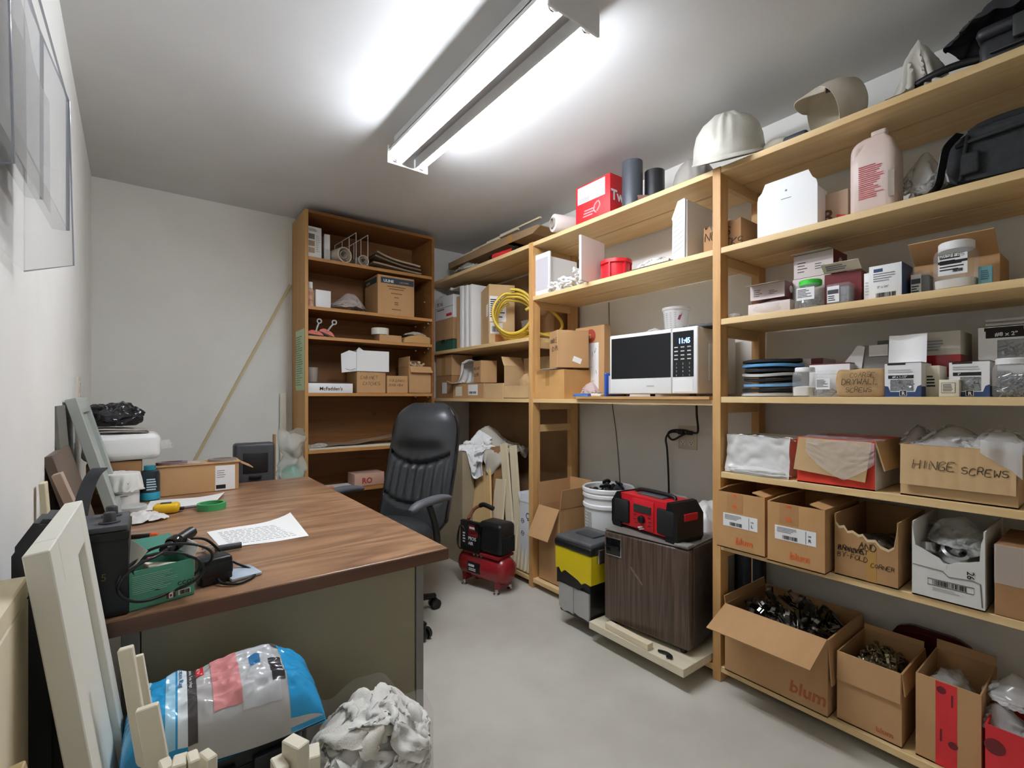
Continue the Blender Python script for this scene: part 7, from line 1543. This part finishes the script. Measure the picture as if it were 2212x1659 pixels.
b = nb(); box(b, -.045, .045, -.008, .008, .0, .012, bev=.004); o = tag(obj('utility_knife', b, BLACK, None, 40), 'black utility knife with orange tip behind the battery', 'knife'); o.location = (-.03, 1.92, Zd); o.rotation_euler = (0, 0, -.3); b = nb(); box(b, .03, .052, -.009, .009, -.0005, .0125, bev=.004); obj('tip', b, ORANGE, o, 40)
# battery
BT_ = thing('battery', 'black sealed battery with two terminals and strap at desk edge', 'battery', (-.080, 1.262, Zd), 0)
Wb, Db, Hb = .088, .15, .185
b = nb(); box(b, -Wb/2, Wb/2, 0, Db, 0, Hb-.028, bev=.003); obj('case', b, BLACK, BT_, 40); b = nb(); box(b, -Wb/2-.002, Wb/2+.002, -.002, Db+.002, Hb-.03, Hb-.012, bev=.003); obj('lid_rim', b, BLACK, BT_, 40); b = nb(); box(b, -Wb/2+.001, Wb/2-.001, .001, Db-.001, Hb-.012, Hb, bev=.003); obj('lid', b, mat('dusty_black', '#55565A', .5, '#3C3D40', 16), BT_, 40)
for yy in (.04, .11):
    b = nb(); lathe(b, [(0, 0), (.018, 0), (.018, .003), (.011, .004), (.0105, .02), (.009, .022), (0, .022)], 24, T(.012, yy, Hb)); obj('terminal', b, DGREY, BT_, 40)
txt(BT_, fm('front', Wb, Db, Hb), .0, Hb*.42, .02, '5', mat('olive_ink', '#6F6A3A', .7))
b = nb(); ribbon(b, [(-.06, .20, .02), (-.058, .19, .12), (-.05, .19, .20), (-.035, .20, .255), (-.02, .21, .275)], (.028, 0, .0), .006); o = tag(obj('rubber_strap', b, mat('dusty_rubber', '#3A3B3F', .5, '#55565A', 14), None, 50), 'curved black rubber strap standing behind the battery', 'strap'); o.location = (-.088+.012, 1.30, Zd)
# green box with cables
GB = thing('open_box', 'small green printed box with open lid on the desk edge', 'box', (.022, 1.285, Zd), 14)
Wg, Dg, Hg = .118, .115, .082; GRN = mat('green_card', '#58A487', .6)
obj('body', shell(Wg, Dg, Hg, .002), GRN, GB); flap(GB, 'b', Wg, Dg, Hg, 55, .05, mat('green_card_dark', '#2F7F68', .6), t=.0015); flap(GB, 'r', Wg, Dg, Hg, 20, .03, WPAPER, t=.0015); flap(GB, 'l', Wg, Dg, Hg, -40, .05, CREAM, t=.0015)
mf = fm('front', Wg, Dg, Hg); lines(GB, mf, -Wg*.46, Hg*.40, Wg*.75, Hg*.48, 10, mat('pale_green_ink', '#A9D6C3', .7), th=.2); txt(GB, mf, Wg*.22, Hg*.36, Hg*.15, 'CCOT', INK, bold=.0); patch(GB, 'flag_mark', mf, W*0+Wg*.05, Hg*.08, Wg*.14, Hg*.14, WPAPER); patch(GB, 'flag_bar', mf, Wg*.05, Hg*.08, Wg*.035, Hg*.14, DRED, .0012); patch(GB, 'flag_bar', mf, Wg*.155, Hg*.08, Wg*.035, Hg*.14, DRED, .0012); patch(GB, 'flag_leaf', mf, Wg*.105, Hg*.12, Wg*.03, Hg*.06, DRED, .0012); patch(GB, 'code_panel', mf, Wg*.24, Hg*.09, Wg*.2, Hg*.14, WPAPER); barcode(GB, mf, Wg*.26, Hg*.1, Wg*.16, Hg*.11)
b = nb(); box(b, -Wg/2+.004, Wg/2-.004, .004, Dg-.004, .003, Hg*.6); obj('contents', b, DGREY, GB); b = nb(); box(b, -.04, .03, .02, .06, Hg*.62, Hg*.9, RX(0) @ RY(14), bev=.003); obj('cream_piece', b, CREAM, GB)
# charger with cable bundle
AD = thing('power_adapter', 'black power adapter with coiled cable next to green box', 'adapter', (.128, 1.335, Zd), 12)
b = nb(); box(b, -.034, .034, 0, .055, 0, .062, bev=.006, seg=3); obj('brick', b, BLACK, AD, 40); b = nb(); box(b, -.035, .035, -.002, .05, .018, .05, bev=.006, seg=2); obj('band', b, BLACK, AD, 40)
b = nb(); tube(b, [(.0, -.001, .012), (.004, -.02, .006), (.03, -.045, .004), (.075, -.02, .004), (.085, .03, .005), (.05, .075, .03), (.0, .085, .09), (-.06, .07, .105)], .0034, 7, smooth=7)
b.verts.ensure_lookup_table()
cs = Vector((-.105, -.02, .10))
def wob(i, k): return Vector((-.12+.075*math.cos(i*.52+k)*(1+.12*math.sin(k*3)), -.035+.02*math.sin(i*.9+k), .062+.045*math.sin(i*.52+k)))
tube(b, [(-.06, .07, .105)]+[wob(i, 0) for i in range(3, 27)], .0032, 7, smooth=4); tube(b, [(-.04, .06, .10)]+[wob(i, 1.1)+Vector((.03, .03, .01)) for i in range(3, 20)], .0032, 7, smooth=4); obj('cable', b, BLACK, AD, 60)
b = nb(); tube(b, [(-.10, .02, .10), (-.07, .05, .108), (-.03, .08, .118)], .013, 8, smooth=3); obj('cable_bundle', b, BLACK, AD, 60); b = nb(); tube(b, [(-.115, .01, .098), (-.14, -.005, .096)], .005, 8); obj('red_sleeve', b, RED, AD, 50); b = nb(); lathe(b, [(.015, -.012), (.018, -.008), (.018, .008), (.015, .012), (.015, -.012)], 18, T(-.075, .045, .107) @ RZ(35) @ RY(80)); obj('strap', b, BLACKG, AD, 50)
b = nb(); box(b, -.04, .03, -.055, .03, 0, .008, bev=.003); o = tag(obj('phone', b, mat('pale_blue_glass', '#B9C6D2', .1), None, 40), 'pale blue phone lying under the power adapter', 'phone'); o.location = (.185, 1.385, Zd); o.rotation_euler = (0, 0, .2)
t = thing('hand_tool', 'small metal tool with grey grip lying by the papers', 'tool', (.155, 1.60, Zd), 30)
b = nb(); cyl(b, (-.0, 0, .012), (.05, -.03, .012), .009, n=14); obj('grip', b, DGREY, t, 40); b = nb(); cyl(b, (-.05, .03, .01), (0, 0, .012), .004, n=10); box(b, -.03, .0, .0, .03, .002, .02, bev=.003); obj('tip', b, CHROME, t, 40)
# sage door leaning on the wall and boards behind
def leandoor(name, label, p_bot, p_top, y0, y1, th_, stile, m, minner, zlo=None):
    """shaker panel: bottom/top X,Z of its face side, spanning y0..y1"""
    a = Vector((p_bot[0], 0, p_bot[1])); c_ = Vector((p_top[0], 0, p_top[1])); z = (c_-a).normalized(); L_ = (c_-a).length; n_ = Vector((z.z, 0, -z.x))
    M_ = Matrix(((0, n_.x, z.x, a.x), (1, 0, 0, y0), (0, n_.z, z.z, a.z), (0, 0, 0, 1)))   # local x -> +Y, local y -> face normal (+X), local z -> up the panel
    t = thing(name, label, 'panel', (0, 0, 0)); t.matrix_world = M_; W = y1-y0
    for (q0, q1, r0, r1, nm) in ((0, stile, 0, L_, 'stile'), (W-stile, W, 0, L_, 'stile'), (stile, W-stile, L_-stile, L_, 'rail'), (stile, W-stile, 0, stile, 'rail')):
        b = nb(); box(b, q0, q1, -th_, 0, r0, r1, bev=.0015, seg=1); obj(nm, b, m, t)
    b = nb(); box(b, stile-.004, W-stile+.004, -th_*.75, -th_*.45, stile-.004, L_-stile+.004); obj('centre_panel', b, minner, t)
    return t
SAGE = mat('sage_paint', '#A9B0A8', .5)
leandoor('cabinet_door', 'sage grey shaker cabinet door leaning on the left wall', (-.085, Zd), (-.203, 1.195), 2.2, 2.56, .03, .055, SAGE, SAGE)
def slab(name, label, p_bot, p_top, y0, y1, th_, m, cat='board'):
    a = Vector((p_bot[0], 0, p_bot[1])); c_ = Vector((p_top[0], 0, p_top[1])); z = (c_-a).normalized(); L_ = (c_-a).length; n_ = Vector((z.z, 0, -z.x))
    o = obj(name, (lambda b: (box(b, 0, y1-y0, -th_, 0, 0, L_, bev=.0015, seg=1), b)[1])(nb()), m)
    o.matrix_world = Matrix(((0, n_.x, z.x, a.x), (1, 0, 0, y0), (0, n_.z, z.z, a.z), (0, 0, 0, 1))); return tag(o, label, cat)
slab('picture_frame', 'beige edged dark board leaning behind the sage door', (-.135, Zd), (-.212, 1.04), 1.78, 2.12, .022, mat('dark_board', '#57463C', .5, '#6A584B', 4))
slab('grey_panel', 'dark grey board leaning flat on the left wall', (-.20, Zd), (-.228, 1.17), 2.0, 2.18, .012, mat('grey_panel', '#6E6C64', .6))
slab('beige_strip', 'thin beige strip leaning on the left wall', (-.188, Zd), (-.203, .99), 1.60, 1.64, .012, mat('beige_strip', '#D5CBAC', .6))
slab('brown_board', 'pinkish brown wood board leaning behind the battery', (-.105, Zd), (-.186, 1.0), 1.70, 1.74, .02, mat('pink_wood', '#B09A88', .6))
# ================================================================== FOREGROUND ON THE FLOOR
WP = mat('cream_white_paint', '#E9E6D8', .55)
leandoor('cabinet_door', 'cream white shaker cabinet door leaning in front of the desk', (.035, .0006), (-.103, 1.003), .845, 1.215, .026, .065, WP, WP)
# beige carton / boards at the far left
t = thing('wood_cabinet', 'pale wooden cabinet carcass against the left wall beside the cream door', 'cabinet', (-.168, .66, .0006), 0)
for (q, m_) in (((-.033, .035, 0, .26, .925, .954), PALE_Y), ((.017, .035, 0, .26, 0, .924), PALE_Z), ((-.033, -.015, 0, .26, 0, .924), PALE_Z), ((-.014, .016, .24, .258, 0, .924), PALE_Z), ((-.014, .016, .002, .018, 0, .924), PALE_Z)):
    b = nb(); box(b, *q, bev=.002, seg=1); obj('panel', b, m_, t)
slab('pine_board', 'narrow pine board leaning between the wooden cabinet and cream door', (.02, .0006), (-.115, .78), .74, .78, .018, wood('pine_dull', '#C9B48A', '#B59E72', 2))
t = thing('black_case', 'black plastic case standing behind the cream door', 'case', (-.155, 1.13, .0006), 0)
b = nb(); prism(b, [(-.03, 0), (.05, 0), (.05, .94), (.03, .985), (0.0, .99), (-.03, .94)], .10); bmesh.ops.bevel(b, geom=b.edges[:], offset=.008, segments=2, affect='EDGES'); obj('shell', b, DGREY, t, 40); b = nb(); box(b, .02, .052, -.004, .0, .5, .9, bev=.002); obj('seam', b, BLACK, t)
# timber lengths right of the door
TW = wood('timber_cream', '#F1EAD6', '#E6DCC2', 2)
for i, (u0, u1, vt, y, lab) in enumerate(((243, 272, 1402, 1.02, 'cream timber length leaning beside the white door, the tallest'), (272, 290, 1420, 1.05, 'thin cream timber length behind the tallest one'), (290, 318, 1530, .98, 'shorter cream timber length with cut top'))):
    xa, xb = bx(u0, y), bx(u1, y); zt = bz((u0+u1)/2, vt, y); L_ = zt
    stick('timber', lab, ((xa+xb)/2+.105, y-.02, .012), ((xa+xb)/2+.008, y, zt), (xb-xa)*.8, .02 if i < 2 else .03, TW, 'timber')
# black tote and wipes bag
xa, xb = .02, bx(668, 1.05)
TT = thing('storage_tote', 'black plastic storage tote on the floor before the desk', 'tote', ((xa+xb)/2, 1.03, .0006), 3)
W = (xb-xa)*1.0; Dt_ = .20; H = .54; TM = mat('tote_black', '#2A2C2F', .45)
b = nb(); lathe(b, [(0, 0), (.84, 0), (.87, .02), (.94, H-.03), (1.0, H-.03), (1.02, H-.02), (1.02, H), (.97, H), (.95, H-.02), (.86, .012), (0, .012)], 56, T(0, Dt_/2, 0) @ Matrix.Diagonal((W*.5, Dt_*.5, 1, 1)), sq=7); obj('body', b, TM, TT, 40)
b = nb(); box(b, -W*.42, W*.42, Dt_*.02, Dt_*.98, H-.06, H-.045); obj('inner_sheet', b, BLACK, TT)
for s in (-1, 1):
    b = nb(); box(b, s*W*.18-.03, s*W*.18+.03, -.012, .004, H-.10, H-.03, bev=.005); obj('rim_tab', b, TM, TT, 40)
b = nb(); box(b, W*.46, W*.53, Dt_*.3, Dt_*.7, H-.08, H-.03, bev=.006); obj('handle', b, TM, TT, 40)
# pack of wipes: pillow bag with printed fields
PB = thing('wipes_pack', 'blue and clear plastic pack of cloths lying on the tote', 'pack', ((xa+xb)/2-.02, 1.112, H-.006), -2)
Lx, Ly, Lz = .165, .112, .10
def pil(u, v, off=0.0):
    a, c_ = u*2-1, v*2-1
    k = max(0, (1-abs(a)**5))**.5*max(0, (1-abs(c_)**4))**.5
    z = .012+Lz*k*(1+.05*math.sin(a*5))+.010*k*nz((a, c_, 0), 5, 3)+.006*k*(.4-abs(nz((a*2, c_*2, 0), 4, 8)))
    return Vector((a*Lx*(1-.10*k*0), c_*Ly*(1+.04*math.sin(a*4)), z+off))
def field(name, u0, u1, v0, v1, m, off=.0008, n=(40, 90), z=False):
    off += .0008
    b = nb(); sheet(b, n[0], n[1], lambda u, v: pil(u0+(u1-u0)*u, v0+(v1-v0)*v, off)); return obj(name, b, m, PB, 70)
field('film', 0, 1, 0, 1, mat('pack_clear', '#BEBCBA', .1), 0, (130, 110))
b = nb(); sheet(b, 30, 20, lambda u, v: Vector(((u*2-1)*Lx, (v*2-1)*Ly, .010-.008*math.sin(PI*u)*math.sin(PI*v)))); obj('underside', b, SKY, PB, 60)
PBL = mat('pack_blue', '#2E9FD6', .14); field('blue_field', 0.0, .30, 0, 1, PBL, .0010); field('blue_field', .80, 1, 0, 1, PBL, .0010)
field('pale_stripe', .20, .245, .02, .98, mat('pack_pale', '#A9D7EC', .2), .0018); field('white_stripe', .255, .30, .02, .98, mat('pack_white', '#E6EEF0', .2), .0018)
field('black_field', .30, .345, .02, .98, mat('pack_dark', '#4A4545', .2), .0018); field('red_field', .345, .385, .55, .95, mat('pack_red', '#D2363C', .2), .0018)
field('pink_cloth', .42, .56, .10, .86, mat('pink_cloth', '#D98C8C', .6), .0014); field('white_swirl', .56, .76, .06, .9, mat('swirl_white', '#C9CBCC', .2), .0013); field('blue_emblem', .62, .68, .40, .58, mat('emblem_blue', '#2E74A8', .3), .0020)
field('black_photo', .72, .79, .16, .46, mat('photo_dark', '#3A3638', .2), .0018); field('dark_corner', .60, .80, .72, .97, mat('pack_dark_grey', '#5D5A5A', .2), .0016)  # dark grey field near one corner of the pack
def ptxt(s, u0, v0, du, dv, size, m, off=.0034, name='pack_lettering', bold=.02):
    """lettering laid over the pillow; text runs along v"""
    cu = bpy.data.curves.new('t', 'FONT'); cu.body = s; cu.size = 1; cu.resolution_u = 2; cu.offset = bold
    to = bpy.data.objects.new('t', cu); C.objects.link(to); me = bpy.data.meshes.new_from_object(to.evaluated_get(bpy.context.evaluated_depsgraph_get())); bpy.data.objects.remove(to); bpy.data.curves.remove(cu)
    bm = bmesh.new(); bm.from_mesh(me); bmesh.ops.triangulate(bm, faces=bm.faces); bmesh.ops.subdivide_edges(bm, edges=[e for e in bm.edges if e.calc_length() > .25], cuts=2)
    for v in bm.verts: v.co = pil(u0+v.co.y*size, v0-v.co.x*dv, off)
    bpy.data.meshes.remove(me); o = obj(name, bm, m, PB); return o
ptxt('SCRAP', .06, .93, 1, .17, .10, mat('pack_letter', '#D9EEF6', .3)); ptxt('Cotton Rags', .262, .86, 1, .085, .03, mat('letter_blue', '#2A6E9A', .4)); ptxt('la peinture, le bricolage', .312, .80, 1, .045, .022, WHITE, bold=.0); ptxt('NEW', .352, .84, 1, .10, .022, WHITE, bold=.0)
field('blue_tape', .03, .09, 0, .07, mat('painter_tape', '#2F8FC4', .5), .0026)
# rag bag
RB = thing('rag_bag', 'clear plastic bag stuffed with rags on the floor by the desk', 'bag', (.56, 1.06, .0006), 0)
xm = (bx(675, 1.06)+bx(918, 1.06))/2; RB.location = (xm, 1.06, .0006); Rw = (bx(918, 1.06)-bx(675, 1.06))/2
def bagf(u, v):
    a = 2*PI*u; z = v; ca, sa = math.cos(a), math.sin(a); prof = .86+.22*math.sin(min(1, z*1.25)*PI*.5)
    k = 1+.07*nz((ca, sa, z*1.5), 1.2, 2)+.06*(.35-abs(nz((ca*1.5, sa*1.5, z*1.2), 1.8, 5)))+max(0, v-.86)*.5*nz((ca, sa, 1), 1.5, 9)
    return Vector((Rw*.93*prof*k*ca, .155*prof*k*sa, .46*z+max(0, v-.8)*.25*nz((ca, sa, 3), 1.6, 4)))
b = nb(); sheet(b, 64, 36, bagf); bmesh.ops.remove_doubles(b, verts=b.verts, dist=1e-4); obj('film', b, CLEAR, RB, 70)
b = nb(); blob(b, Rw*.84, .135, .42, 61, .12, 2.2, 4, ridge=.1); obj('rag_fill', b, mat('rag_fill', '#C9C5BC', .9, '#DAD7D0', 8), RB, 60)
RW2 = mat('warm_rag', '#E9E5DA', .9, '#DBD5C7', 9, bump=.3, bscale=320); RGY = mat('blue_grey_rag', '#B9BCBE', .9, '#A6A9AB', 9)
G6_ = Ground(xm-.3, xm+.3, .8, 1.3, lambda x, y: .34+.14*math.exp(-((x-xm+.01)/(Rw*.95))**2-((y-1.075)/.11)**2), 160)
for i, (lab, dx, y, sz_, sd, cp_, m_) in enumerate((
        ('folded white rag pressed low in the bag front', -.02, 1.03, .46, 3, .40, CLOTH),
        ('blue grey rag hanging over the edge beside the tote', -.07, 1.07, .36, 7, .42, RGY),
        ('cream rag at the back right of the clear bag', .06, 1.12, .40, 11, .40, RW2),
        ('crumpled white rag on the left of the heap', -.06, 1.04, .42, 16, .42, CLOTH),
        ('small white rag on the right front of the heap', .055, 1.02, .38, 23, .40, CLOTH),
        ('warm white rag bunched up highest in the clear bag', -.02, 1.09, .46, 31, .40, RW2),
        ('bright white rag at the right front of the clear bag', .045, 1.03, .34, 37, .42, CLOTH))):
    cloth_obj('rag', lab, 'rag', simcloth(sz_, sz_*.85, 38, sd, cp_, G6_, (xm+dx, y), .47+.03*i, .13, 130, rot=sd, wall=(xm-.006, 1.065, Rw*1.02, .155)), m_, 'rags in the clear floor bag', .0035, G6_)
# wood scraps at the very front
def scrap(label, u0, u1, vt, y, h, th_, rz, group=None, tilt=0):
    xa, xb = bx(u0, y), bx(u1, y); zt = bz((u0+u1)/2, vt, y)
    b = nb(); box(b, -(xb-xa)/2, (xb-xa)/2, -th_/2, th_/2, 0, zt, bev=.002, seg=1); o = tag(obj('wood_scrap', b, TW, None), label, 'wood scrap', group); o.location = ((xa+xb)/2, y, .0006); o.rotation_euler = (0, math.radians(tilt), math.radians(rz))
scrap('low wood scrap nearest the tall timbers', 345, 372, 1648, .90, .3, .03, 10)
scrap('wide wood scrap standing in the front row', 372, 405, 1640, .89, .3, .03, -8)
scrap('rounded wood scrap at the end of the front row', 405, 430, 1632, .88, .3, .03, 5)
scrap('small wood scrap set apart before the black tote', 436, 462, 1628, .90, .3, .03, 20)
scrap('square wood block with end grain beside the tote', 622, 655, 1600, .93, .3, .045, 25)
scrap('wood block tucked behind the square one', 652, 690, 1622, .95, .3, .04, -12)
scrap('flat wood piece lying between tote and blocks', 590, 618, 1645, .93, .3, .04, 5)
